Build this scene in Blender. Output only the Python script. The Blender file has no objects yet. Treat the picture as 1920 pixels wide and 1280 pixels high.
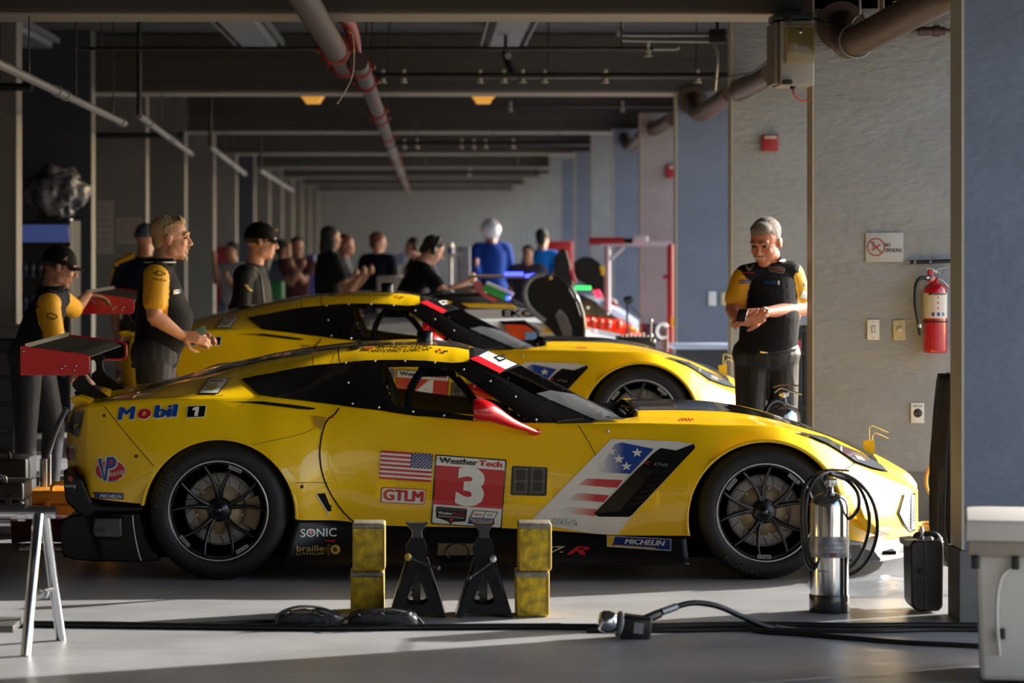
import bpy, bmesh, math, random
from mathutils import Vector, Matrix, Euler
from mathutils.bvhtree import BVHTree
from mathutils.geometry import delaunay_2d_cdt
R = math.radians
PI = math.pi
SC = bpy.context.scene
COL = SC.collection
random.seed(7)

# ---------------------------------------------------------------- camera, world, sun, exposure
F, VX, VY, H = 5685.0, 804.0, 445.0, 1.70      # focal length in pixels, vanishing point, eye height
def P(px, py, Y):
    """world point that stands at depth Y where the photograph shows it"""
    return Vector(((px - VX) * Y / F, Y, H - (py - VY) * Y / F))
cd = bpy.data.cameras.new('camera'); cam = bpy.data.objects.new('camera', cd); COL.objects.link(cam)
cam.location = (0, 0, H); cam.rotation_euler = (R(90), 0, 0)
cd.sensor_width = 36; cd.lens = F * 36 / 1920
cd.shift_x = (960 - VX) / 1920; cd.shift_y = -(640 - VY) / 1920
cd.clip_start = 0.2; cd.clip_end = 400
cd.dof.use_dof = True; cd.dof.focus_distance = 15.5; cd.dof.aperture_fstop = 2.7
SC.camera = cam
SC.view_settings.view_transform = 'Standard'; SC.view_settings.look = 'None'
SC.view_settings.gamma = 1; SC.view_settings.exposure = 1.62; SC.view_settings.use_curve_mapping = False
SC.cycles.use_denoising = True
SC.cycles.max_bounces = 8; SC.cycles.diffuse_bounces = 4; SC.cycles.glossy_bounces = 4
SC.cycles.transparent_max_bounces = 12; SC.cycles.transmission_bounces = 4
SC.cycles.caustics_reflective = False; SC.cycles.caustics_refractive = False
SC.cycles.sample_clamp_indirect = 4.0

W = bpy.data.worlds.new('sky'); SC.world = W; W.use_nodes = True
wn = W.node_tree.nodes; wl = W.node_tree.links
sky = wn.new('ShaderNodeTexSky'); sky.sky_type = 'NISHITA'; sky.sun_disc = False
sky.sun_elevation = R(21); sky.sun_rotation = R(63); sky.air_density = 1.0; sky.dust_density = 1.5
wl.new(sky.outputs[0], wn['Background'].inputs[0]); wn['Background'].inputs[1].default_value = 0.21
ld = bpy.data.lights.new('sun', 'SUN'); sun = bpy.data.objects.new('sun', ld); COL.objects.link(sun)
ld.energy = 4.0; ld.angle = R(0.6); ld.color = (1.0, 0.975, 0.93)
SUN_DIR = Vector((-0.894 * math.cos(R(21)), -0.447 * math.cos(R(21)), -math.sin(R(21))))
sun.location = (8, 20, 6); sun.rotation_euler = SUN_DIR.to_track_quat('-Z', 'Y').to_euler()

# ---------------------------------------------------------------- materials
def lin(c):
    c = [x / 255.0 for x in c] if max(c) > 1 else list(c)
    return tuple((x / 12.92 if x <= 0.04045 else ((x + 0.055) / 1.055) ** 2.4) for x in c) + (1.0,)
MATS = {}
def mat(name, col, rough=0.5, metal=0.0, coat=0.0, spec=0.5, bump=0.0, bscale=40.0, var=0.0, vscale=6.0, emit=None, estr=0.0, col2=None, sheen=0.0, stretch=None):
    if name in MATS: return MATS[name]
    m = bpy.data.materials.new(name); m.use_nodes = True
    n = m.node_tree.nodes; l = m.node_tree.links; b = n['Principled BSDF']
    b.inputs['Base Color'].default_value = lin(col)
    b.inputs['Roughness'].default_value = rough; b.inputs['Metallic'].default_value = metal
    b.inputs['Coat Weight'].default_value = coat; b.inputs['Coat Roughness'].default_value = 0.04
    b.inputs['Specular IOR Level'].default_value = spec
    b.inputs['Sheen Weight'].default_value = sheen
    if emit is not None:
        b.inputs['Emission Color'].default_value = lin(emit); b.inputs['Emission Strength'].default_value = estr
    tc = None
    if bump or var or col2:
        tc = n.new('ShaderNodeTexCoord'); mp = n.new('ShaderNodeMapping')
        l.new(tc.outputs['Object'], mp.inputs[0])
        if stretch: mp.inputs['Scale'].default_value = stretch
    if var or col2:
        t = n.new('ShaderNodeTexNoise'); t.inputs['Scale'].default_value = vscale; t.inputs['Detail'].default_value = 6
        l.new(mp.outputs[0], t.inputs['Vector'])
        r = n.new('ShaderNodeValToRGB'); l.new(t.outputs['Fac'], r.inputs[0])
        a = lin(col)
        if col2: bcol = lin(col2)
        else: bcol = tuple(max(0, x * (1 - var)) for x in a[:3]) + (1,)
        r.color_ramp.elements[0].position = 0.38; r.color_ramp.elements[1].position = 0.62
        r.color_ramp.elements[0].color = bcol; r.color_ramp.elements[1].color = a
        l.new(r.outputs[0], b.inputs['Base Color'])
    if bump:
        t2 = n.new('ShaderNodeTexNoise'); t2.inputs['Scale'].default_value = bscale; t2.inputs['Detail'].default_value = 5
        l.new(mp.outputs[0], t2.inputs['Vector'])
        bm_ = n.new('ShaderNodeBump'); bm_.inputs['Strength'].default_value = bump; bm_.inputs['Distance'].default_value = 0.02
        l.new(t2.outputs['Fac'], bm_.inputs['Height']); l.new(bm_.outputs[0], b.inputs['Normal'])
    MATS[name] = m
    return m
def fade_mat(name, c_from, c_to, x0, x1, rough=0.3):
    """printed decal that fades from one ink to another along the car (object X)"""
    if name in MATS: return MATS[name]
    m = bpy.data.materials.new(name); m.use_nodes = True
    n = m.node_tree.nodes; l = m.node_tree.links; b = n['Principled BSDF']
    tc = n.new('ShaderNodeTexCoord'); s = n.new('ShaderNodeSeparateXYZ'); l.new(tc.outputs['Object'], s.inputs[0])
    mr = n.new('ShaderNodeMapRange'); mr.inputs[1].default_value = x0; mr.inputs[2].default_value = x1
    l.new(s.outputs[0], mr.inputs[0])
    mx = n.new('ShaderNodeMix'); mx.data_type = 'RGBA'; l.new(mr.outputs[0], mx.inputs[0])
    mx.inputs[6].default_value = lin(c_from); mx.inputs[7].default_value = lin(c_to)
    l.new(mx.outputs[2], b.inputs['Base Color']); b.inputs['Roughness'].default_value = rough
    b.inputs['Coat Weight'].default_value = 0.5
    MATS[name] = m
    return m
def glass_mat(name, tint=(200, 205, 210), refl=0.12, rough=0.03, haze=0.0):
    if name in MATS: return MATS[name]
    m = bpy.data.materials.new(name); m.use_nodes = True
    n = m.node_tree.nodes; l = m.node_tree.links; out = n['Material Output']; n.remove(n['Principled BSDF'])
    tr = n.new('ShaderNodeBsdfTransparent'); tr.inputs[0].default_value = lin(tint)
    gl = n.new('ShaderNodeBsdfGlossy'); gl.inputs['Roughness'].default_value = rough; gl.inputs[0].default_value = (0.9, 0.92, 0.95, 1)
    ad = n.new('ShaderNodeValue'); ad.outputs[0].default_value = refl + 0.05
    mx = n.new('ShaderNodeMixShader'); l.new(ad.outputs[0], mx.inputs[0]); l.new(tr.outputs[0], mx.inputs[1]); l.new(gl.outputs[0], mx.inputs[2])
    last = mx
    if haze:
        df = n.new('ShaderNodeBsdfDiffuse'); df.inputs[0].default_value = (0.5, 0.52, 0.55, 1)
        m2 = n.new('ShaderNodeMixShader'); m2.inputs[0].default_value = haze
        l.new(mx.outputs[0], m2.inputs[1]); l.new(df.outputs[0], m2.inputs[2]); last = m2
    l.new(last.outputs[0], out.inputs[0])
    MATS[name] = m
    return m

# ---------------------------------------------------------------- mesh helpers
class MB:
    def __init__(s): s.v = []; s.f = []; s.m = []; s.sm = []
    def add(s, vs, fs, mi=0, smooth=False):
        k = len(s.v); s.v += [Vector(v) for v in vs]
        for f in fs: s.f.append([i + k for i in f]); s.m.append(mi); s.sm.append(smooth)
        return s
    def box(s, c, d, mi=0, rz=0, rx=0, ry=0, bev=0.0):
        bm = bmesh.new(); bmesh.ops.create_cube(bm, size=1)
        for v in bm.verts: v.co = Vector((v.co.x * d[0], v.co.y * d[1], v.co.z * d[2]))
        if bev > 0: bmesh.ops.bevel(bm, geom=list(bm.edges), offset=bev, segments=3, profile=0.5, affect='EDGES')
        M = Matrix.Translation(Vector(c)) @ Euler((rx, ry, rz)).to_matrix().to_4x4()
        bm.transform(M); s.bm(bm, mi, bev > 0); return s
    def bm(s, bm, mi=0, smooth=False):
        bm.verts.index_update()
        s.add([v.co.copy() for v in bm.verts], [[v.index for v in f.verts] for f in bm.faces], mi, smooth); bm.free(); return s
    def tube(s, pts, r, mi=0, n=12, caps=True, closed=False):
        pts = [Vector(p) for p in pts]; N = len(pts)
        rr = r if isinstance(r, (list, tuple)) else [r] * N
        vs = []; prev = None
        for i, p in enumerate(pts):
            if closed: t = (pts[(i + 1) % N] - pts[i - 1]).normalized()
            else: t = (pts[min(i + 1, N - 1)] - pts[max(i - 1, 0)]).normalized()
            if prev is None:
                a = Vector((0, 0, 1)) if abs(t.z) < 0.9 else Vector((0, 1, 0))
                u = t.cross(a).normalized()
            else:
                u = (prev - t * prev.dot(t)).normalized()
            prev = u; w = t.cross(u)
            for k in range(n):
                an = 2 * PI * k / n
                vs.append(p + (u * math.cos(an) + w * math.sin(an)) * rr[i])
        fs = []
        for i in range(N if closed else N - 1):
            j = (i + 1) % N
            for k in range(n):
                k2 = (k + 1) % n
                fs.append([i * n + k, i * n + k2, j * n + k2, j * n + k])
        s.add(vs, fs, mi, True)
        if caps and not closed:
            s.add(vs[:n][::-1], [list(range(n))], mi); s.add(vs[-n:], [list(range(n))], mi)
        return s
    def lathe(s, prof, c=(0, 0, 0), axis='Z', n=48, mi=0, smooth=True):
        """prof: list of (r, h)"""
        c = Vector(c); vs = []; N = len(prof)
        for (r, h) in prof:
            for k in range(n):
                a = 2 * PI * k / n; x, y = r * math.cos(a), r * math.sin(a)
                if axis == 'Z': q = Vector((x, y, h))
                elif axis == 'Y': q = Vector((x, h, y))
                else: q = Vector((h, x, y))
                vs.append(c + q)
        fs = []
        for i in range(N - 1):
            for k in range(n):
                k2 = (k + 1) % n; fs.append([i * n + k, i * n + k2, (i + 1) * n + k2, (i + 1) * n + k])
        s.add(vs, fs, mi, smooth)
        return s
    def cyl(s, a, b, r, mi=0, n=16, r2=None):
        return s.tube([a, b], [r, r2 if r2 is not None else r], mi, n)
    def ell(s, c, rad, mi=0, n=20, rot=None):
        bm = bmesh.new(); bmesh.ops.create_uvsphere(bm, u_segments=n, v_segments=max(6, n // 2), radius=1)
        for v in bm.verts: v.co = Vector((v.co.x * rad[0], v.co.y * rad[1], v.co.z * rad[2]))
        M = Matrix.Translation(Vector(c))
        if rot: M = M @ Euler(rot).to_matrix().to_4x4()
        bm.transform(M); return s.bm(bm, mi, True)
    def prism(s, poly, y0, y1, mi=0, plane='XZ', bev=0.0):
        """poly in the plane, extruded along the third axis from y0 to y1"""
        def q(a, b, h):
            return Vector((a, h, b)) if plane == 'XZ' else (Vector((a, b, h)) if plane == 'XY' else Vector((h, a, b)))
        bm = bmesh.new(); vs = [bm.verts.new(q(a, b, y0)) for a, b in poly]
        f = bm.faces.new(vs); r = bmesh.ops.extrude_face_region(bm, geom=[f])
        d = q(0, 0, y1 - y0)
        for v in r['geom']:
            if isinstance(v, bmesh.types.BMVert): v.co += d
        if bev > 0: bmesh.ops.bevel(bm, geom=list(bm.edges), offset=bev, segments=2, profile=0.5, affect='EDGES')
        bmesh.ops.recalc_face_normals(bm, faces=list(bm.faces))
        return s.bm(bm, mi, False)
    def build(s, name, mats, parent=None, org=None, weld=False, auto=True):
        me = bpy.data.meshes.new(name)
        o3 = Vector(org) if org is not None else (Vector(parent['_o']) if parent is not None and '_o' in parent else Vector((0, 0, 0)))
        me.from_pydata([tuple(v - o3) for v in s.v], [], s.f)
        ms = mats if isinstance(mats, (list, tuple)) else [mats]
        for m in ms: me.materials.append(m)
        me.polygons.foreach_set('material_index', s.m); me.polygons.foreach_set('use_smooth', s.sm)
        if weld:
            bm = bmesh.new(); bm.from_mesh(me); bmesh.ops.remove_doubles(bm, verts=list(bm.verts), dist=1e-5)
            bmesh.ops.recalc_face_normals(bm, faces=list(bm.faces)); bm.to_mesh(me); bm.free()
        me.update()
        ob = bpy.data.objects.new(name, me); COL.objects.link(ob)
        if parent is not None: ob.parent = parent
        elif org is not None: ob.location = o3
        if parent is not None: ob['_o'] = tuple(o3)
        return ob
def tag(o, label=None, cat=None, group=None, kind=None):
    if label: o['label'] = label
    if cat: o['category'] = cat
    if group: o['group'] = group
    if kind: o['kind'] = kind
    return o
def thing(name, loc, label, cat, group=None):
    o = bpy.data.objects.new(name, None); COL.objects.link(o); o.location = loc; o['_o'] = tuple(loc)
    o.empty_display_size = 0.1
    return tag(o, label, cat, group)
def dup(o, parent=None, skip=()):
    c = o.copy(); COL.objects.link(c)
    if parent is not None: c.parent = parent
    for ch in o.children:
        if ch.name.split('.')[0] in skip: continue
        dup(ch, c, skip)
    return c
def move(root, d):
    root.location = root.location + Vector(d); return root
def pchip(pts):
    """monotone cubic through (x, y)"""
    pts = sorted(pts); x = [p[0] for p in pts]; y = [p[1] for p in pts]; n = len(x)
    h = [max(1e-9, x[i + 1] - x[i]) for i in range(n - 1)]; d = [(y[i + 1] - y[i]) / h[i] for i in range(n - 1)]
    m = [0.0] * n
    for i in range(1, n - 1):
        if d[i - 1] * d[i] > 0:
            w1 = 2 * h[i] + h[i - 1]; w2 = h[i] + 2 * h[i - 1]
            m[i] = (w1 + w2) / (w1 / d[i - 1] + w2 / d[i])
    m[0] = d[0]; m[-1] = d[-1]
    def f(t):
        if t <= x[0]: return y[0]
        if t >= x[-1]: return y[-1]
        lo, hi = 0, n - 1
        while hi - lo > 1:
            k = (lo + hi) // 2
            if x[k] <= t: lo = k
            else: hi = k
        i = lo; s_ = (t - x[i]) / h[i]
        return ((1 + 2 * s_) * (1 - s_) ** 2 * y[i] + s_ * (1 - s_) ** 2 * h[i] * m[i]
                + s_ * s_ * (3 - 2 * s_) * y[i + 1] + s_ * s_ * (s_ - 1) * h[i] * m[i + 1])
    return f
def spline(pts, n=8, closed=False):
    """Catmull-Rom through the points"""
    p = [Vector(q) for q in pts]; out = []; N = len(p)
    for i in range(N if closed else N - 1):
        if closed: a, b, c, d = p[i - 1], p[i], p[(i + 1) % N], p[(i + 2) % N]
        else: a, b, c, d = p[max(i - 1, 0)], p[i], p[i + 1], p[min(i + 2, N - 1)]
        for k in range(n):
            t = k / n
            out.append(0.5 * ((2 * b) + (c - a) * t + (2 * a - 5 * b + 4 * c - d) * t * t + (3 * b - a - 3 * c + d) * t ** 3))
    if not closed: out.append(p[-1])
    return out
def inside(x, y, poly):
    c = False; j = len(poly) - 1
    for i in range(len(poly)):
        xi, yi = poly[i]; xj, yj = poly[j]
        if (yi > y) != (yj > y) and x < (xj - xi) * (y - yi) / (yj - yi) + xi: c = not c
        j = i
    return c
def rounded(poly, r, n=4):
    out = []; N = len(poly)
    for i in range(N):
        p = Vector(poly[i]); a = (Vector(poly[i - 1]) - p); b = (Vector(poly[(i + 1) % N]) - p)
        ra = min(r, a.length * 0.45, b.length * 0.45); p1 = p + a.normalized() * ra; p2 = p + b.normalized() * ra
        for k in range(n + 1):
            t = k / n; out.append(tuple(p1 * (1 - t) ** 2 + p * 2 * t * (1 - t) + p2 * t * t))
    return out
def text_tris(txt, size=1.0, bold=0.0, off=0.0, shear=0.0, xs=1.0, align='LEFT', spacing=1.0):
    """flat triangles of a line of lettering: (verts2d, faces, width)"""
    cu = bpy.data.curves.new('t', 'FONT'); cu.body = txt; cu.size = size; cu.offset = off; cu.shear = shear
    cu.space_character = spacing; cu.resolution_u = 3
    ob = bpy.data.objects.new('t', cu); COL.objects.link(ob)
    dg = bpy.context.evaluated_depsgraph_get(); me = bpy.data.meshes.new_from_object(ob.evaluated_get(dg))
    vs = [(v.co.x * xs, v.co.y) for v in me.vertices]; fs = [list(p.vertices) for p in me.polygons]
    bpy.data.objects.remove(ob); bpy.data.curves.remove(cu); bpy.data.meshes.remove(me)
    if bold > 0:      # a heavier stroke: the same line of lettering laid down several times, a hair apart
        n0 = len(vs); f0 = list(fs); base = list(vs); b = bold * 0.8
        for k, (dx, dy) in enumerate(((-b, 0), (b, 0), (0, -b * .5), (0, b * .5), (-b * .5, b * .4), (b * .5, -b * .4))):
            vs += [(p + dx, q + dy) for p, q in base]; fs += [[i + n0 * (k + 1) for i in f] for f in f0]
    x0 = min(v[0] for v in vs); x1 = max(v[0] for v in vs); y1 = max(v[1] for v in vs); y0 = min(v[1] for v in vs)
    return [(a - x0, b) for a, b in vs], fs, x1 - x0, y0, y1
def text_fit(txt, A, B, height, **kw):
    """2-D lettering in picture space: baseline from A to B, given cap height; y grows downward"""
    vs, fs, w, y0, y1 = text_tris(txt, 1.0, **kw)
    A = Vector(A); B = Vector(B); d = B - A; L = d.length; u = d / L; n = Vector((u.y, -u.x))
    sx = L / w; sy = height / y1
    return [tuple(A + u * (a * sx) + n * (b * sy)) for a, b in vs], fs
def flat_text(txt, c, w, h, m, name, parent=None, face='-Y', bold=0.01, shear=0.0, dy=0.0015, spacing=1.0):
    """lettering on a plane facing the viewer side (-Y): centre, width, height"""
    vs, fs, tw, y0, y1 = text_tris(txt, 1.0, bold=bold, shear=shear, spacing=spacing)
    mb = MB(); c = Vector(c); X = []
    for a, b in vs:
        u = (a / tw - 0.5) * w; v = (b / y1 - 0.5) * h
        if face == '-Y': X.append(c + Vector((u, -dy, v)))
        elif face == '-X': X.append(c + Vector((-dy, -u, v)))
        elif face == '+X': X.append(c + Vector((dy, u, v)))
    mb.add(X, fs)
    return mb.build(name, m, parent)
# ================================================================= the garage
M_floor = mat('sealed concrete', (156, 156, 157), rough=0.32, spec=0.5, var=0.22, vscale=1.6, bump=0.05, bscale=5)
M_apron = mat('pit lane concrete', (160, 155, 148), rough=0.8, var=0.15, vscale=1.0)
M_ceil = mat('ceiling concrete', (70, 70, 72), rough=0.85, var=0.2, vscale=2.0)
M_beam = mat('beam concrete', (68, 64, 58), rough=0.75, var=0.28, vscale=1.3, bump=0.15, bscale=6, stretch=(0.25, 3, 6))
M_beige = mat('textured beige plaster', (146, 147, 148), rough=0.62, var=0.10, vscale=2.0, bump=0.55, bscale=16, stretch=(1, 1, 2.2))
M_blue = mat('blue grey painted plaster', (104, 112, 130), rough=0.6, var=0.12, vscale=2.0, bump=0.3, bscale=18, stretch=(1, 1, 2))
M_edge = mat('sunlit pale edge trim', (176, 168, 150), rough=0.55)  # lit side faces of the right piers: the light is put into this colour
M_curb = mat('grey concrete curb', (112, 110, 108), rough=0.85, var=0.2, vscale=5)
M_far = mat('far wall paint', (150, 148, 146), rough=0.8)
def struct(name, b, m, kind='structure'):
    o = b.build(name, m); o['kind'] = kind; return o
CEIL = 3.57
def M_floor_marks():
    n = M_floor.node_tree.nodes; l = M_floor.node_tree.links; b = n['Principled BSDF']
    tc = n.new('ShaderNodeTexCoord'); mp = n.new('ShaderNodeMapping'); mp.inputs['Scale'].default_value = (1.5, 9, 1)
    l.new(tc.outputs['Object'], mp.inputs[0]); t = n.new('ShaderNodeTexNoise'); t.inputs['Scale'].default_value = 1.5; t.inputs['Detail'].default_value = 8
    l.new(mp.outputs[0], t.inputs[0]); mr = n.new('ShaderNodeMapRange'); mr.inputs[3].default_value = 0.22; mr.inputs[4].default_value = 0.5
    l.new(t.outputs[0], mr.inputs[0]); l.new(mr.outputs[0], b.inputs['Roughness'])
M_floor_marks()
struct('floor', MB().box((-2.9, 24, -0.1), (12.6, 128, 0.2)), M_floor)
struct('floor_pit_lane', MB().box((23.4, 24, -0.1), (40, 128, 0.2)), M_apron)
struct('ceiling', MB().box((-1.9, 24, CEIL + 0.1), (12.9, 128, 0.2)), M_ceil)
struct('wall_left', MB().box((-8.2, 24, CEIL / 2), (0.3, 128, CEIL)), M_beige)
struct('wall_far', MB().box((-2.3, 88.15, CEIL / 2), (11.6, 0.3, CEIL)), M_far)
struct('wall_back', MB().box((-1.9, -40.1, CEIL / 2), (12.6, 0.2, CEIL)), M_beige)
struct('trim_1', MB().box((3.6, 24, 3.3), (0.25, 128, 0.56)), M_beam)
# ceiling beams
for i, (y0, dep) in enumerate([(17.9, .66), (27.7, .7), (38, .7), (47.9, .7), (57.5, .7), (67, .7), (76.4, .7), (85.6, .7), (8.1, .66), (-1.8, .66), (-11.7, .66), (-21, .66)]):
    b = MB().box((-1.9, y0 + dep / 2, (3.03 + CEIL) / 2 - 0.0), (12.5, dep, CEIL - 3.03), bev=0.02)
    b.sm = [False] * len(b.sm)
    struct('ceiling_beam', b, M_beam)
    struct('trim_%d' % (i + 60), MB().box((-1.9, y0 + dep / 2, 3.024), (12.4, dep - .02, .012)), mat('soffit bounce light paint', (150, 142, 128), rough=.7, var=.25, vscale=1.5, stretch=(.2, 2, 1)))  # added thin slab, coloured pale to stand in for light bounced off the floor
# right piers : (front Y, inner X, material)
RP = [(13.40, 2.36, 'b', .28), (8.4, 2.36, 'w', .25), (3.5, 2.36, 'w', .25), (-1.5, 2.36, 'w', .25), (-6.5, 2.36, 'w', .25), (-11.5, 2.36, 'w', .25), (-16.5, 2.36, 'w', .25), (17.9, 2.27, 'w', .25), (22.8, 2.28, 'w', .25), (27.72, 2.265, 'b', .25), (32.6, 2.28, 'w', .25), (37.5, 2.28, 'b', .25),
      (42.4, 2.28, 'w', .25), (47.3, 2.28, 'b', .25), (52.2, 2.28, 'b', .25), (57, 2.28, 'w', .3), (62, 2.28, 'w', .3), (67, 2.28, 'w', .3), (72, 2.28, 'w', .3), (77, 2.28, 'w', .3), (82, 2.28, 'w', .3)]
for i, (y, x, k, t) in enumerate(RP):
    top = CEIL if k == 'w' and y != 32.6 else 3.04
    x1 = 3.6 if i else 4.9
    struct('wall_right_pier', MB().box(((x + x1) / 2 + .004, y + t / 2, top / 2), (x1 - x - .008, t, top)), M_beige if k == 'w' else M_blue)
    struct('trim_%d' % (i + 2), MB().box((x, y + t / 2, top / 2 + .16), (0.012, t + .008, top - .32)), M_edge)
    struct('baseboard_right', MB().box(((x + x1) / 2, y + t / 2, 0.158), (x1 - x + .03, t + .03, 0.316)), M_curb)
# left piers
for i, (y, k) in enumerate([(22.4, 'w'), (27.4, 'b'), (32.7, 'w'), (37.9, 'w'), (43, 'w'), (48, 'w'), (53, 'b'), (58, 'w'), (63, 'w'), (68, 'w'), (73, 'w'), (78, 'w'), (83, 'w')]):
    struct('wall_left_pier', MB().box((-5.55, y + .15, CEIL / 2), (4.99, .3, CEIL)), mat('dull taupe plaster', (112, 109, 104), rough=.7, var=.1, vscale=2) if k == 'w' else mat('dark blue grey panel', (52, 56, 68), rough=.6))
    struct('trim_%d' % (i + 30), MB().box((-3.052, y + .15, CEIL / 2), (0.012, .308, CEIL)), mat('sunlit white end face', (132, 130, 128), rough=.5))  # end face coloured lighter than its pier: sunlight from the right painted in
    struct('baseboard_left', MB().box((-5.5, y + .15, 0.16), (4.93, .34, 0.32)), M_curb)
# ================================================================= the yellow race car
M_yel = mat('yellow car paint', (244, 194, 0), rough=0.38, coat=0.85, spec=0.2)
M_blk = mat('gloss black', (10, 10, 11), rough=0.12, coat=0.6)
M_carb = mat('satin black carbon', (10, 10, 11), rough=0.38, spec=0.3, bump=0.05, bscale=300)
M_matt = mat('matt black', (7, 7, 8), rough=0.8, spec=0.2)
M_red = mat('red gloss paint', (200, 8, 20), rough=0.25, coat=0.8)
M_wht = mat('white vinyl', (225, 222, 215), rough=0.35, coat=0.4)
M_vred = mat('red vinyl', (190, 16, 34), rough=0.35, coat=0.4)
M_vblu = mat('blue vinyl', (14, 62, 140), rough=0.35, coat=0.4)
M_navy = mat('navy vinyl', (22, 44, 110), rough=0.35, coat=0.4)
M_gold = mat('gold vinyl', (176, 146, 60), rough=0.4)
M_gry = mat('grey vinyl', (120, 118, 116), rough=0.4)
M_brn = mat('dark olive lettering', (70, 52, 14), rough=0.4)
M_tyre = mat('tyre rubber', (24, 24, 25), rough=0.55, spec=0.4, bump=0.12, bscale=60, var=0.25, vscale=9)
M_rim = mat('black magnesium', (24, 24, 26), rough=0.22, metal=0.3, coat=0.5)
M_chip = mat('worn silver edge', (200, 200, 204), rough=0.35, metal=0.5)
M_disc = mat('grey brake carbon', (196, 193, 188), rough=0.45, metal=0.1, var=0.2, vscale=12)
M_hat = mat('bronze anodised', (176, 156, 126), rough=0.42, metal=0.2)
M_steel = mat('brushed steel', (170, 172, 176), rough=0.22, metal=1.0)
M_glass = glass_mat('window polycarbonate', (236, 240, 238), 0.0, 0.02)
M_wind = glass_mat('windscreen', (60, 62, 66), 0.08, 0.05, haze=0.03)
M_windl = glass_mat('clear windscreen foot', (120, 126, 134), 0.14, 0.08, haze=0.10)
M_lamp = glass_mat('lamp lens', (120, 128, 135), 0.12, 0.04, haze=0.08)
YN = 15.0; YC = 16.02
def curve(pts):
    """(px, py, inset behind the near flank) -> functions X -> Y and X -> Z"""
    w = [P(a, b, YN + c) for a, b, c in pts]
    w.sort(key=lambda v: v.x)
    return pchip([(v.x, v.y) for v in w]), pchip([(v.x, v.z) for v in w])
cBelt = curve([(122, 800, .55), (128, 778, .42), (140, 764, .27), (150, 760, .20), (165, 757, .12), (240, 751, .07), (330, 747, .08), (400, 745, .11), (487, 743, .16), (600, 757, .17), (709, 770, .15), (926, 793, .15), (1080, 794, .14), (1180, 793.5, .12), (1300, 795, .12), (1400, 796, .15), (1450, 799, .17), (1500, 812, .21), (1550, 835, .26), (1602, 868, .31), (1650, 892, .42), (1690, 908, .62), (1712, 917, .85), (1719, 919, .98)])
cWin = curve([(122, 798, .75), (140, 762, .6), (165, 753, .50), (240, 742, .42), (300, 730, .39), (400, 716, .37), (452, 711, .36), (511, 699.5, .38), (587, 684, .40), (635, 680, .41), (686, 674.5, .42), (755, 674, .42), (800, 675, .42), (846, 679, .42), (878, 676, .44), (915, 700, .38), (960, 730, .31), (1000, 757, .26), (1030, 778, .22), (1048, 790, .19), (1100, 789.5, .25), (1180, 783, .30), (1200, 780, .31), (1300, 780, .35), (1400, 785, .38), (1450, 791, .40), (1500, 805, .43), (1550, 823, .48), (1602, 848, .54), (1650, 875, .64), (1690, 898, .78), (1712, 912, .92), (1720, 917, 1.0)])
cRoof = curve([(122, 797, .9), (140, 760, .85), (165, 751, .78), (216, 748, .74), (300, 724, .66), (350, 710, .64), (400, 698, .62), (450, 685, .60), (500, 674, .58), (532, 669, .57), (585, 661, .57), (640, 654, .57), (700, 649, .57), (780, 647, .57), (850, 651, .58), (895, 661, .58), (915, 667, .58), (960, 690, .55), (1000, 709, .52), (1050, 736, .48), (1100, 762, .45), (1140, 781, .42), (1170, 789, .42), (1186, 789, .44), (1192, 770, .48), (1205, 768.5, .50), (1340, 770, .60), (1400, 777, .62), (1450, 789, .64), (1500, 802, .66), (1550, 817, .68), (1600, 838, .72), (1650, 864, .78), (1690, 891, .86), (1712, 909, .95), (1720, 915, 1.01)])
cMid = curve([(140, 761, 1.02), (165, 752, 1.02), (216, 747, 1.02), (300, 718, 1.02), (350, 703, 1.02), (427, 682, 1.02), (490, 669.5, 1.02), (532, 661, 1.02), (585, 653.5, 1.02), (637, 648, 1.02), (700, 642.5, 1.02), (780, 641, 1.02), (850, 645, 1.02), (890, 652, 1.02), (940, 668, 1.02), (1000, 697, 1.02), (1050, 722.5, 1.02), (1100, 748, 1.02), (1150, 774, 1.02), (1172, 786, 1.02), (1186, 786, 1.02), (1194, 766.5, 1.02), (1340, 767, 1.02), (1372, 770.5, 1.02), (1422, 779.5, 1.02), (1465, 790.5, 1.02), (1497, 799.5, 1.02), (1547, 813.5, 1.02), (1590, 826, 1.02), (1617, 839.5, 1.02), (1640, 850, 1.02), (1677, 870, 1.02), (1707, 890, 1.02), (1722, 911, 1.02)])
cFl = curve([(122, 840, .45), (140, 830, .22), (165, 830, .10), (240, 835, .03), (300, 835, 0), (400, 830, -.01), (500, 835, 0), (560, 850, .03), (620, 870, .09), (720, 880, .12), (900, 890, .12), (1050, 890, .11), (1150, 890, .09), (1250, 885, .03), (1320, 870, -.0), (1440, 850, -.005), (1540, 880, .01), (1580, 900, .05), (1620, 930, .12), (1660, 950, .28), (1690, 960, .48), (1712, 965, .78), (1720, 965, .98)])
cBot = curve([(122, 878, .50), (140, 888, .30), (155, 900, .16), (172, 932, .08), (200, 937, .05), (265, 944, .03), (553, 974, .03), (640, 976, .14), (700, 984, .15), (950, 990, .14), (1100, 999, .12), (1150, 1003, .10), (1286, 1004, .05), (1594, 1012, .06), (1625, 1016, .14), (1650, 1014, .26), (1690, 1007, .5), (1712, 1002, .8), (1719, 998, .97)])
ARCH = [(P(410, 968, YN).x, P(410, 968, YN).z, 144 * YN / F), (P(1436, 974, YN).x, P(1436, 974, YN).z, 146 * YN / F)]
XL = [P(128, 0, 15.45).x, P(1719, 0, YC).x]
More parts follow.
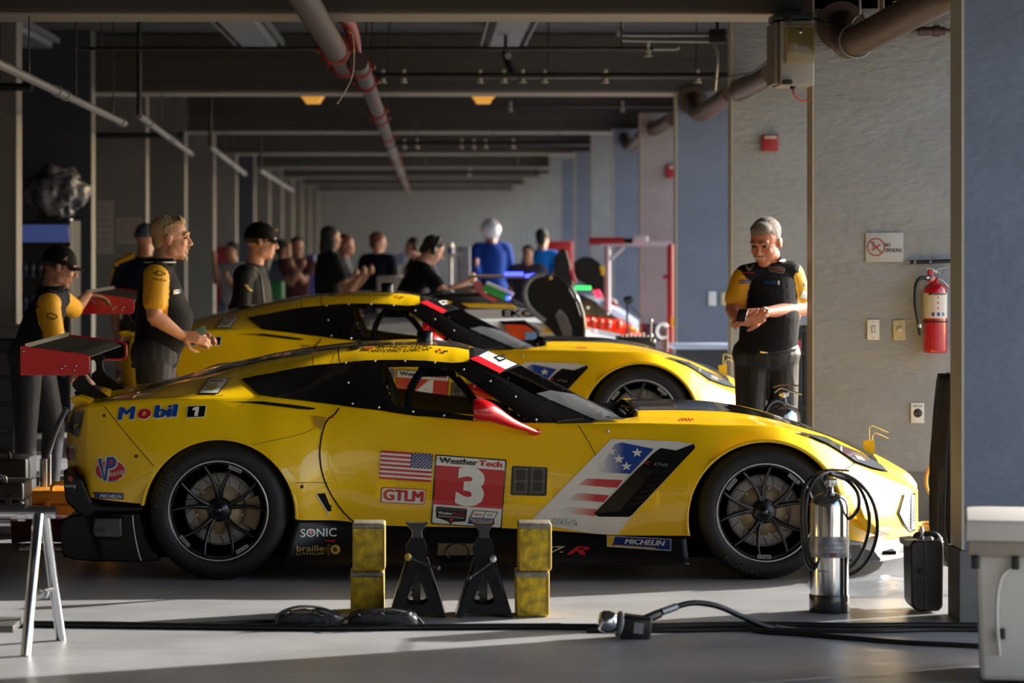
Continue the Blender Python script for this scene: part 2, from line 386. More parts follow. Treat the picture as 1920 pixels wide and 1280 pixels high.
def section(X, ends=0):
    """cross-section of the near half, from the lower edge up to the centre line: list of (Y, Z)"""
    bY, bZ = cBot[0](X), cBot[1](X)
    for ax, az, ar in ARCH:
        if abs(X - ax) < ar:
            z = az + math.sqrt(ar * ar - (X - ax) ** 2)
            if z > bZ: bZ = z; bY = 15.015
    sY, sZ = cBelt[0](X), cBelt[1](X); vZ = cBot[1](X); vY = cBot[0](X)
    fY = cFl[0](X)
    arch = max([max(0, 1 - max(0, math.hypot(X - a[0], 0) - a[2]) / .12) for a in ARCH])
    out = []
    n1 = 16
    for i in range(n1 + 1):
        t = i / n1
        z = bZ + (sZ - bZ) * t
        # quadratic bulge through the flank position, tucking to the belt
        u = max(0, min(1, (z - vZ) / max(1e-6, sZ - vZ)))
        y = (1 - u) ** 2 * vY + 2 * u * (1 - u) * (2 * fY - 0.5 * (vY + sY)) + u * u * sY
        # a crisp lip round each arch
        out.append([y, z])
    wY, wZ = cWin[0](X), cWin[1](X); rY, rZ = cRoof[0](X), cRoof[1](X); mZ = cMid[1](X)
    n2 = 8
    bow = 0.018
    for i in range(1, n2 + 1):
        t = i / n2; out.append([sY + (wY - sY) * t - bow * 4 * t * (1 - t) * min(1, abs(wZ - sZ) * 5), sZ + (wZ - sZ) * t])
    for i in range(1, 5):
        t = i / 4; out.append([wY + (rY - wY) * t, wZ + (rZ - wZ) * t + 0.010 * 4 * t * (1 - t) * min(1, abs(wY - rY) * 6)])
    n3 = 7
    for i in range(1, n3 + 1):
        t = i / n3; e = math.sin(t * PI / 2); out.append([rY + (YC - rY) * t, rZ + (mZ - rZ) * e])
    return out
NST = 780
XS = [XL[0] + (XL[1] - XL[0]) * i / NST for i in range(NST + 1)]
SEC = [section(x) for x in XS]; NS = len(SEC[0])
CAR = thing('race_car', (0.0, YC, 0.0), 'nearer yellow race car, white 3 on its red door panel, standing on its wheels', 'race car', 'yellow race cars parked side by side')
gv = [Vector((XS[i], p[0], p[1])) for i in range(NST + 1) for p in SEC[i]]
gf = [[i * NS + j, (i + 1) * NS + j, (i + 1) * NS + j + 1, i * NS + j + 1] for i in range(NST) for j in range(NS - 1)]
BV = BVHTree.FromPolygons([tuple(v) for v in gv], gf)
EYE = Vector((0, 0, H))
def ray(px, py, bv=None):
    d = (P(px, py, 10.0) - EYE).normalized()
    h = (bv or BV).ray_cast(EYE, d)
    return h
def hit(px, py, eps=0.003, bv=None):
    h = ray(px, py, bv)
    if h[0] is None: return None
    n = h[1]
    if n.y > 0: n = -n
    return h[0] + n * eps
def last_hit(px, py, eps, last):
    p = hit(px, py, eps)
    return p if p is not None else last
def drape(polys, eps, m, name, parent, step=7.0, bv=None, sub=None):
    """lay flat artwork (outlines in the photograph's side view) on the body, following its curves"""
    mb = MB()
    for poly in polys:
        poly = [tuple(q[:2]) for q in poly]
        bd = []
        for i, a in enumerate(poly):
            b = poly[(i + 1) % len(poly)]; L = math.hypot(b[0] - a[0], b[1] - a[1]); k = max(1, int(L / step))
            for t in range(k): bd.append((a[0] + (b[0] - a[0]) * t / k, a[1] + (b[1] - a[1]) * t / k))
        xs = [q[0] for q in bd]; ys = [q[1] for q in bd]; pts = [Vector(q) for q in bd]; nb = len(pts)
        x = min(xs) + step / 2
        while x < max(xs):
            y = min(ys) + step / 2
            while y < max(ys):
                if inside(x, y, bd) and min((q[0] - x) ** 2 + (q[1] - y) ** 2 for q in bd) > (step * .45) ** 2: pts.append(Vector((x, y)))
                y += step
            x += step
        r = delaunay_2d_cdt(pts, [(i, (i + 1) % nb) for i in range(nb)], [list(range(nb))], 1, 1e-4)
        V3 = []; last = None
        for q in r[0]:
            p = hit(q[0], q[1], eps, bv)
            if p is None: p = last if last is not None else P(q[0], q[1], YN + .3)
            last = p; V3.append(p)
        mb.add(V3, [list(f) for f in r[2]], 0, True)
    return mb.build(name, m, parent)
def drape_text(txt, A, B, h, eps, m, name, parent, bv=None, **kw):
    v2, fs = text_fit(txt, A, B, h, **kw)
    nc = 7 if kw.get('bold', 0) > 0 else 1; per = len(v2) // nc
    v3 = [(q[0], q[1], (i // per) * .01) for i, q in enumerate(v2)]      # third value: which of the laid-over copies
    if h > 9:      # fine facets so that large characters follow the curved panel
        bm = bmesh.new(); q = [bm.verts.new(p) for p in v3]
        for f in fs:
            try: bm.faces.new([q[i] for i in f])
            except ValueError: pass
        bmesh.ops.triangulate(bm, faces=list(bm.faces))
        for _ in range(5):
            ee = [e for e in bm.edges if e.calc_length() > 7]
            if not ee: break
            bmesh.ops.subdivide_edges(bm, edges=ee, cuts=1, use_grid_fill=False); bmesh.ops.triangulate(bm, faces=[f for f in bm.faces if len(f.verts) > 3])
        bm.verts.index_update(); v3 = [tuple(v.co) for v in bm.verts]; fs = [[v.index for v in f.verts] for f in bm.faces]; bm.free()
    V3 = []; last = None
    for q in v3:
        p = hit(q[0], q[1], eps + q[2] * .02, bv)
        if p is None: p = last if last is not None else P(q[0], q[1], YN + .2)
        last = p; V3.append(p)
    return MB().add(V3, fs).build(name, m, parent)
def strip(path, w, eps=0.0022, m=None, name='panel_gap', parent=None, step=4.0):
    """a thin line along a path on the body"""
    q = spline([Vector(p) for p in path], 5); mb = MB(); L = []; Rr = []
    for i, p in enumerate(q):
        t = (q[min(i + 1, len(q) - 1)] - q[max(i - 1, 0)]).normalized(); n = Vector((-t.y, t.x)) * w / 2
        a = hit(p.x + n.x, p.y + n.y, eps); b = hit(p.x - n.x, p.y - n.y, eps)
        if a is None or b is None: continue
        L.append(a); Rr.append(b)
    N = len(L)
    mb.add(L + Rr, [[i, i + 1, N + i + 1, N + i] for i in range(N - 1)], 0, True)
    return mb.build(name, m or M_matt, parent)
# --- windows cut out of the shell
PANEL = [(453, 711), (480, 705), (511, 700), (550, 692), (587, 685.5), (635, 681.5), (660, 678.5), (686, 676.5), (720, 675.5), (755, 675.5), (800, 677), (846, 681), (879, 679), (900, 691), (930, 710), (960, 731), (985, 748), (1008, 763.5), (1030, 780), (1046, 793.3), (1018, 793.6), (926, 792.5), (850, 786), (778, 779.5), (709, 769.5), (660, 764), (635, 760), (560, 750.5), (487, 741.5)]
HOLE = [(717, 690), (760, 688.5), (800, 689.5), (838, 693), (856, 699), (880, 715), (905, 732), (930, 749), (960, 768), (985, 787), (960, 787.5), (920, 785), (880, 780), (840, 774), (800, 769), (760, 763), (738, 760), (728, 735), (720, 712)]
WS = [(881, 677), (897, 670), (915, 660.5), (1172, 787), (1178, 792), (1048, 793)]
shell = MB()
mid = lambda f: sum((gv[k] for k in f), Vector()) / len(f)
MIR = lambda v: Vector((v.x, 2 * YC - v.y, v.z))
keep = []
XW0, XW1 = P(880, 0, 15.4).x, P(1182, 0, 15.6).x
for f in gf:
    c = mid(f); px = VX + c.x * F / c.y; py = VY + (H - c.z) * F / c.y
    j = f[0] % NS
    if j >= 16:
        if j < 24 and inside(px, py, HOLE): continue
        if j >= 24 and XW0 + .03 < c.x < XW1 and not (c.x > P(1160, 0, YC).x and j > 30 and False):
            continue                                  # windscreen opening
    keep.append(f)
nv = len(gv)
shell.add(gv, [f[::-1] for f in keep], 0, True); shell.add([MIR(v) for v in gv], keep, 0, True)
# tail and nose caps
for i in (0, NST):
    n0 = i * NS
    lo = [n0 + j for j in range(NS)]; hi = [nv + n0 + j for j in range(NS)]
    for j in range(NS - 1):
        fq = [lo[j], lo[j + 1], hi[j + 1], hi[j]]
        shell.f.append(fq if i == 0 else fq[::-1]); shell.m.append(0); shell.sm.append(False)
body = shell.build('body_shell', M_yel, CAR, weld=True)
# arch lips: an inward return so the shell has thickness
for side in (0, 1):
    for ax, az, ar in ARCH:
        lip = MB(); pts = []
        for k in range(49):
            a0_, a1_ = (R(-2), PI - R(8)) if ax < 0 else (R(-14), PI + R(12)); a = a0_ + (a1_ - a0_) * k / 48
            x = ax + ar * math.cos(a); z = az + ar * math.sin(a)
            pts.append((x, z))
        vs = []
        for x, z in pts:
            ux, uz = (x - ax) / ar, (z - az) / ar
            for (dy, dr) in ((0.012, 0.012), (0.004, 0.002), (0.012, -.004), (0.10, -.006)):
                y = 15.0 + dy; y = y if not side else 2 * YC - y
                vs.append((x + ux * dr, y, z + uz * dr))
        fs = [[i * 4 + j, i * 4 + j + 1, i * 4 + 5 + j, i * 4 + 4 + j] for i in range(48) for j in range(3)]
        lip.add(vs, fs, 0, True)
        lip.build('wheel_arch_lip', M_yel, CAR)
for side in (0, 1):
    for ax, az, ar in ARCH:
        well = MB(); vs = []; n = 40
        for k in range(n + 1):
            a = R(-30) + (PI + R(60)) * k / n
            for y in (15.06, 15.62):
                y = y if not side else 2 * YC - y
                vs.append((ax + (ar - .002) * math.cos(a), y, max(.06, az + (ar - .002) * math.sin(a))))
        k0 = len(vs)
        well.add(vs, [[i * 2, i * 2 + 1, i * 2 + 3, i * 2 + 2] for i in range(n)], 0, True)
        y = 15.62 if not side else 2 * YC - 15.62
        well.add([(ax + (ar) * math.cos(R(-30) + (PI + R(60)) * k / n), y, max(.06, az + ar * math.sin(R(-30) + (PI + R(60)) * k / n))) for k in range(n + 1)], [list(range(n + 1))])
        well.build('wheel_well', M_matt, CAR, weld=True)
# --- black sills
def low_panel(path_top, path_bot, m, name, both=True):
    a = [P(x, y, YN + c) for x, y, c in path_top]; b = [P(x, y, YN + c) for x, y, c in path_bot]
    fy1 = pchip([(v.x, v.y) for v in a]); fz1 = pchip([(v.x, v.z) for v in a]); fy2 = pchip([(v.x, v.y) for v in b]); fz2 = pchip([(v.x, v.z) for v in b])
    x0 = max(min(v.x for v in a), -9); x1 = max(v.x for v in a); X0 = min(v.x for v in b); X1 = max(v.x for v in b)
    n = 60
    for s in ((0, 1) if both else (0,)):
        mb = MB(); vs = []
        for i in range(n + 1):
            t = i / n; xa = x0 + (x1 - x0) * t; xb = X0 + (X1 - X0) * t
            row = [(xa, fy1(xa) + .25, fz1(xa)), (xa, fy1(xa) + .01, fz1(xa) + .004)]
            for k in range(1, 6):
                u = k / 5; row.append((xa + (xb - xa) * u, fy1(xa) + .01 + (fy2(xb) - fy1(xa) - .01) * u ** 1.6, fz1(xa) + (fz2(xb) - fz1(xa)) * u))
            row += [(xb, fy2(xb) - .012, fz2(xb) - .004), (xb, fy2(xb) - .012, fz2(xb) - .016), (xb, fy2(xb) + .4, fz2(xb) - .016)]
            vs += [r if not s else (r[0], 2 * YC - r[1], r[2]) for r in row]
        w = 10
        mb.add(vs, [[i * w + j, i * w + j + 1, (i + 1) * w + j + 1, (i + 1) * w + j] for i in range(n) for j in range(w - 1)], 0, True)
        mb.add(vs[:w], [list(range(w))]); mb.add(vs[-w:], [list(range(w))])
        mb.build(name, m, CAR, weld=True)
low_panel([(556, 973, .03), (640, 975, .14), (700, 984, .15), (950, 990, .14), (1100, 999, .12), (1150, 1003, .10), (1287, 1004, .05)],
          [(526, 1054, -.0), (640, 1056, .0), (900, 1054, .0), (1292, 1053, .0)], M_carb, 'side_skirt')
struct_floor = MB().box(((P(140, 0, 16).x + P(1650, 0, 16).x) / 2, YC, .105), (P(1640, 0, 16).x - P(150, 0, 16).x, 1.5, .03)).build('underfloor', M_matt, CAR)
MB().box((P(860, 0, 16).x, YC, .3), (2.0, 1.5, .36)).build('chassis_tub', M_matt, CAR)
ex = MB(); c0 = P(858, 1034, YN + .03)
q = [(P(x, y, YN + .045)) for x, y in ((822, 1018), (893, 1019), (891, 1050), (838, 1050), (820, 1040))]
ex.add(q, [list(range(5))[::-1]])
exh = ex.build('exhaust_surround', mat('heat stained titanium', (92, 84, 74), rough=.4, metal=.7), CAR)
e2 = MB(); pr = []
for r_, y_ in ((.0, .10), (.036, .10), (.042, -.02), (.047, -.025), (.047, .02)): pr.append((r_, y_))
e2.lathe(pr, (0, 0, 0), 'Y', 28)
for v in e2.v: v.x = v.x * 1.3 + c0.x; v.y += 15.05; v.z = v.z * .92 + c0.z
e2.build('exhaust_tip', mat('sooty steel', (70, 60, 54), rough=.4, metal=.9), CAR)
# --- window panels
def ring(outer, hole, eps, m, name, parent, step=7.0):
    bd = []
    def dens(poly):
        o = []
        for i, a in enumerate(poly):
            b = poly[(i + 1) % len(poly)]; L = math.hypot(b[0] - a[0], b[1] - a[1]); k = max(1, int(L / step))
            for t in range(k): o.append((a[0] + (b[0] - a[0]) * t / k, a[1] + (b[1] - a[1]) * t / k))
        return o
    o = dens(outer); hs = dens(hole); pts = [Vector(q) for q in o + hs]; no, nh = len(o), len(hs)
    ed = [(i, (i + 1) % no) for i in range(no)] + [(no + i, no + (i + 1) % nh) for i in range(nh)]
    x = min(q[0] for q in o)
    while x < max(q[0] for q in o):
        y = min(q[1] for q in o)
        while y < max(q[1] for q in o):
            if inside(x, y, o) and not inside(x, y, hs) and min((q[0] - x) ** 2 + (q[1] - y) ** 2 for q in o + hs) > (step * .4) ** 2: pts.append(Vector((x, y)))
            y += step
        x += step
    r = delaunay_2d_cdt(pts, ed, [], 0, 1e-4)
    keep = []
    for f in r[2]:
        cx = sum(r[0][k][0] for k in f) / len(f); cy = sum(r[0][k][1] for k in f) / len(f)
        if inside(cx, cy, o) and not inside(cx, cy, hs): keep.append(list(f))
    V3 = []; last = None
    for q in r[0]:
        p = hit(q[0], q[1], eps)
        if p is None: p = last
        last = p; V3.append(p)
    return MB().add(V3, keep, 0, True).build(name, m, parent)
frame = ring(PANEL, HOLE, 0.004, M_blk, 'side_window_frame', CAR)
drape([HOLE], 0.003, M_glass, 'side_window', frame)
# far side window frame: the mirror image
def mirror_part(o, name, m, parent, dy=0):
    me = o.data.copy(); off = parent.matrix_world.translation if False else None
    for v in me.vertices: v.co.y = -v.co.y
    me.flip_normals()
    n = bpy.data.objects.new(name, me); COL.objects.link(n); n.parent = parent; n['_o'] = tuple(parent['_o'])
    return n
mirror_part(frame, 'side_window_frame', M_blk, CAR)
# holes through the far shell as well
bm = bmesh.new(); bm.from_mesh(body.data); kill = []
for f in bm.faces:
    c = f.calc_center_median(); c = Vector((c.x, c.y + YC, c.z))
    if c.y > YC:
        m_ = MIR(c); px = VX + m_.x * F / m_.y; py = VY + (H - m_.z) * F / m_.y
        if m_.z > .75 and inside(px, py, HOLE): kill.append(f)
bmesh.ops.delete(bm, geom=kill, context='FACES'); bm.to_mesh(body.data); bm.free()
# windscreen: the loft's own faces, banded into tint, banner and clear foot
def ws_part(cond, m, name, lift, parent=CAR):
    mb = MB(); fs = []
    for f in gf:
        j = f[0] % NS
        if j < 24: continue
        c = mid(f)
        if XW0 <= c.x <= XW1 and cond(c, j): fs.append(f)
    used = sorted({k for f in fs for k in f}); ix = {k: i for i, k in enumerate(used)}
    up = [gv[k] + Vector((0, 0, lift)) for k in used]
    mb.add(up, [[ix[k] for k in f][::-1] for f in fs], 0, True)
    mb.add([MIR(v) for v in up], [[ix[k] for k in f] for f in fs], 0, True)
    return mb.build(name, m, parent, weld=True)
XB = P(951, 0, 15.5).x; XF = P(1040, 0, 15.5).x
wscr = ws_part(lambda c, j: True, M_wind, 'windscreen', 0)
for i in range(4):
    pass
POST = [(879, 677.5), (884, 676), (935, 704), (1006, 744), (1060, 771), (1118, 793), (1046, 794), (1030, 780.5), (1008, 764), (985, 748.5), (960, 731.5), (930, 710.5), (900, 691.5)]
drape([POST], 0.0045, M_blk, 'windscreen_pillar_tape', CAR)
drape([[(937, 703.5), (951, 697), (975, 689), (1080, 742), (1005, 741)]], 0.011, glass_mat('dark banner film', (28, 29, 32), .06, .06), 'windscreen_tint_band', wscr)
foot = drape([[(1004, 741), (1030, 735), (1072, 742), (1168, 788), (1172, 790.5), (1120, 792)]], 0.012, M_windl, 'clear_windscreen_foot', wscr)
drape([[(880, 675.5), (896, 670.6), (946, 696), (936, 703.3)]], 0.013, M_vred, 'red_banner_stripe', wscr)
bannerw = drape([[(896, 670.6), (914, 662), (968, 686.5), (946, 696)]], 0.013, mat('grey white banner', (190, 192, 194), rough=.3, coat=.4), 'white_banner_stripe', wscr)
cyy = [[(924, 674), (936, 670), (944, 673.5), (940.5, 675), (935.5, 672.6), (928, 675.5), (935, 679.5), (943, 676.6), (946.5, 678.2), (935, 682.8)], [(937.5, 669), (944, 672), (946, 671.2), (940, 668.2)]]
drape(cyy, 0.016, M_blk, 'banner_letter', bannerw, step=3)
# cowl between windscreen and bonnet
cw = MB()
for k in range(9):
    x0 = P(1176 + 2.5 * k, 0, 15.6).x
    cw.box((x0, YC, .745 + .006 * (k % 3)), (.012, 1.0 - .02 * k, .04 + .012 * (k % 2)), bev=.003)
cw.box((P(1183, 0, 16).x, YC, .725), (.13, 1.16, .05), bev=.01)
cw.build('cowl_grille', M_matt, CAR)
for s in (-1, 1):
    sc_ = MB(); sc_.tube(spline([(P(1175, 0, 15.6).x, YC + s * .44, .775), (P(1185, 0, 15.6).x, YC + s * .43, .808), (P(1194, 0, 15.6).x, YC + s * .42, .80), (P(1204, 0, 15.6).x, YC + s * .41, .765)], 5), .014)
    sc_.build('bonnet_hinge', M_carb, CAR)
# --- black centre stripes
st = MB()
def band(x0, x1, yin0, yin1, m, name, lift=.003, ends=None):
    mb = MB(); vs = []; n = 60; k = 5
    for s in (0, 1):
        vs = []
        for i in range(n + 1):
            X = x0 + (x1 - x0) * i / n; t = i / n
            a = yin0 + (yin1 - yin0) * t
            rY, rZ, mZ = cRoof[0](X), cRoof[1](X), cMid[1](X)
            for q in range(k + 1):
                Y = 15 + a + (YC - 15 - a) * q / k
                u = max(0, min(1, (Y - rY) / (YC - rY)))
                wY, wZ = cWin[0](X), cWin[1](X)
                if Y >= rY: Z = rZ + (mZ - rZ) * math.sin(u * PI / 2)
                else:
                    w_ = max(0, min(1, (Y - wY) / max(1e-6, rY - wY))); Z = wZ + (rZ - wZ) * w_ + 0.010 * 4 * w_ * (1 - w_) * min(1, abs(wY - rY) * 6)
                vs.append((X, Y if not s else 2 * YC - Y, Z + lift))
        mb.add(vs, [[i * (k + 1) + j, (i + 1) * (k + 1) + j, (i + 1) * (k + 1) + j + 1, i * (k + 1) + j + 1] for i in range(n) for j in range(k)], 0, True)
    return mb.build(name, m, CAR, weld=True)
band(P(270, 0, 15.7).x, P(585, 0, 15.6).x, .66, .53, M_blk, 'rear_window')
band(P(588, 0, 15.6).x, P(880, 0, 15.6).x, .66, .62, mat('dark roof stripe', (60, 44, 40), rough=.25, coat=.6), 'roof_stripe')
band(P(1205, 0, 15.6).x, P(1640, 0, 15.8).x, .50, .66, M_blk, 'bonnet_stripe')
# lettering on the rear window
for a, b in (((524, 671), (535, 668.6)), ((542, 667.2), (560, 663.6))):
    v2, fs = text_fit('PIT' if a[0] < 530 else 'LANE', a, b, 6, bold=.03)
    bvS = BVHTree.FromPolygons([tuple(v + Vector((0, 0, .005))) for v in gv], gf)
    V3 = [(hit(x, y, .004, bvS) or P(x, y, 15.7)) for x, y in v2]
    MB().add(V3, fs).build('rear_window_lettering', M_gry, CAR)
# --- wheels
def wheel(name, px, py, Rr, y0, wd, rimR, rot, label=None):
    cx = P(px, 0, y0).x; cz = Rr + .001
    w = thing(name, (cx, y0 + wd / 2, cz), label, None); w.parent = CAR; w.location = Vector(w.location) - Vector(CAR['_o'])
    w['_o'] = (cx, y0 + wd / 2, cz)
    t = MB()
    pr = [(rimR, .012), (rimR + .006, .004), (rimR + .02, .000), (Rr - .055, -.004), (Rr - .03, .004), (Rr - .012, .018), (Rr - .003, .035), (Rr, .06), (Rr, wd - .06), (Rr - .003, wd - .035), (Rr - .012, wd - .018), (Rr - .055, wd), (rimR, wd - .01)]
    t.lathe([(r, y0 + h) for r, h in pr], (cx, 0, cz), 'Y', 96); t.build('tyre', M_tyre, w)
    m = MB()
    m.lathe([(rimR + .001, y0 + .006), (rimR - .004, y0 + .003), (rimR - .010, y0 + .010), (rimR - .016, y0 + .03), (rimR - .022, y0 + .06), (rimR - .03, y0 + wd - .05), (rimR - .002, y0 + wd - .01)], (cx, 0, cz), 'Y', 96)
    # ten slim spokes rising from five roots
    for k in range(5):
        a0 = rot + 2 * PI * k / 5
        for s in (-1, 1):
            a1 = a0 + s * R(18)
            path = [(.045, .075, a0 + s * .10), (.10, .060, a0 + s * .14), (.17, .046, a0 + s * .235), (rimR - .018, .030, a1)]
            pts = [Vector((cx + r * math.cos(a), y0 + h, cz + r * math.sin(a))) for r, h, a in path]
            pts = spline(pts, 5); n = len(pts)
            vs = []
            for i, p in enumerate(pts):
                tt = (pts[min(i + 1, n - 1)] - pts[max(i - 1, 0)]).normalized(); sd = tt.cross(Vector((0, 1, 0))).normalized()
                hw = .013 - .0065 * i / (n - 1); dp = .03 - .008 * i / (n - 1)
                vs += [p + sd * hw, p + sd * hw * .55 + Vector((0, -.005, 0)), p - sd * hw * .55 + Vector((0, -.005, 0)), p - sd * hw, p - sd * hw * .8 + Vector((0, dp, 0)), p + sd * hw * .8 + Vector((0, dp, 0))]
            m.add(vs, [[i * 6 + j, i * 6 + (j + 1) % 6, (i + 1) * 6 + (j + 1) % 6, (i + 1) * 6 + j] for i in range(n - 1) for j in range(6)], 0, True)
    m.lathe([(.0, y0 + .070), (.055, y0 + .070), (.062, y0 + .078), (.062, y0 + .11)], (cx, 0, cz), 'Y', 40)
    m.build('rim', M_rim, w)
    MB().lathe([(rimR - .0050, y0 + .0040), (rimR - .0005, y0 + .0020), (rimR + .0026, y0 + .0045)], (cx, 0, cz), 'Y', 96).build('rim_edge', M_chip, w)
    h = MB(); h.lathe([(0, y0 + .028), (.014, y0 + .030), (.018, y0 + .038), (.020, y0 + .052), (.045, y0 + .052), (.049, y0 + .056), (.050, y0 + .075)], (cx, 0, cz), 'Y', 40)
    hub = h.build('hub_nut', M_steel if False else mat('dark machined steel', (78, 80, 84), rough=.25, metal=.9), w)
    sl = MB()
    for k in range(26):
        a = 2 * PI * k / 26
        sl.box((cx + .036 * math.cos(a), y0 + .0515, cz + .036 * math.sin(a)), (.016, .002, .0035), ry=-a)
    sl.build('nut_slots', M_matt, hub)
    d = MB(); d.lathe([(.085, y0 + .125), (.178, y0 + .120), (.180, y0 + .125), (.180, y0 + .15), (.085, y0 + .15)], (cx + (.004 if px < 800 else -.0), 0, cz), 'Y', 80)
    disc = d.build('brake_disc', M_disc, w)
    b = MB()
    for k in range(12):
        a = 2 * PI * (k + .5) / 12
        b.cyl((cx + .118 * math.cos(a), y0 + .108, cz + .118 * math.sin(a)), (cx + .118 * math.cos(a), y0 + .124, cz + .118 * math.sin(a)), .007, 0, 8)
    b.lathe([(.05, y0 + .108), (.124, y0 + .114), (.126, y0 + .123)], (cx, 0, cz), 'Y', 60)
    b.build('disc_bell', M_hat, disc)
    g = MB(); g.lathe([(.172, y0 + .1197), (.1745, y0 + .1197)], (cx, 0, cz), 'Y', 60)
    for k in range(16):
        a = 2 * PI * k / 16
        g.tube([(cx + r * math.cos(a + o), y0 + .1195, cz + r * math.sin(a + o)) for r, o in ((.133, 0), (.148, .06), (.162, .10), (.174, .11))], .0016, 0, 5)
    g.build('disc_grooves', M_matt, disc)
    c = MB(); a0 = R(-30)
    outer = [(cx + .205 * math.cos(a0 + R(2 * k)), cz + .205 * math.sin(a0 + R(2 * k))) for k in range(26)]
    inner = [(cx + .135 * math.cos(a0 + R(2 * k)), cz + .135 * math.sin(a0 + R(2 * k))) for k in range(25, -1, -1)]
    c.prism(outer + inner, y0 + .085, y0 + .118, 0); cal = c.build('brake_caliper', mat('bronze caliper', (112, 94, 70), rough=.45, metal=.3), w)
    # small white size labels on the rim and moulded marks on the tyre
    for k, a in enumerate((R(68) if px < 800 else R(50), R(222) if px < 800 else R(140), R(302) if px < 800 else R(268))):
        r = rimR - .024
        q = MB(); cc = Vector((cx + r * math.cos(a), y0 + .006, cz + r * math.sin(a)))
        tx = Vector((-math.sin(a), 0, math.cos(a))); nx = Vector((math.cos(a), 0, math.sin(a)))
        hw, hh = .034, .0095
        q.add([cc - tx * hw - nx * hh, cc + tx * hw - nx * hh, cc + tx * hw + nx * hh, cc - tx * hw + nx * hh], [[0, 1, 2, 3]])
        lb = q.build('rim_label', mat('pale rim label', (150, 150, 148), rough=.5), w)
        vs, fs, tw, _, hy = text_tris('3-SCALE', 1, bold=.02)
        sg = -1 if math.sin(a) > 0 else 1
        MB().add([cc + Vector((0, -.001, 0)) + tx * sg * (v[0] / tw - .5) * .058 + nx * (-sg if False else (1 if math.sin(a) > 0 else -1)) * (v[1] / hy - .5) * .010 for v in vs], fs).build('label_lettering', M_matt, lb)
    return w
def tyre_text(w, txt, cx, cz, y, r, a_mid, hh, m, name, dirn=-1):
    vs, fs, tw, _, hy = text_tris(txt, 1, bold=.02, spacing=1.1); sc = hh / hy
    out = []
    for a, b in vs:
        s = (a - tw / 2) * sc; rr = r + (b * sc - hh / 2) * (1 if dirn < 0 else -1); an = a_mid + dirn * s / r
        out.append((cx + rr * math.cos(an), y, cz + rr * math.sin(an)))
    return MB().add(out, fs).build(name, m, w)
M_mark = mat('faded tyre marking', (84, 80, 72), rough=.6); M_mark2 = mat('yellowed tyre marking', (96, 82, 46), rough=.6)
wr = wheel('rear_wheel', 409, 959, .345, 15.012, .31, .247, R(90) + R(36) * .0 + R(0))
cxr = wr['_o'][0]
tyre_text(wr, 'MICHELIN', cxr, .346, 15.0068, .30, R(158), .028, M_mark, 'tyre_lettering')
tyre_text(wr, 'MICHELIN', cxr, .346, 15.0068, .285, R(110), .012, M_mark2, 'tyre_lettering')
wf = wheel('front_wheel', 1436, 958, .335, 15.03, .30, .243, R(90) + R(11))
cxf = wf['_o'][0]
tyre_text(wf, 'MICHELIN', cxf, .336, 15.0248, .295, R(245), .026, M_mark, 'tyre_lettering', 1)
tyre_text(wf, 'PILOT SPORT', cxf, .336, 15.0248, .285, R(196), .012, M_mark2, 'tyre_lettering', 1)
for w in (wr, wf):      # far side wheels: turned round
    c = dup(w, CAR); c.location.y = -w.location.y; c.rotation_euler.z = PI
# --- rear wing
WG = []
def endplate(y):
    k = y / 15.08
    poly = [(38, 648), (158, 663.5), (165, 666), (168.5, 671), (168.5, 695), (166, 701), (160, 703.6), (38, 703.6)]
    q = [P(a, b, 15.08) for a, b in poly]
    return MB().prism([(v.x, v.z) for v in q], y, y + .012, 0, bev=.003)
epn = endplate(15.08).build('wing_endplate', M_red, CAR)
epf = endplate(16.94).build('wing_endplate', M_red, CAR)
inner = MB(); q = [P(a, b, 15.08) for a, b in [(44, 653), (157, 667.5), (163, 672), (163.5, 695), (158, 699), (44, 699)]]
inner.prism([(v.x, v.z) for v in q], 16.936, 16.9395); inner.build('endplate_inner_face', M_matt, epf)
for a, b in ((115, 691), (121, 686), (138, 694), (142, 686), (43, 659)):
    v = P(a, b, 15.08); MB().lathe([(0, 15.077), (.006, 15.078), (.007, 15.081)], (v.x, 0, v.z), 'Y', 10).build('bolt', M_steel, epn)
bl = MB()
top = [(42, 652), (60, 654), (85, 657.5), (108, 661), (128, 661), (143, 664), (157, 672)]
bot = [(157, 674), (140, 676), (118, 679), (96, 676), (70, 666), (42, 654)]
q = [P(a, b, 15.08) for a, b in top + bot]
bl.prism([(v.x, v.z) for v in q], 15.09, 16.936); bl.sm = [False] * len(bl.sm)
bl.build('wing_blade', mat('matt carbon blade', (12, 12, 13), rough=.6, spec=.25), CAR)
gf_ = MB(); v = P(42, 648.5, 15.08); gf_.box((v.x + .01, 16.01, v.z - .004), (.006, 1.84, .03)); gf_.build('wing_gurney_flap', M_steel if False else mat('grey flap', (34, 32, 30), rough=.5), CAR)
SW = [(170, 667), (180, 662), (192, 664), (198.4, 669), (194.5, 676), (194.8, 688), (198, 696), (203.5, 704), (222, 716.5), (240, 730), (233, 738), (205, 741), (188, 727), (172, 708), (174, 700), (182, 693), (182, 680), (178, 674)]
for y in (15.60, 16.46):
    q = [P(a, b, 16.5) for a, b in SW]
    MB().prism([(v.x, v.z) for v in q], y - .008, y + .008, 0, bev=.002).build('wing_strut', M_carb, CAR)
    q = [P(a, b, 16.5) for a, b in [(140, 672), (176, 676), (182, 690), (150, 684)]]
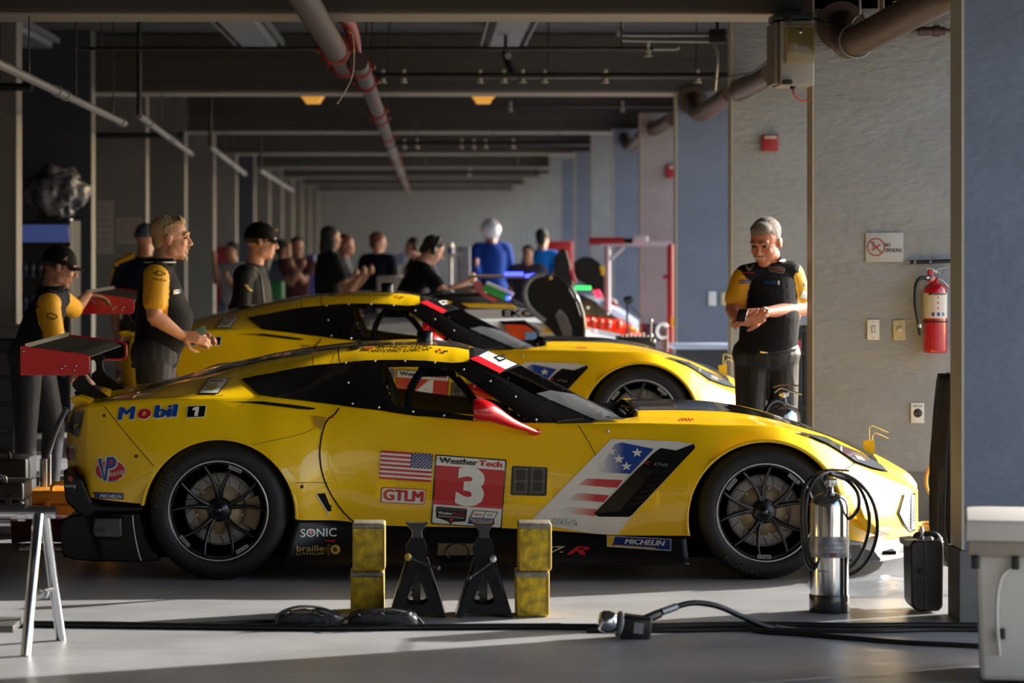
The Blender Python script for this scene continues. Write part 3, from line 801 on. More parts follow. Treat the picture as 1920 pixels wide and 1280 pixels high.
# --- tail: lamp, black fascia, diffuser
def cast(poly, eps, m, name, parent=CAR, step=7.0): return drape([poly], eps, m, name, parent, step)
tl = cast([(139, 771), (157, 769), (158.5, 772), (151, 812), (147, 820), (127, 808), (128, 796)], .004, M_blk, 'tail_lamp')
drape([[(141, 776), (155, 774.5), (149, 806), (131, 800), (133, 790)]], .007, M_lamp, 'lamp_lens', tl)
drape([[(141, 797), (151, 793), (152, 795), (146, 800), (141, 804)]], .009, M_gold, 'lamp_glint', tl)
gb = drape([rounded([(124, 834), (144, 835), (139, 864), (119, 861)], 2)], .004, M_wht, 'class_badge', CAR, step=5)
drape_text('GTLM', (121, 859.5), (139, 861), 21, .007, M_vred, 'badge_lettering', gb, bold=.02)
ff = MB()
fas = [(118, 880), (129, 887), (150, 897), (156, 905), (172, 940), (190, 946), (268, 948), (268, 960), (180, 962), (160, 972), (140, 958), (122, 940), (119, 915)]
q = [P(a, b, 15.06) for a, b in fas]
ff.prism([(v.x + .0, v.z) for v in q], 15.07, 2 * YC - 15.07, 0, bev=.012)
rf = ff.build('rear_bumper_insert', M_carb, CAR)
q = [P(a, b, 15.055) for a, b in [(129, 891), (137, 894), (136, 903), (128, 900)]]
MB().prism([(v.x, v.z) for v in q], 15.045, 15.06).build('rain_light', mat('dull red lens', (150, 14, 18), rough=.3), rf)
flat_text('racing', P(131, 910, 15.05), .06, .016, M_wht, 'insert_lettering', rf)
df = MB()
q = [P(a, b, 15.1) for a, b in [(113, 990), (117, 975), (130, 967), (165, 964), (262, 960), (276, 1010), (300, 1052), (262, 1055), (180, 1054), (140, 1051), (118, 1044), (113, 1035)]]
df.prism([(v.x, v.z) for v in q], 15.13, 2 * YC - 15.13, 0, bev=.01); dif = df.build('diffuser', M_carb, CAR)
q = [P(a, b, 15.1) for a, b in [(158, 962), (170, 960), (193, 1050), (186, 1050)]]
MB().prism([(v.x, v.z) for v in q], 15.10, 15.13).build('diffuser_strut', M_matt, dif)
sv = MB(); sv.tube(spline([P(249, 966, 15.1), P(251, 990, 15.1), P(256, 1020, 15.1), P(263, 1047, 15.1), P(266, 1050, 15.1)], 6), .004)
sv.build('strake_edge', M_chip, dif)
q = [P(a, b, 15.08) for a, b in [(176, 968), (228, 968), (230, 1006), (224, 1012), (176, 1010), (172, 1000)]]
MB().prism([(v.x, v.z) for v in q], 15.09, 15.135, bev=.012).build('diffuser_duct', M_blk, dif)
cast([(230, 949), (268, 949), (268, 960), (231, 960)], .01, mat('scuffed carbon', (58, 58, 60), rough=.3), 'bumper_corner_patch')
MB().tube(spline([P(129, 908, 15.5), P(122, 900, 15.3), P(96, 905, 15.1), P(88, 915, 15.1), P(94, 923, 15.15), P(120, 918, 15.4)], 6), .0022).build('tow_wire', M_gry, rf) if False else None
# spoiler cap and engine cover bits at the wing base
sp = MB(); q = [P(a, b, 15.6) for a, b in [(140, 742), (152, 738), (176, 745), (184, 755), (152, 758)]]
sp.prism([(v.x, v.z) for v in q], 15.35, 2 * YC - 15.35, bev=.008); sp.build('deck_spoiler', M_yel, CAR)
sp = MB(); q = [P(a, b, 15.6) for a, b in [(134, 736), (150, 734), (165, 741), (160, 746), (152, 757), (144, 757)]]
sp.prism([(v.x, v.z) for v in q], 15.7, 2 * YC - 15.7, bev=.005); sp.build('deck_camera_housing', M_carb, CAR)
# --- nose: headlamp, driving light, splitter, canards
HL = [(1490, 811), (1505, 811.5), (1547, 820), (1575, 834.5), (1615, 850), (1640, 864), (1652, 872), (1665, 886), (1658, 884.8), (1635, 880), (1602, 868.5), (1590, 860), (1570, 846), (1550, 834.5), (1520, 821.5)]
hl = cast(HL, .004, M_blk, 'headlamp')
drape([[(1500, 812.5), (1545, 822), (1575, 836.5), (1614, 852.5), (1638, 865.5), (1650, 873.5), (1660, 884), (1636, 878.5), (1604, 867), (1590, 857.5), (1552, 833.5), (1522, 820)]], .008, mat('smoked headlamp lens', (84, 92, 100), rough=.08, coat=1), 'lamp_lens', hl)
drape([[(1574, 838), (1578, 840), (1577, 850), (1573, 846)], [(1600, 855), (1612, 858), (1621, 866), (1606, 864)]], .010, M_gry, 'lamp_reflector', hl)
dl = cast([(1692, 926), (1714, 924), (1714, 995), (1706, 998), (1692, 984), (1681, 962)], .006, M_blk, 'driving_light')
drape([[(1693, 928), (1704, 926), (1702, 992), (1693, 982), (1683, 962)]], .010, mat('pale blue lens', (150, 172, 188), rough=.08, coat=1), 'lens', dl)
mbd = [[(1705.5, 928 + 4 * k), (1712, 928 + 4 * k), (1712, 930.6 + 4 * k), (1705.5, 930.6 + 4 * k)] for k in range(16)]
drape(mbd, .010, mat('white led', (215, 218, 222), rough=.2), 'led_row', dl, step=9)
def splitpts(l, y): return [(P(a, b, y).x, P(a, b, y).z) for a, b in l]
sp = MB()
pl = [P(1600, 0, 15.1), P(1650, 0, 15.12), P(1690, 0, 15.3), P(1715, 0, 15.65), P(1722, 0, 16.02)]
plan = [(v.x, v.y) for v in pl]; plan = plan + [(x, 2 * YC - y) for x, y in plan[::-1]] + [(P(1560, 0, 15.3).x, 2 * YC - 15.3), (P(1560, 0, 15.3).x, 15.3)]
sp.prism(plan, .085, .105, plane='XY'); sp.build('front_splitter', mat('grey splitter', (120, 122, 126), rough=.35, var=.3, vscale=8), CAR)
# bumper blade between the yellow lip and the splitter
def plan_wall(pts, z0, z1, m, name):
    mb = MB(); n = len(pts)
    for s in (0, 1):
        vs = [((x, y if not s else 2 * YC - y, z)) for x, y in pts for z in (z0, z1)]
        mb.add(vs, [[2 * i, 2 * i + 2, 2 * i + 3, 2 * i + 1] for i in range(n - 1)], 0, False)
    return mb.build(name, m, CAR, weld=True)
pw = [(P(1592, 0, 15.08).x, 15.08), (P(1640, 0, 15.16).x, 15.16), (P(1685, 0, 15.5).x, 15.5), (P(1712, 0, 16.02).x, 16.02)]
plan_wall(pw, .10, .20, mat('grey bumper blade', (132, 134, 138), rough=.35), 'splitter_riser')
MB().prism(splitpts([(1597, 1022), (1614, 1022), (1614, 1027), (1640, 1034), (1652, 1050), (1597, 1052)], 15.07), 15.07, 15.085).build('splitter_fence', mat('mid grey composite', (96, 98, 102), rough=.4), CAR)
cn = MB()
cn.add([P(1600, 958, 15.03), P(1612, 945, 15.0), P(1622, 970, 14.98), P(1645, 990, 14.99), P(1672, 1000, 15.1), P(1650, 1003, 15.22), P(1625, 996, 15.12)], [[0, 1, 2, 6], [2, 3, 6], [3, 4, 5, 6]], 0, False)
for v in list(cn.v): pass
o = cn.build('bumper_canard', M_yel, CAR)
md = o.modifiers.new('s', 'SOLIDIFY'); md.thickness = .006
# pitot bracket on the nose
pb = MB(); q = [P(a, b, 15.7) for a, b in [(1618, 826), (1639, 824), (1639, 850), (1636, 852), (1618, 842)]]
pb.prism([(v.x, v.z) for v in q], 15.69, 15.71); pbo = pb.build('sensor_bracket', M_yel, CAR)
for a in ([(1630, 826), (1630, 803), (1633, 799), (1638, 799), (1666, 811)], [(1636, 826), (1636, 817), (1639, 813), (1644, 812), (1666, 822)]):
    MB().tube(spline([P(x, y, 15.7) for x, y in a], 4), .0028).build('sensor_rod', mat('pale yellow rod', (230, 205, 110), rough=.4), pbo)
# --- mirror
mr = MB(); mp_ = [(887.5, 767, 17.5), (890, 767, 19.5), (900, 768, 20.5), (912, 771, 19.5), (924, 775.5, 17), (943, 785, 12.8), (961, 793.5, 9.5), (985, 802.5, 6.5), (1000, 808.5, 5), (1010, 811.5, 4)]
fm = [pchip([(m[0], m[k]) for m in mp_]) for k in (1, 2)]; xs_ = [887.5 + (1010 - 887.5) * k / 40 for k in range(41)]
mr.tube([P(x, fm[0](x), 14.93 + .2 * max(0, (x - 905) / 105) ** 1.2) for x in xs_], [fm[1](x) * 15 / F for x in xs_], 0, 24)
mo = mr.build('door_mirror', M_red, CAR)
MB().ell(P(1002, 810, 15.13), (.035, .02, .017)).build('mirror_foot', M_red, mo)
MB().lathe([(0, 0), (.044, 0)], (0, 0, 0), 'X', 20)
mg = MB(); c = P(886.4, 768, 14.93); mg.lathe([(0, 0), (.043, 0)], tuple(c), 'X', 24); mg.build('mirror_glass', M_steel, mo)
m2 = dup(mo, CAR)
for x in (m2,):
    x.data = x.data.copy()
for x in [m2] + list(m2.children):
    x.data = x.data.copy()
    for v in x.data.vertices: v.co.y = -v.co.y
    x.data.flip_normals()
# --- roof bits
MB().lathe([(0, .062), (.036, .06), (.044, .05), (.044, 0)], tuple(P(797, 641, 16.02)), 'Z', 28).build('roof_antenna_pod', mat('navy black plastic', (18, 22, 34), rough=.25), CAR)
v = P(812, 640, 15.9); MB().cyl(v, v + Vector((0, 0, .16)), .0016, 0, 6).build('whip_antenna', M_matt, CAR)
v = P(703, 643, 15.9); MB().cyl(v, v + Vector((0, 0, .13)), .0012, 0, 6).build('whip_antenna', M_matt, CAR)
q = [P(a, b, 16.02) for a, b in [(668, 636), (674, 636), (684, 647), (672, 648)]]
MB().prism([(v.x, v.z) for v in q], 16.01, 16.02).build('roof_fin', M_brn, CAR)
cast([(652, 654), (676, 649), (676, 654), (660, 656.5)], .004, M_blk, 'roof_vent')
# --- panel gaps
def gap(p, w=1.3): return strip(p, w, .0035, M_matt, 'panel_gap', CAR)
gap([(1084, 796), (1100, 822), (1114, 848), (1121, 872), (1121, 895), (1115, 925), (1110, 952), (1114, 975), (1117, 1000)], 1.2)
gap([(636, 765), (628, 776), (614, 788), (606, 806), (600, 835), (600, 862), (605, 890), (618, 922), (640, 955), (663, 978)], 2.6)
gap([(196, 762), (225, 798), (258, 838), (289, 874)], 1.1)
gap([(586, 668), (587, 684)], 1.4); gap([(636, 651), (634.5, 664), (637, 680)], 2.2)
gap([(1602, 868), (1590, 877), (1576, 886)], 1.4)
gap([(1120, 1003.5), (1200, 999), (1284, 998)], 1.0) if False else None
gap([(616, 786), (570, 812), (500, 828), (460, 838)], .7)
gap([(553, 905), (585, 904), (615, 905)], .8)
gap([(186, 750), (240, 748), (330, 744), (420, 742)], .7)
cast([(418, 754), (493, 753), (555, 760), (593, 765.5), (586, 768.5), (560, 767), (521, 762), (470, 756)], .004, M_matt, 'side_louvre')
cast([(593, 925), (609, 924), (622, 957), (614, 958)], .004, M_matt, 'quarter_vent')
strip([(592, 925), (612, 958), (640, 1000), (656, 1014)], 1.6, .006, M_chip, 'vent_trim_edge', CAR)
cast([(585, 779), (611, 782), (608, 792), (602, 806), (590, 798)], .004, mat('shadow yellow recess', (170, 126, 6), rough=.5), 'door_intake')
strip([(584, 779), (588, 796), (600, 806)], 1.2, .006, M_yel, 'intake_lip', CAR)
for a, b in ((196, 779), (256, 855), (566, 912), (1140, 808), (1140, 912), (619, 949)):
    v = hit(a, b, .003); MB().lathe([(0, -.003), (.0075, -.0025), (.0085, 0)], tuple(v), 'Y', 12).build('panel_fastener', M_chip if a > 900 else M_brn, CAR)
for a, b in ((648, 682), (703, 678.5), (759, 678.5), (815, 681), (869, 694), (919, 716), (966, 745), (1005, 788), (889, 787), (832, 780), (774, 773), (710, 765), (661, 758), (653, 719), (953, 710), (1029, 750)):
    v = hit(a, b, .006); 
    if v: MB().lathe([(0, -.002), (.005, -.002), (.006, 0)], tuple(v), 'Y', 10).build('frame_screw', M_chip, frame)
# --- graphics on the flank
DOORFLAG = CAR
wv = drape([[(1146, 823), (1200, 824.5), (1270, 828), (1302, 833), (1304.5, 838), (1298, 846), (1183, 969), (1158, 1000.5), (1112, 1000), (993, 978.5)]], .004, M_wht, 'white_side_graphic', CAR, step=9)
DX0 = P(1128, 0, 15).x - CAR['_o'][0]; DX1 = P(1172, 0, 15).x - CAR['_o'][0]
drape([[(1154, 833), (1166, 829.5), (1226, 842), (1182, 888), (1124, 885), (1136, 862)]], .0065, fade_mat('blue fading to white', (210, 208, 203), (24, 66, 148), DX0, DX1), 'blue_canton', wv)
def star(cx, cy, r, ry=None):
    ry = ry or r * .8
    return [(cx + (r if k % 2 == 0 else r * .42) * math.sin(k * PI / 5), cy - (ry if k % 2 == 0 else ry * .42) * math.cos(k * PI / 5)) for k in range(10)]
for s_ in ((1195, 849, 11, 9), (1160.5, 860.5, 11, 9), (1175, 874, 11, 9), (1146, 846, 10, 8), (1129, 871, 9, 7)): drape([star(*s_)], .0085, M_wht, 'white_star', wv, step=9)
DX0 = P(1062, 0, 15).x - CAR['_o'][0]; DX1 = P(1118, 0, 15).x - CAR['_o'][0]
rm = fade_mat('red fading to white', (216, 212, 206), (190, 20, 44), DX0, DX1)
drape([[(1100, 897), (1168, 899.5), (1158, 914), (1086, 909)], [(1084, 924), (1143, 928), (1132, 941), (1070, 936)], [(1062, 950), (1119, 954), (1116, 967), (1046, 959)]], .0065, rm, 'red_stripes', wv)
vt = drape([rounded([(1114, 962), (1224, 851), (1239, 840), (1268, 845), (1301, 832.5), (1304, 840), (1188, 962), (1181, 968.5), (1122, 968)], 3, 3)], .0065, M_matt, 'side_vent', CAR)
vb = drape([[(1201, 874), (1228, 882), (1162, 957), (1118, 962), (1120, 957)]], .012, M_carb, 'vent_blade', vt)
for k in range(6):
    t = k / 6; a = (1232 - 62 * t, 888 + 68 * t); b = (1262 - 62 * t, 880 + 68 * t)
    strip([a, ((a[0] + b[0]) / 2, (a[1] + b[1]) / 2 + 2), b], 2.4, .012, M_carb, 'louvre_slat', vt)
drape_text('Z', (1207, 869.5), (1220, 871.5), 6, .014, M_vred, 'vent_lettering', vt, bold=.03, shear=.3)
drape_text('06', (1227, 872.5), (1253, 875.5), 6, .014, M_gry, 'vent_lettering', vt, bold=.0, shear=.3)
drape_text('MADE IN', (1036, 975), (1080, 978.3), 5, .0065, M_gry, 'side_lettering', CAR, shear=.3, spacing=1.3)
drape_text('AMERICA', (1017, 981.5), (1082, 985), 6.5, .0065, M_gry, 'side_lettering', CAR, shear=.3, spacing=1.3)
# door panel with the start number
PN = [(816.7, 851.5), (950, 861.6), (940.6, 990.5), (807.8, 981.3)]
def pq(u, v):
    a = Vector(PN[0]) * (1 - u) + Vector(PN[1]) * u; b = Vector(PN[3]) * (1 - u) + Vector(PN[2]) * u
    return tuple(a * (1 - v) + b * v)
def quad(u0, v0, u1, v1): return [pq(u0, v0), pq(u1, v0), pq(u1, v1), pq(u0, v1)]
npn = drape([rounded(quad(0, 0, 1, 1), 4)], .004, M_blk, 'number_panel', CAR, step=12)
drape([rounded(quad(.018, .018, .982, .985), 3)], .0058, M_wht, 'panel_face', npn, step=12)
drape([quad(.018, .155, .982, .715)], .0074, M_vred, 'red_field', npn, step=12)
drape_text('Weather', pq(.055, .115), pq(.60, .115), 10.5, .0078, M_blk, 'panel_lettering', npn, bold=.06)
drape_text('Tech', pq(.61, .115), pq(.945, .115), 10.5, .0078, M_vred, 'panel_lettering', npn, bold=.06)
n3 = drape_text('3', pq(.315, .665), pq(.715, .675), 68, .0095, M_wht, 'race_number', CAR, off=.05)
drape([[pq(.07, .74), pq(.49, .745), pq(.50, .77), pq(.485, .93), pq(.32, .945), pq(.28, .985), pq(.24, .945), pq(.07, .90), pq(.055, .765)]], .0076, M_blk, 'championship_badge', npn)
drape_text('Weather', pq(.09, .845), pq(.30, .848), 5, .0092, M_wht, 'panel_lettering', npn, bold=.03)
drape_text('Tech', pq(.305, .848), pq(.46, .85), 5, .0092, M_vred, 'panel_lettering', npn, bold=.03)
drape_text('SPORTSCAR CHAMPIONSHIP', pq(.10, .885), pq(.46, .89), 2.6, .0092, M_wht, 'panel_lettering', npn)
drape([[pq(.25, .90), pq(.32, .90), pq(.285, .965)]], .0095, M_vred, 'badge_flash', npn)
drape([[pq(.58, .755), pq(.94, .755), pq(.875, .90), pq(.52, .90)]], .0076, M_gry, 'cup_badge', npn)
drape([[pq(.595, .77), pq(.75, .77), pq(.72, .86), pq(.56, .86)], [pq(.765, .77), pq(.915, .77), pq(.88, .86), pq(.735, .86)]], .009, M_wht, 'badge_face', npn)
drape([[pq(.55, .865), pq(.88, .865), pq(.86, .955), pq(.51, .955)]], .009, M_navy, 'badge_bar', npn)
drape_text('ENDURANCE CUP', pq(.55, .905), pq(.86, .908), 4, .0105, M_wht, 'panel_lettering', npn, bold=.02)
drape_text('IMSA', pq(.60, .83), pq(.71, .83), 4, .0105, M_vred, 'panel_lettering', npn, bold=.03, shear=.3)
drape_text('M', pq(.79, .84), pq(.85, .84), 6, .0105, M_gry, 'panel_lettering', npn)
# flag
FL = [(714, 844), (812, 851), (808, 903.5), (711, 897)]
def fq(u, v):
    a = Vector(FL[0]) * (1 - u) + Vector(FL[1]) * u; b = Vector(FL[3]) * (1 - u) + Vector(FL[2]) * u
    return tuple(a * (1 - v) + b * v)
fl = drape([[fq(0, 0), fq(1, 0), fq(1, 1), fq(0, 1)]], .004, M_wht, 'flag_decal', CAR, step=12)
drape([[fq(0, 2 * k / 13), fq(1, 2 * k / 13), fq(1, (2 * k + 1) / 13), fq(0, (2 * k + 1) / 13)] for k in range(7)], .0055, M_vred, 'flag_stripes', fl, step=12)
ca = drape([[fq(.59, 0), fq(1, 0), fq(1, 7 / 13), fq(.59, 7 / 13)]], .007, M_navy, 'flag_canton', fl, step=12)
sts = []
for i in range(9):
    for j in range(6 if i % 2 == 0 else 5):
        u = .59 + .41 * (j + (.5 if i % 2 == 0 else 1)) / 6; v = 7 / 13 * (i + .7) / 9.4
        a = fq(u, v); sts.append([(a[0], a[1] - 1.5), (a[0] + 1.4, a[1] + .2), (a[0], a[1] + 1.4), (a[0] - 1.4, a[1] + .2)])
drape(sts, .0082, M_wht, 'flag_stars', fl, step=9)
gt = drape([rounded([(715.6, 912.6), (798.7, 916.7), (797, 945.4), (713.5, 941.8)], 5)], .004, M_vred, 'class_plate', CAR, step=12)
drape([rounded([(717, 914), (797.3, 918), (795.6, 944), (715, 940.4)], 4.5)], .0055, M_wht, 'plate_face', gt, step=12)
drape_text('GTLM', (718, 935.5), (794, 940), 20, .007, M_vred, 'plate_lettering', gt, bold=.07)
# led number display
cast(rounded([(951, 865), (1034, 870), (1031, 936), (949, 931)], 5), .0025, M_yel, 'display_surround')
ld_ = drape([rounded([(960, 873), (1027, 876), (1024.6, 929.6), (957, 927.5)], 4)], .005, mat('charcoal display', (34, 34, 32), rough=.4), 'number_display', CAR)
dots = []
def dl_(x0, y0, x1, y1):
    n = max(2, int(math.hypot(x1 - x0, y1 - y0) / 2.6))
    for k in range(n + 1):
        x = x0 + (x1 - x0) * k / n; y = y0 + (y1 - y0) * k / n; dots.append([(x - .6, y - .6), (x + .6, y - .6), (x + .6, y + .6), (x - .6, y + .6)])
for ox in (0, 32):
    for d in (0, 2.6):
        dl_(965 + ox + d, 878, 963 + ox + d, 923); dl_(989 + ox - d, 879, 987 + ox - d, 924)
        dl_(965 + ox, 877 + d, 989 + ox, 878 + d); dl_(964 + ox, 900 + d, 988 + ox, 901 + d); dl_(963 + ox, 923 - d, 987 + ox, 924 - d)
drape(dots, .0065, mat('display dots', (150, 148, 142), rough=.5), 'display_dots', ld_, step=20)
# sponsors
def outlined(txt, A, B, h, m, name, o=.03, grow=1.0, **kw):
    kw2 = dict(kw); b0 = kw2.pop('bold', .03)
    bg = drape_text(txt, (A[0] - grow, A[1] + grow), (B[0] + grow, B[1] + grow), h + 2 * grow, .004, M_wht, name + '_outline', CAR, bold=b0 + o, **kw2)
    return drape_text(txt, A, B, h, .006, m, name, CAR, bold=b0, **kw2)
outlined('M', (221, 786.5), (256, 784.8), 23, M_vblu, 'sponsor_lettering', shear=.15, bold=.07)
outlined('o', (259, 784.6), (284, 783.4), 17.5, M_vred, 'sponsor_lettering', shear=.15, bold=.08)
outlined('bil', (288, 783), (336, 780.5), 22.5, M_vblu, 'sponsor_lettering', shear=.15, bold=.07)
b1 = cast([(351, 761), (387.5, 760), (384, 782.5), (349, 784)], .004, M_wht, 'sponsor_plate')
drape([[(352.5, 762.3), (385.8, 761.4), (382.7, 781.4), (350.6, 782.6)]], .0055, M_blk, 'plate_face', b1)
drape([[(366, 763.5), (373.5, 763.5), (370.8, 780.5), (364, 780.8), (366, 769), (360.5, 770), (361.2, 766.5)]], .007, M_wht, 'plate_numeral', b1, step=5)
el = lambda cx, cy, rx, ry, n=28: [(cx + rx * math.cos(2 * PI * k / n), cy + ry * math.sin(2 * PI * k / n)) for k in range(n)]
vp = cast(el(207.5, 882, 29, 21), .004, M_wht, 'fuel_badge'); drape([el(207.5, 882, 27.3, 19.3)], .0055, M_vred, 'badge_face', vp)
drape([[(183, 859), (193, 856.5), (196, 885), (199, 855), (215, 854), (221.5, 861), (221, 872), (215, 879), (206, 881), (203.5, 902), (194, 902)]], .007, M_wht, 'badge_outline', vp)
drape([[(185, 860.5), (191.5, 858.8), (196.8, 893), (201.5, 857), (214, 856), (219.5, 862.5), (219, 871), (213.5, 877), (204, 878.8), (201, 900.5), (195.5, 900.5)]], .0085, M_vblu, 'badge_monogram', vp)
drape([[(207, 862), (212, 861.5), (213, 866), (210.5, 870), (206, 870.5)]], .010, M_vred, 'badge_counter', vp)
drape_text('Racing', (206, 894), (235, 886), 9, .010, M_wht, 'badge_lettering', vp, shear=.35)
drape_text('FUELS', (204, 903), (222, 902), 4, .010, M_vblu, 'badge_lettering', vp, bold=.02)
mc = cast([(174, 921.7), (232, 924), (232, 936), (174, 933.6)], .004, M_navy, 'tyre_maker_sticker')
drape_text('MICHELIN', (188, 932), (229.5, 933.5), 6.3, .006, M_wht, 'sticker_lettering', mc, bold=.03, shear=.25)
skb = None
SKB = None
i50 = cast([(393, 709.3), (432, 709.3), (408.6, 739.7), (371.7, 739.7)], .004, M_blk, 'anniversary_sticker')
drape([[(394.5, 711), (429.5, 711), (407.6, 738), (374.3, 738)]], .0055, M_wht, 'sticker_face', i50)
drape_text('50', (383, 733), (409, 733), 12.5, .007, M_gold, 'sticker_lettering', i50, bold=.04, shear=.35)
drape_text('IMSA', (394, 717.5), (418, 717.5), 4, .007, M_vred, 'sticker_lettering', i50, bold=.03, shear=.4)
drape_text('ANTONIO GARCIA', (703, 657), (811, 656), 4.5, .005, M_brn, 'driver_name', CAR, bold=.02)
drape_text('JAN MAGNUSSEN', (705, 650.5), (806, 649.7), 3, .005, M_brn, 'driver_name', CAR, bold=.02)
drape([[(683, 650), (700, 650), (700, 656), (683, 656)]], .005, mat('orange red flag', (176, 84, 30), rough=.4), 'roof_flag', CAR)
drape([[(823, 655), (826, 655), (826, 661), (820, 658)]], .005, M_vred, 'roof_arrow', CAR)
drape([el(835, 660, 5, 1.8)], .005, M_brn, 'roof_filler_cap', CAR)
drape_text('RaceToWinCorvette.com', (1592, 934.5), (1686, 934), 8, .006, M_brn, 'nose_lettering', CAR)
drape_text('ES', (1632, 972), (1652, 967), 13, .006, M_gry, 'nose_lettering', CAR, bold=.03, shear=.3)
drape([[(1276, 785), (1279, 785), (1279, 789), (1276, 789)], [(1282, 785.2), (1286, 785.2), (1286, 789), (1282, 789)], [(1289, 785.5), (1293, 785.5), (1293, 789.2), (1289, 789.2)], [(1296, 786), (1300, 786), (1300, 789.4), (1296, 789.4)]], .005, M_vred, 'bonnet_flash', CAR, step=9)
drape([[(616, 783), (620, 780.5), (620, 782.3), (627, 782.8), (627, 784.3), (620, 784), (620, 786)]], .005, M_vred, 'latch_arrow', CAR, step=9)
# skirt graphics stand on their own surface
SKV = [v for v in bpy.data.objects if v.name.startswith('side_skirt')][0]
bvK = BVHTree.FromPolygons([tuple(v.co + Vector(CAR['_o'])) for v in SKV.data.vertices], [tuple(p.vertices) for p in SKV.data.polygons])
def sk_text(*a, **k):
    k['bv'] = bvK; return drape_text(*a, **k)
sk_text('SONIC', (563, 1006.5), (631, 1005.5), 15.5, .003, M_wht, 'skirt_lettering', CAR, bold=.02)
drape([el(582, 998, 4, 4)], .006, M_vred, 'skirt_dot', CAR, bv=bvK)
sk_text('tools', (609, 1016), (629, 1016), 5, .003, M_vred, 'skirt_lettering', CAR, bold=.03)
sk_text('braille', (556, 1033.5), (607, 1033.5), 11, .003, M_gold, 'skirt_lettering', CAR)
sk_text('LITHIUM', (556, 1040.5), (606, 1040.5), 4.5, .003, M_gold, 'skirt_lettering', CAR, spacing=1.2)
drape([el(629, 1030.5, 9, 9)], .003, M_gold, 'battery_badge', CAR, bv=bvK)
sk_text('b', (626, 1035), (632, 1035), 9, .006, M_matt, 'skirt_lettering', CAR, bold=.05)
drape([el(610 + 3 * i, 1021 + 3.2 * j, .8, .8, 6) for i in range(4) for j in range(7) if abs(j - 3) < 1.5 + i], .003, M_gold, 'badge_dots', CAR, bv=bvK, step=9)
sk_text('C7.', (1008, 1036), (1060, 1036.5), 12, .003, mat('cream vinyl', (206, 188, 140), rough=.4), 'skirt_lettering', CAR, bold=.03, shear=.45)
sk_text('R', (1062, 1040), (1106, 1041), 16, .003, M_vred, 'skirt_lettering', CAR, bold=.04, shear=.45)
ms = drape([[(1137.8, 1004), (1258.7, 1010), (1258, 1033), (1137.8, 1025)]], .003, M_wht, 'tyre_maker_sticker', CAR, bv=bvK)
drape([[(1139, 1005), (1152, 1006), (1148, 1024), (1139, 1023.6)]], .005, mat('yellow vinyl', (220, 176, 40), rough=.4), 'sticker_end', ms, bv=bvK)
drape([[(1153, 1006), (1257.5, 1011), (1257, 1031.8), (1148, 1024)]], .005, M_navy, 'sticker_face', ms, bv=bvK)
drape([[(1150, 1022.5), (1230, 1027.5), (1230, 1029), (1150, 1024)]], .0065, mat('yellow vinyl', (220, 176, 40), rough=.4), 'sticker_underline', ms, bv=bvK)
sk_text('MICHELIN', (1171, 1020), (1247, 1024), 10, .0065, M_wht, 'sticker_lettering', ms, bold=.04, shear=.25)
# --- cockpit
def tubes(lst, r, m, name):
    for p in lst: MB().tube(spline([P(*q) for q in p], 6), r, 0, 8).build(name, m, CAR)
tubes([[(800, 682, 15.6), (770, 730, 15.5), (765, 790, 15.4)], [(835, 690, 15.55), (870, 725, 15.45), (905, 775, 15.35)], [(905, 690, 15.65), (950, 740, 15.5), (985, 800, 15.4)],
       [(700, 690, 15.5), (695, 740, 15.4), (690, 800, 15.35)], [(690, 700, 16.7), (690, 740, 16.8), (690, 800, 16.8)], [(930, 700, 16.3), (960, 720, 16.6), (1010, 770, 16.75)]], .02, M_matt, 'roll_cage_tube')
seat = MB(); q = [P(a, b, 15.55) for a, b in [(712, 800), (709, 765), (714, 740), (720, 716), (728, 712), (735, 722), (737, 745), (740, 765), (760, 800)]]
seat.prism([(v.x, v.z) for v in q], 15.42, 15.80, bev=.02); seat.build('racing_seat', M_matt, CAR)
q = [P(a, b, 15.9) for a, b in [(650, 700), (712, 700), (716, 810), (640, 810)]]
MB().prism([(v.x, v.z) for v in q], 15.6, 16.6, bev=.02).build('rear_bulkhead', M_matt, CAR)
MB().box((P(1020, 0, 16).x, YC, .70), (.32, 1.5, .12), bev=.03).build('dashboard', M_matt, CAR)
MB().box((P(860, 0, 16).x, YC, .54), (1.4, 1.5, .30), bev=.03).build('cockpit_tub', M_matt, CAR)
MB().tube([Vector((P(948, 758, 15.55).x + .02 * math.sin(t) * .6, 15.55 + .13 * math.cos(t), .86 + .12 * math.sin(t))) for t in [2 * PI * k / 24 for k in range(24)]], .014, 0, 8, closed=True).build('steering_wheel', M_matt, CAR)
MB().box((P(812, 697, 15.9).x, 15.9, P(812, 697, 15.9).z), (.16, .03, .05), bev=.01).build('rear_view_screen', M_matt, CAR)
# ================================================================= the second yellow car, raised on its air jacks
CAR2 = dup(CAR, None, skip=('race_number', 'white_banner_stripe', 'banner_letter', 'driver_name'))
CAR2.location = CAR.location + Vector((-.268, 5.03, .178)); CAR2['_o'] = tuple(CAR['_o'])
tag(CAR2, 'farther yellow race car with a white 4 on its door, raised on air jacks', 'race car')
drape_text('4', pq(.30, .665), pq(.76, .675), 66, .0095, M_wht, 'race_number', CAR2, off=.03)
drape_text('OLIVER GAVIN', (703, 657), (811, 656), 4.5, .005, M_brn, 'driver_name', CAR2, bold=.02)
drape([[(896, 670.6), (914, 662), (968, 686.5), (946, 696)]], 0.013, M_blk, 'black_banner_stripe', CAR2)
drape(cyy, 0.016, M_wht, 'banner_letter', CAR2, step=3)
for x in (-1.1, 1.2):
    for y in (-.6, .6):
        MB().tube([(x, y, -.177), (x, y, .1)], .03, 0, 12).build('air_jack', M_steel, CAR2, org=(0, 0, 0))
for ch in CAR2.children:
    if ch.name.split('.')[0] in ('number_panel', 'race_number', 'flag_decal'): ch.location = ch.location + Vector((.02, 0, .03))
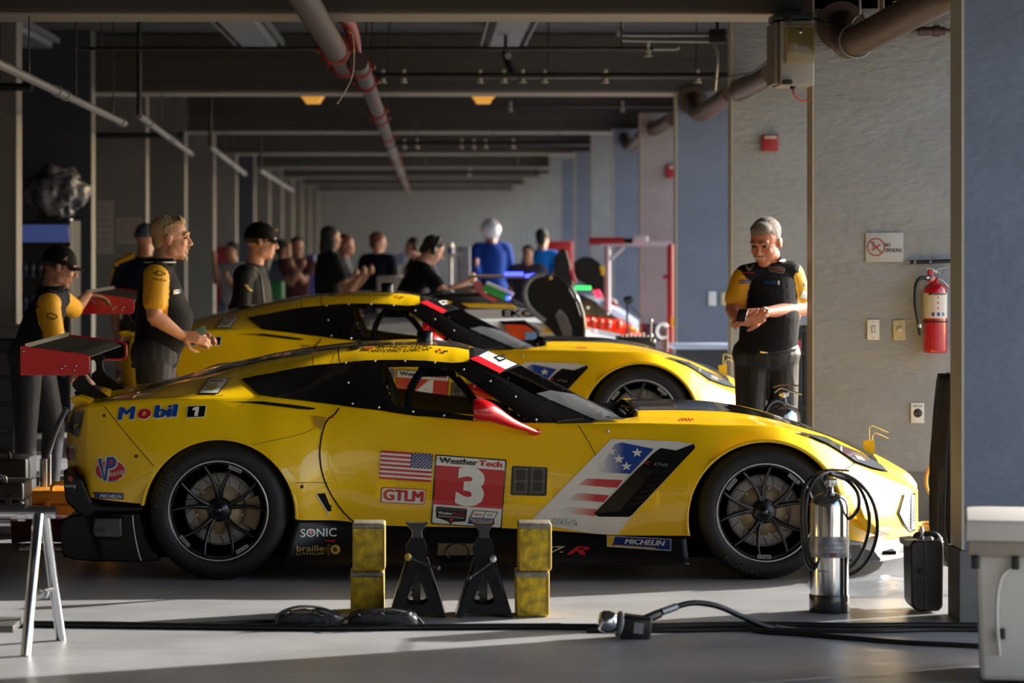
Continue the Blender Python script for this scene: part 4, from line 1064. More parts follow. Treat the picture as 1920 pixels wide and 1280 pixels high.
# ================================================================= overhead services
M_pipe = mat('red brown primed pipe', (56, 42, 40), rough=.5, metal=0, var=.25, vscale=5)
M_coup = mat('red pipe coupling', (128, 36, 26), rough=.4)
M_brown = mat('brown pipe', (78, 56, 44), rough=.45, var=.2, vscale=4)
M_black = mat('black plastic', (16, 16, 17), rough=.42)
M_galv = mat('galvanised conduit', (140, 142, 146), rough=.35, metal=.5)
M_fit = mat('dusty grey enamel', (112, 114, 116), rough=.5)
M_white = mat('white enamel', (205, 205, 205), rough=.4)
M_rub = mat('black rubber hose', (18, 18, 19), rough=.38)
def solo(mb, name, m, label, cat, group=None, org=None, **k):
    o = mb.build(name, m, None, **k); return tag(o, label, cat, group)
def coupling(w, c, d, r, y0=None):
    c = Vector(c); d = Vector(d).normalized(); m = MB()
    m.tube([c - d * .035, c - d * .033, c - d * .012, c - d * .012, c + d * .012, c + d * .012, c + d * .033, c + d * .035], [r * 1.02, r * 1.22, r * 1.22, r * 1.32, r * 1.32, r * 1.22, r * 1.22, r * 1.02], 0, 20)
    for s in (-1, 1):
        m.box(c + Vector((s * r * 1.42, 0, 0)), (r * .5, .05, r * .5), bev=.006)
        m.cyl(c + Vector((s * r * 1.45, -.045, 0)), c + Vector((s * r * 1.45, .045, 0)), r * .13, 0, 6)
    return m.build('pipe_coupling', M_coup, w)
# middle pipe, hung from the beams
a, b = Vector((-.645, 11.5, 2.89)), Vector((-.56, 20.6, 2.85))
w = thing('sprinkler_main', a, 'red-brown pipe with red couplings running away overhead down the middle', 'pipe')
MB().tube([a, b], .072, 0, 24).build('pipe', M_pipe, w)
for t in (.80, .955): coupling(w, a.lerp(b, t), b - a, .072)
MB().tube(spline([P(640, 30, 18.6), P(652, 40, 18.7), P(662, 70, 19), P(666, 110, 19.5)], 5), .045, 0, 16).build('pipe_elbow', M_coup, w)
c0, c1 = Vector((-.44, 19.0, 2.80)), Vector((-.54, 86, 2.88))
w2 = w
MB().tube([c0, c1], .058, 0, 20).build('pipe', M_pipe, w2)
for y in (19.6, 21.5, 26.6, 28.3, 33.5, 36, 43, 46, 55, 58, 67, 76): coupling(w2, c0.lerp(c1, (y - 19) / 67), c1 - c0, .058)
for y in (24, 33, 43):
    v = c0.lerp(c1, (y - 19) / 67); MB().cyl(v, (v.x, v.y, CEIL), .006, 0, 6).build('hanger_rod', M_black, w2)
(MB().tube(spline([P(653, 60, 18.2), P(661, 66, 18.2), P(664, 100, 18.2), P(661, 140, 18.2), P(648, 170, 18.2), P(632, 195, 18.2)], 8), .004, 0, 6)).build('hanging_wire', mat('cream wire', (190, 180, 160), rough=.5), w)
# left conduits, one per bay
for i, (pa, pb, l) in enumerate([((-2.33, 14.5, 2.66), (-2.48, 24.7, 2.63), 'grey overhead conduit nearest the camera at upper left'), ((-2.38, 24.9, 2.70), (-2.62, 33.5, 2.62), 'second grey overhead conduit along the left side, starting behind the first'),
        ((-2.45, 34, 2.72), (-2.66, 44, 2.62), 'third grey overhead conduit along the left side'), ((-2.5, 45, 2.7), (-2.68, 60, 2.62), 'farthest grey overhead conduit along the left side')]):
    pa, pb = Vector(pa), Vector(pb); w = thing('overhead_conduit', pa, l, 'conduit', 'conduits along the left side')
    MB().tube([pa, pb], .028, 0, 14).build('pipe', M_galv, w)
    for t in (.15, .5, .55, .97):
        c = pa.lerp(pb, t); d = (pb - pa).normalized(); MB().tube([c - d * .05, c + d * .05], .038, 0, 14).build('conduit_joint', M_galv, w)
    for t in (.35, .62, .9):
        c = pa.lerp(pb, t); MB().cyl(c, (c.x, c.y, CEIL), .005, 0, 6).build('hanger_rod', M_black, w)
    MB().tube([pa, pa + Vector((0, 0, .22)), pa + Vector((.0, 0, CEIL - pa.z))], .02, 0, 10).build('riser', M_black, w)
# cross pipes with sprinkler heads
def cross(y, pyx, x0, x1, r, heads, label, grp='black sprinkler pipes across the ceiling'):
    z = H + (VY - pyx) * y / F; w = thing('sprinkler_pipe', (P(x0, 0, y).x, y, z), label, 'pipe', grp)
    MB().tube([(P(x0, 0, y).x, y, z), (P(x1, 0, y).x, y, z)], r, 0, 14).build('pipe', M_black, w)
    for hx in heads:
        X = P(hx, 0, y).x
        h = MB(); h.cyl((X, y, z + .05), (X, y, z - .05), .016, 0, 10); h.cyl((X, y, z - .05), (X, y, z - .058), .03, 0, 12); h.cyl((X, y, z - .02), (X, y, z - .03), .024, 0, 10)
        h.build('sprinkler_head', mat('pale metal head', (170, 168, 162), rough=.4), w)
    for hx in (x0 + 40, (x0 + x1) / 2, x1 - 60):
        X = P(hx, 0, y).x; MB().cyl((X, y, z), (X, y, CEIL), .006, 0, 6).build('hanger_rod', M_black, w)
    return w
cross(24.6, 142, 690, 1366, .026, [718, 757, 900, 945, 980, 1021, 1135, 1308], 'black sprinkler pipe with pale heads, lower one in front of the second beam')
cross(22.4, 91, 150, 1225, .014, [1215], 'thin black pipe high across the ceiling, just below the light fittings')
cross(33.4, 199, 930, 1268, .014, [957, 1167], 'thin black pipe with two pale heads below the second beam, at right')
cross(35.2, 269, 740, 1108, .03, [758, 782, 865, 888, 910, 962], 'far black sprinkler pipe with pale heads, below the third beam')
cross(22.1, 163, -60, 60, .03, [], 'dark pipe stub crossing the leftmost pale pier')
cross(32.2, 254, 175, 345, .03, [], 'dark pipe crossing the second pale pier from the left')
cross(45, 322, 760, 1030, .03, [880], 'faint far pipe crossing below the fifth beam')
w = thing('pipe_drop', P(952, 104, 24.9), 'black drop elbow joining the lower sprinkler pipe', 'pipe')
MB().tube(spline([P(948, 92, 24.9), P(950, 110, 24.9), P(958, 128, 24.8), P(966, 142, 24.65)], 6), .032, 0, 14).build('elbow', M_black, w)
MB().cyl(P(948, 93, 24.9), P(948, 93, 24.9) + Vector((0, 0, CEIL - P(948, 93, 24.9).z)), .015, 0, 8).build('riser', M_black, w)
MB().cyl(P(953, 105, 24.82), P(953, 105, 24.78), .028, 0, 14).build('elbow_cap', M_galv, w)
w = thing('conduit_loop', P(1160, 60, 23.5), 'silver bent conduits and black junction box high at right of the ceiling', 'conduit')
for pts in ([(1368, 66), (1175, 66), (1160, 60), (1158, 50), (1165, 40)], [(1335, 78), (1180, 76), (1166, 72), (1162, 62), (1168, 38)], [(1270, 88), (1266, 92), (1200, 92)], [(1340, 85), (1345, 110), (1340, 170)]):
    MB().tube(spline([P(x, y, 23.5) for x, y in pts], 5), .011, 0, 8).build('conduit', M_galv, w)
MB().box(P(1345, 68, 23.5), (.13, .1, .11), bev=.01).build('junction_box', M_black, w); MB().cyl(P(1345, 68, 23.5), P(1345, 68, 23.5) + Vector((0, 0, CEIL - P(0, 68, 23.5).z)), .012, 0, 8).build('hanger_rod', M_black, w)
# ceiling light fittings
def fitting(x0, x1, y0, y1, z, label):
    cx = (x0 + x1) / 2; w = thing('ceiling_light', (cx, y0, z), label, 'light fitting', 'unlit ceiling light fittings')
    wd = x1 - x0; m = MB(); m.prism([(cx - wd * .5, z + .10), (cx + wd * .5, z + .10), (cx + wd * .36, z), (cx - wd * .36, z)], y0, y1, bev=.008); m.build('housing', M_fit, w)
    for s in (-1, 1): MB().box((cx + s * wd * .55, (y0 + y1) / 2, z + .05), (.018, y1 - y0, .05)).build('side_rail', M_fit, w)
    MB().box((cx, y1 - .02, z + .05), (wd * .8, .03, .13), bev=.01).build('end_cap', M_fit, w)
    MB().cyl((cx, y1 - .1, z + .1), (cx, y1 - .1, CEIL), .006, 0, 6).build('hanger_rod', M_black, w)
fitting(-1.68, -1.30, 23.2, 26.7, 3.36, 'unlit white ceiling light, upper centre-left behind the first beam')
fitting(.48, .83, 23.2, 26.7, 3.36, 'unlit white ceiling light, upper centre-right behind the first beam')
fitting(-3.62, -3.24, 22.9, 26.4, 3.36, 'unlit white ceiling light at the far upper left corner')
for x, l in ((585, 'warm glowing ceiling lamp left of the red pipe'), (907, 'warm glowing ceiling lamp right of the red pipe')):
    v = P(x, 187, 28.55); m = MB(); m.prism([(v.x - .095, v.z + .03), (v.x + .095, v.z + .03), (v.x + .065, v.z - .025), (v.x - .065, v.z - .025)], 28.5, 28.9, bev=.004)
    m.box((v.x, 28.7, v.z + .035), (.21, .42, .012))
    m.cyl((v.x, 28.7, v.z + .045), (v.x, 28.7, CEIL), .012, 0, 8)
    o = solo(m, 'ceiling_lamp', mat('warm lit lens', (220, 165, 70), rough=.5, emit=(255, 180, 70), estr=.16), l, 'lamp', 'glowing ceiling lamps')
# right-hand brown pipe, bay by bay
def elbow_pipe(pts, r, label, flange=None, m=None):
    w = thing('drain_pipe', P(*pts[0]), label, 'pipe', 'brown drain pipes along the right wall')
    q = spline([P(*p) for p in pts], 8); MB().tube(q, r, 0, 22).build('pipe', M_brown, w)
    for f in (flange or []):
        c = P(*f[:3]); MB().tube([c, c + Vector((0, .03, 0))], f[3], 0, 26).build('wall_flange', M_brown, w)
    return w
w = elbow_pipe([(1800, -25, 14.2), (1770, -10, 14.4), (1690, 33, 15.6), (1610, 75, 17.0), (1592, 82, 17.3), (1582, 74, 17.5), (1580, 55, 17.7), (1580, 45, 17.88)], .086, 'thick brown pipe at the top right, bending into the nearest pale pier', [(1578, 48, 17.84, .145)])
c = P(1592, 82, 17.3)
MB().tube([Vector(P(1606, 76, 17.05)) + Vector((.095 * math.cos(t), 0, .095 * math.sin(t))) for t in [2 * PI * k / 30 for k in range(30)]], .007, 0, 6, closed=True).build('hanger_ring', M_galv, w)
MB().tube([P(1591, 50, 17.2), P(1604, 32, 17.2), P(1613, 28, 17.2), P(1630, 45, 17.1)], .006, 0, 6).build('hanger_bracket', M_galv, w)
MB().cyl(P(1612, 28, 17.2), P(1612, -10, 17.2), .008, 0, 6).build('hanger_rod', M_galv, w)
elbow_pipe([(1449, 136, 20.2), (1420, 152, 21.4), (1398, 163, 22.4), (1385, 170, 22.79)], .078, 'brown pipe length behind the grey control box, reaching the red alarm pier')
elbow_pipe([(1372, 175, 23.9), (1330, 203, 26.2), (1312, 212, 27.0), (1303, 206, 27.3), (1300, 190, 27.6), (1300, 186, 27.70)], .075, 'brown pipe bending into the top of the broad blue-grey pier', [(1298, 188, 27.66, .13)])
elbow_pipe([(1262, 222, 30.5), (1240, 235, 32.0), (1226, 242, 32.59)], .075, 'brown pipe length beside the second red alarm box')
elbow_pipe([(1205, 252, 34.6), (1188, 272, 36.2), (1180, 276, 36.8), (1173, 268, 37.3), (1171, 258, 37.49)], .07, 'faint brown elbow pipe on the fifth right-hand pier')
w = thing('wall_conduit', P(1685, 57, 17.8), 'thin dark conduit with a threaded fitting, at the top of the near pale pier', 'conduit')
MB().cyl(P(1685, 57, 17.8), P(1790, 57, 17.8), .012, 0, 10).build('conduit', M_brown, w)
for k, (x0, x1, r) in enumerate(((1722, 1750, .026), (1750, 1762, .034), (1762, 1772, .024))): MB().cyl(P(x0, 58, 17.8), P(x1, 58, 17.8), r, 0, 8).build('fitting', M_brown, w)
for x, l in ((1652, 'left cream pull tag hanging at the top of the near pale pier'), (1680, 'right cream pull tag hanging at the top of the near pale pier')):
    w = thing('hanging_tag', P(x, 10, 17.7), l, 'tag', 'cream pull tags')
    y0, y1 = (-14, 30) if x < 1660 else (2, 44)
    q = [P(a, b, 17.7) for a, b in rounded([(x - 6, y0), (x + 6, y0), (x + 6, y1), (x - 6, y1)], 5)]
    MB().prism([(v.x, v.z) for v in q], 17.69, 17.70).build('tag_plate', mat('aged cream', (170, 158, 130), rough=.5), w)
    q = [P(a, b, 17.7) for a, b in rounded([(x - 3.2, y0 + 4), (x + 3.2, y0 + 4), (x + 3.2, y1 - 8), (x - 3.2, y1 - 8)], 3)]
    MB().prism([(v.x, v.z) for v in q], 17.686, 17.69).build('tag_slot', M_brown, w)
    MB().cyl(P(x, y0 + 2, 17.695), P(x, -40, 17.695), .003, 0, 5).build('tag_cord', M_black, w)
solo(MB().tube(spline([P(1447, 102, 18.3), P(1435, 118, 19.6), P(1410, 136, 20.6), P(1385, 140, 21.6), P(1340, 150, 24)], 6), .007, 0, 6), 'slack_cable', M_black, 'thin dark cable sagging along behind the grey control box', 'cable')
# ---- control box at the corner of the near pale pier
def bx(x0, y0, x1, y1, Y, dep, mb=None, bev=.004, mi=0):
    a, b = P(x0, y0, Y), P(x1, y1, Y); mb = mb or MB()
    return mb.box(((a.x + b.x) / 2, Y + dep / 2, (a.z + b.z) / 2), (abs(b.x - a.x), dep, abs(a.z - b.z)), mi, bev=bev)
M_box = mat('grey plastic enclosure', (150, 148, 144), rough=.5)
w = thing('control_box', P(1490, 100, 17.5), 'grey control box fixed high on the corner of the pale pier', 'control box')
bx(1463, 38, 1527, 160, 17.5, .42, bev=.01).build('enclosure', M_box, w)
m = MB(); m.box((P(1455, 0, 17.6).x - .004, 17.73, P(0, 100, 17.6).z), (.03, .38, .36), bev=.008); m.build('side_cover', mat('taupe plastic', (112, 106, 100), rough=.5), w)
bx(1474, 47, 1527, 118, 17.46, .05).build('clear_lid', mat('amber tinted lid', (142, 126, 78), rough=.18, coat=.6), w)
bx(1478, 52, 1524, 99, 17.452, .01).build('lid_window', mat('darker amber', (104, 92, 54), rough=.15, coat=.6), w)
MB().lathe([(0, 17.445), (.012, 17.446), (.014, 17.456)], (P(1501, 59, 17.45).x, 0, P(1501, 59, 17.45).z), 'Y', 16).build('lid_lock', M_steel, w)
bx(1468, 150, 1486, 158, 17.47, .03).build('latch', M_black, w); bx(1470, 34, 1484, 42, 17.47, .03).build('latch', M_black, w)
bx(1455, 24, 1525, 36, 17.5, .40).build('mounting_rail', M_black, w)
MB().cyl(P(1487, 160, 17.6), P(1487, 167, 17.6), .018, 0, 12).build('cable_gland', M_black, w)
MB().tube(spline([P(1487, 166, 17.6), P(1489, 176, 17.6), P(1499, 187, 17.65), P(1512, 189, 17.7), P(1519, 186, 17.85)], 6), .006, 0, 6).build('red_cable', mat('red cable', (150, 40, 24), rough=.5), w)
(MB().tube(spline([P(1524, 33, 17.7), P(1545, 42, 17.6), P(1575, 48, 17.6), P(1556, 44, 17.75)], 6), .006, 0, 6)).build('slack_cable', M_black, w)
# ---- things on the near pale pier (face at Y = 17.9)
YW = 17.895
w = thing('no_smoking_sign', P(1659, 463, YW), 'rectangular NO SMOKING sign on the near pale pier', 'sign')
M_sign = mat('translucent sign', (172, 172, 168), rough=.3, coat=.3)
bx(1623, 436, 1694, 491, YW - .006, .006, bev=.001).build('sign_plate', M_sign, w)
M_signr = mat('rust red print', (150, 48, 30), rough=.5)
c = P(1642.5, 463, YW - .008)
MB().lathe([(.0465, YW - .0075), (.0535, YW - .0075)], (c.x, 0, c.z), 'Y', 40).build('prohibition_ring', M_signr, w)
MB().box((c.x, YW - .0077, c.z), (.098, .001, .007), ry=R(45)).build('prohibition_bar', M_signr, w)
MB().box((c.x + .0, YW - .0072, c.z - .002), (.06, .001, .010), ry=R(-32)).build('cigarette', M_signr, w)
MB().tube(spline([(c.x - .02, YW - .007, c.z + .0), (c.x - .01, YW - .007, c.z + .014), (c.x - .02, YW - .007, c.z + .022), (c.x - .008, YW - .007, c.z + .03)], 5), .0025, 0, 5).build('smoke', M_signr, w)
flat_text('NO', P(1664.5, 458.8, YW - .006), .033, .023, M_signr, 'sign_lettering', w, bold=.02)
flat_text('SMOKING', P(1675.5, 468.8, YW - .006), .100, .023, M_signr, 'sign_lettering', w, bold=.02)
w = thing('light_switch', P(1638, 618, YW), 'white toggle switch plate below the no smoking sign', 'switch')
bx(1626, 599, 1649, 637, YW - .008, .008, bev=.002).build('plate', mat('white plate', (214, 212, 206), rough=.4), w)
bx(1635, 611, 1640, 623, YW - .014, .008).build('toggle', mat('white plate', (214, 212, 206), rough=.4), w); bx(1634, 610, 1641, 624, YW - .009, .002).build('toggle_slot', M_gry, w)
for y in (603, 633): MB().lathe([(0, YW - .010), (.003, YW - .010), (.0035, YW - .008)], (P(1637.5, y, YW).x, 0, P(0, y, YW).z), 'Y', 8).build('screw', M_gry, w)
w = thing('dimmer_switch', P(1686, 618, YW), 'cream dimmer plate with a round knob, right of the toggle switch', 'switch')
m = MB(); v = P(1686, 618.5, YW); m.box((v.x, YW - .004, v.z), (.072, .008, .118), ry=R(-1.5), bev=.002); m.build('plate', mat('cream plate', (190, 178, 140), rough=.4), w)
MB().lathe([(0, YW - .026), (.011, YW - .026), (.015, YW - .022), (.017, YW - .008)], (v.x, 0, v.z + .004), 'Y', 24).build('knob', mat('cream knob', (206, 196, 166), rough=.4), w)
for y in (603, 633): MB().lathe([(0, YW - .010), (.003, YW - .010), (.0035, YW - .008)], (v.x, 0, P(0, y, YW).z), 'Y', 8).build('screw', M_brown, w)
w = thing('power_outlet', P(1720, 774, YW), 'white outlet plate with a round black socket and handwriting, near the pier base', 'outlet')
bx(1708, 755, 1733, 793, YW - .008, .008, bev=.002).build('plate', mat('white plate', (214, 212, 206), rough=.4), w)
v = P(1720.5, 774, YW); MB().lathe([(0, YW - .012), (.022, YW - .012), (.026, YW - .008)], (v.x, 0, v.z), 'Y', 28).build('socket', M_black, w)
for a in (90, 210, 330):
    MB().box((v.x + .012 * math.cos(R(a)), YW - .0125, v.z + .012 * math.sin(R(a))), (.008, .001, .003), ry=R(-a)).build('socket_slot', M_gry, w)
flat_text('240V 30A', P(1720.5, 761, YW - .008), .055, .011, M_black, 'handwriting', w, bold=.0, shear=.2)
solo(bx(1757, 757, 1770, 792, YW - .008, .008, bev=.002), 'blank_wall_plate', mat('cream plate', (190, 178, 140), rough=.4), 'cream wall plate half hidden behind the draped black cover', 'plate')
w = thing('wall_pipe', P(1705, 491, YW), 'short black horizontal pipe above the red extinguisher', 'pipe')
MB().cyl(P(1706, 491.5, YW - .03), P(1788, 489, YW - .03), .012, 0, 10).build('pipe', M_black, w)
for x in (1703, 1715, 1744): MB().cyl(P(x - 2, 491, YW - .03), P(x + 2, 491, YW - .03), .015, 0, 10).build('clip', M_galv, w)
# red wall extinguisher
w = thing('fire_extinguisher', P(1748, 661, YW - .1), 'red fire extinguisher with a printed label hanging on the pale pier', 'fire extinguisher')
sc = YW / F; X = P(1749, 0, YW).x; ye = YW - .085
z = lambda py: H - (py - VY) * ye / F
M_redx = mat('red extinguisher enamel', (176, 10, 20), rough=.22, coat=.7)
MB().lathe([(0, z(661)), (.064, z(661)), (.069, z(658)), (.0695, z(655)), (.0695, z(548)), (.066, z(541)), (.055, z(535)), (.03, z(531)), (.02, z(529)), (.02, z(520)), (0, z(520))], (X, ye, 0), 'Z', 40).build('cylinder', M_redx, w)
lab = MB(); lab.lathe([(.0702, z(596)), (.0702, z(549))], (X, ye, 0), 'Z', 48); lb = lab.build('label_band', mat('off white label', (202, 196, 186), rough=.5), w)
def cyl_text(txt, cx, cy, r, a0, zc, wid, hgt, m, name, par, bold=.0):
    vs, fs, tw, _, hy = text_tris(txt, 1, bold=bold); out = []
    for a, b in vs:
        s = (a / tw - .5) * wid; an = -PI / 2 + a0 + s / r; out.append((cx + r * math.cos(an), cy + r * math.sin(an), zc + (b / hy - .5) * hgt))
    return MB().add(out, fs).build(name, m, par)
def cyl_quad(cx, cy, r, a0, a1, z0, z1, m, name, par):
    vs = []; n = 8
    for k in range(n + 1):
        a = -PI / 2 + a0 + (a1 - a0) * k / n; vs += [(cx + r * math.cos(a), cy + r * math.sin(a), z0), (cx + r * math.cos(a), cy + r * math.sin(a), z1)]
    return MB().add(vs, [[2 * i, 2 * i + 2, 2 * i + 3, 2 * i + 1] for i in range(n)], 0, True).build(name, m, par)
cyl_quad(X, ye, .0706, -.75, .9, z(549), z(552.5), M_black, 'label_header', lb)
cyl_text('INSTRUCTIONS', X, ye, .0712, .08, z(550.7), .07, .006, M_white, 'label_lettering', lb, .02)
for r_ in range(3):
    for c_, a in ((0, -.42), (1, .55)):
        for l_ in range(3): cyl_text('pull the pin and aim', X, ye, .0708, a, z(556 + 10 * r_ + 2.6 * l_), .028, .0035, M_gry, 'label_lettering', lb)
    cyl_quad(X, ye, .0708, .02, .14, z(559 + 10 * r_), z(555 + 10 * r_), M_vred, 'label_pictogram', lb)
for a in (-.35, .1, .55):
    cyl_quad(X, ye, .0708, a - .12, a + .14, z(592), z(585), M_vblu, 'label_symbol', lb)
for l_ in range(7): cyl_text('dry chemical', X, ye, .0708, -1.0, z(553 + 5.5 * l_), .02, .005, M_gry, 'label_lettering', lb)
MB().lathe([(.0705, z(604)), (.0725, z(603.5)), (.0725, z(601.5)), (.0705, z(601))], (X, ye, 0), 'Z', 40).build('strap', M_black, w)
v = P(1748, 521.5, ye - .02); MB().lathe([(0, -.022), (.010, -.022), (.014, -.018), (.016, .012)], (v.x, v.y, v.z), 'Y', 20).build('pressure_gauge', mat('gauge face', (196, 150, 140), rough=.3), w)
bx(1740, 505, 1750, 530, ye - .02, .04).build('valve_body', M_redx, w)
def bar(pts, r, m, name, Y=None): return MB().tube(spline([P(*p) for p in pts], 6), r, 0, 8).build(name, m, w)
bar([(1737, 503, ye), (1748, 506, ye), (1757, 512, ye)], .011, mat('pale aluminium lever', (190, 184, 172), rough=.35, metal=.5), 'carry_handle')
bar([(1748, 511, ye), (1760, 504, ye), (1776, 501, ye)], .005, mat('pale aluminium lever', (190, 184, 172), rough=.35, metal=.5), 'squeeze_lever')
bar([(1757, 522, ye), (1768, 528, ye), (1778, 538, ye)], .007, mat('pale aluminium lever', (190, 184, 172), rough=.35, metal=.5), 'lower_lever')
bar([(1729, 518, ye + .02), (1722, 528, ye + .02), (1712, 543, ye + .02)], .009, mat('brass coloured bracket', (170, 160, 130), rough=.4), 'hanging_bracket')
MB().tube([Vector(P(1756, 515, ye)) + Vector((.02 * math.cos(t), 0, .022 * math.sin(t))) for t in [2 * PI * k / 20 for k in range(20)]], .0012, 0, 5, closed=True).build('pin_ring', M_steel, w)
h = bar([(1737, 521, ye - .03), (1727, 521, ye - .04), (1719, 530, ye - .05), (1716, 550, ye - .055), (1717, 575, ye - .06), (1721, 600, ye - .06), (1724, 622, ye - .06)], .011, M_rub, 'discharge_hose')
MB().tube([P(1736, 521, ye - .03), P(1743, 521, ye - .02)], .012, 0, 12).build('hose_ferrule', M_steel, w)
MB().tube([P(1723, 608, ye - .06), P(1724, 614, ye - .06)], .0135, 0, 12).build('hose_ferrule', M_steel, w)
MB().tube([P(1724, 614, ye - .06), P(1725.5, 628, ye - .06)], .0115, 0, 12).build('hose_nozzle', M_rub, w)
# red fire alarm boxes
for x0, y0, x1, y1, Y, l in ((1429, 252, 1460, 283, 22.8, 'red fire alarm box with a white strip, on the pier behind the control box'), (1250, 308, 1267, 333, 32.6, 'smaller, farther red alarm box left of the blue-grey pier')):
    w = thing('fire_alarm', P((x0 + x1) / 2, y1, Y), l, 'alarm', 'red alarm boxes')
    bx(x0, y0, x1, y1, Y - .05, .05, bev=.006).build('housing', mat('alarm red', (150, 12, 22), rough=.4), w)
    bx(x0 + 4, y0 + 2, x1 - 4, y0 + 8, Y - .06, .012).build('strobe_lens', mat('cloudy lens', (170, 160, 150), rough=.4), w)
solo(bx(1328, 546, 1343, 573, 27.70, .012), 'wall_plate', M_white, 'pale wall plate on the broad blue-grey pier, left of the standing man', 'plate')
solo(bx(1352, 548, 1364, 572, 27.70, .012), 'wall_plate', mat('cream plate', (190, 178, 140), rough=.4), 'cream wall plate beside the pale one on the blue-grey pier', 'plate')

# ================================================================= floor level, right
M_cover = mat('black vinyl cover', (52, 46, 34), rough=.36)  # black vinyl, its base colour browned to carry the golden reflected light
def drapecloth(name, rows, m, label, cat, th=.004):
    """rows: list of polylines (top to bottom) already in the world"""
    mb = MB(); n = len(rows[0]); vs = [v for r in rows for v in r]
    mb.add(vs, [[i * n + j, i * n + j + 1, (i + 1) * n + j + 1, (i + 1) * n + j] for i in range(len(rows) - 1) for j in range(n - 1)], 0, True)
    w_ = thing(name, rows[0][0], label, cat); o = mb.build('cloth', m, w_)
    MB().tube([rows[0][4] + Vector((0, .01, 0)), Vector((rows[0][4].x, 13.66, rows[0][4].z + .01))], .006, 0, 8).build('hanging_hook', M_steel, w_); md = o.modifiers.new('s', 'SOLIDIFY'); md.thickness = th; md.offset = 0; return w_
rows = []
for i in range(25):
    t = i / 24; py = 703 + (1068 - 703) * t; xl = 1764 - 14 * min(1, t * 2.2) ** .7 + (20 * max(0, (t - .8) / .2) ** 1.2); r = []
    for j in range(25):
        u = j / 24; Y = 14.02 + .035 * math.sin(u * 19 + 2 * t) + .018 * math.sin(u * 41 + 1) + .06 * (1 - u) ** 3
        X0 = P(xl, 0, 14.02).x; r.append(Vector((X0 + .24 * u, Y, H - (py + 10 * u * math.sin(3 * t) - VY) * 13.9 / F)))
    rows.append(r)
drapecloth('draped_cover', rows, M_cover, 'black vinyl cover hung behind the right-hand column, showing at its left edge', 'cover')
solo(MB().tube([P(1770, 704, 14.7), P(1790, 701, 14.9)], .012, 0, 8), 'cover_rail', M_steel, 'small silver rail end at the top of the draped black cover', 'rail') if False else None
# silver extinguishers
M_chr = mat('polished stainless steel', (205, 206, 210), rough=.12, metal=1.0, bump=.02, bscale=8)
def silver(px, base, Y, Rr, hgt, label, full=True):
    X = P(px, 0, Y).x; z0 = max(0.0, H - (base - VY) * Y / F) if not full else 0.0
    w = thing('pressure_extinguisher', (X, Y, z0), label, 'extinguisher', 'polished steel extinguishers')
    S = hgt; c = (X, Y, 0)
    MB().lathe([(0, z0 + .0), (Rr, z0 + .0), (Rr + .003, z0 + .005), (Rr + .003, z0 + .075), (Rr, z0 + .082)], c, 'Z', 48).build('base_boot', mat('dark boot band', (36, 37, 40), rough=.25, coat=.4), w)
    MB().lathe([(Rr - .001, z0 + .07), (Rr - .001, z0 + S * .80), (Rr - .006, z0 + S * .84), (Rr * .82, z0 + S * .87), (Rr * .45, z0 + S * .895), (Rr * .22, z0 + S * .905), (Rr * .20, z0 + S * .95), (0, z0 + S * .95)], c, 'Z', 56).build('cylinder', M_chr, w)
    lb = MB().lathe([(Rr + .0006, z0 + S * .42), (Rr + .0006, z0 + S * .58)], c, 'Z', 56).build('label_band', mat('worn silver label', (168, 170, 178), rough=.35, metal=.3, var=.5, vscale=30), w)
    for k in range(4): cyl_text('WATER TYPE EXTINGUISHER', X, Y, Rr + .0012, .2, z0 + S * (.55 - .035 * k), Rr * 1.3, .009, M_gry, 'label_lettering', lb)
    cyl_quad(X, Y, Rr + .0013, -.1, .25, z0 + S * .43, z0 + S * .46, mat('faded red print', (130, 60, 60), rough=.5), 'label_mark', lb)
    cyl_text('AMEREX', X, Y, Rr + .0008, -.45, z0 + S * .32, .06, .010, M_gry, 'maker_plate', w)
    top = z0 + S * .95
    v = MB(); v.cyl((X, Y, top - .03), (X, Y, top + .03), .018, 0, 14); v.box((X + .005, Y, top + .02), (.06, .03, .03), bev=.006); v.build('valve_body', M_steel, w)
    MB().tube(spline([(X - .05, Y, top + .03), (X - .01, Y, top + .055), (X + .05, Y - .005, top + .035), (X + .11, Y - .01, top + .02)], 5), .006, 0, 8).build('carry_handle', M_steel, w)
    MB().tube(spline([(X - .06, Y, top + .06), (X, Y, top + .075), (X + .09, Y, top + .07)], 5), .005, 0, 8).build('squeeze_lever', mat('worn brown lever', (120, 96, 74), rough=.4, metal=.5), w)
    return w, X, Y, z0, S, top
w, X, Y, z0, S, top = silver(1555, 1148, 13.78, .0885, .60, 'polished steel extinguisher with coiled black hose, standing on the floor by the front wheel')
hs = []
for k, (r, cx_, cz_, y_) in enumerate(((.185, 1577, 985, .0), (.170, 1567, 990, .04), (.150, 1560, 975, -.05))): pass
coil = [(1545, 902, 13.70), (1525, 893, 13.69), (1508, 915, 13.68), (1503, 960, 13.68), (1506, 1020, 13.68), (1518, 1062, 13.72), (1560, 1078, 13.86), (1602, 1073, 13.88), (1632, 1040, 13.84), (1645, 990, 13.80), (1636, 940, 13.78), (1608, 903, 13.76), (1570, 886, 13.74), (1535, 892, 13.66), (1515, 925, 13.65), (1510, 975, 13.65), (1516, 1035, 13.68), (1530, 1060, 13.74),
        (1570, 1072, 13.92), (1600, 1058, 13.93), (1622, 1020, 13.90), (1630, 975, 13.86), (1620, 930, 13.82), (1598, 900, 13.78), (1565, 890, 13.72), (1558, 889, 13.70), (1585, 898, 13.74), (1607, 922, 13.70), (1610, 950, 13.70), (1598, 968, 13.74), (1588, 972, 13.76)]
MB().tube(spline([P(*p) for p in coil], 8), .0085, 0, 10).build('coiled_hose', M_rub, w)
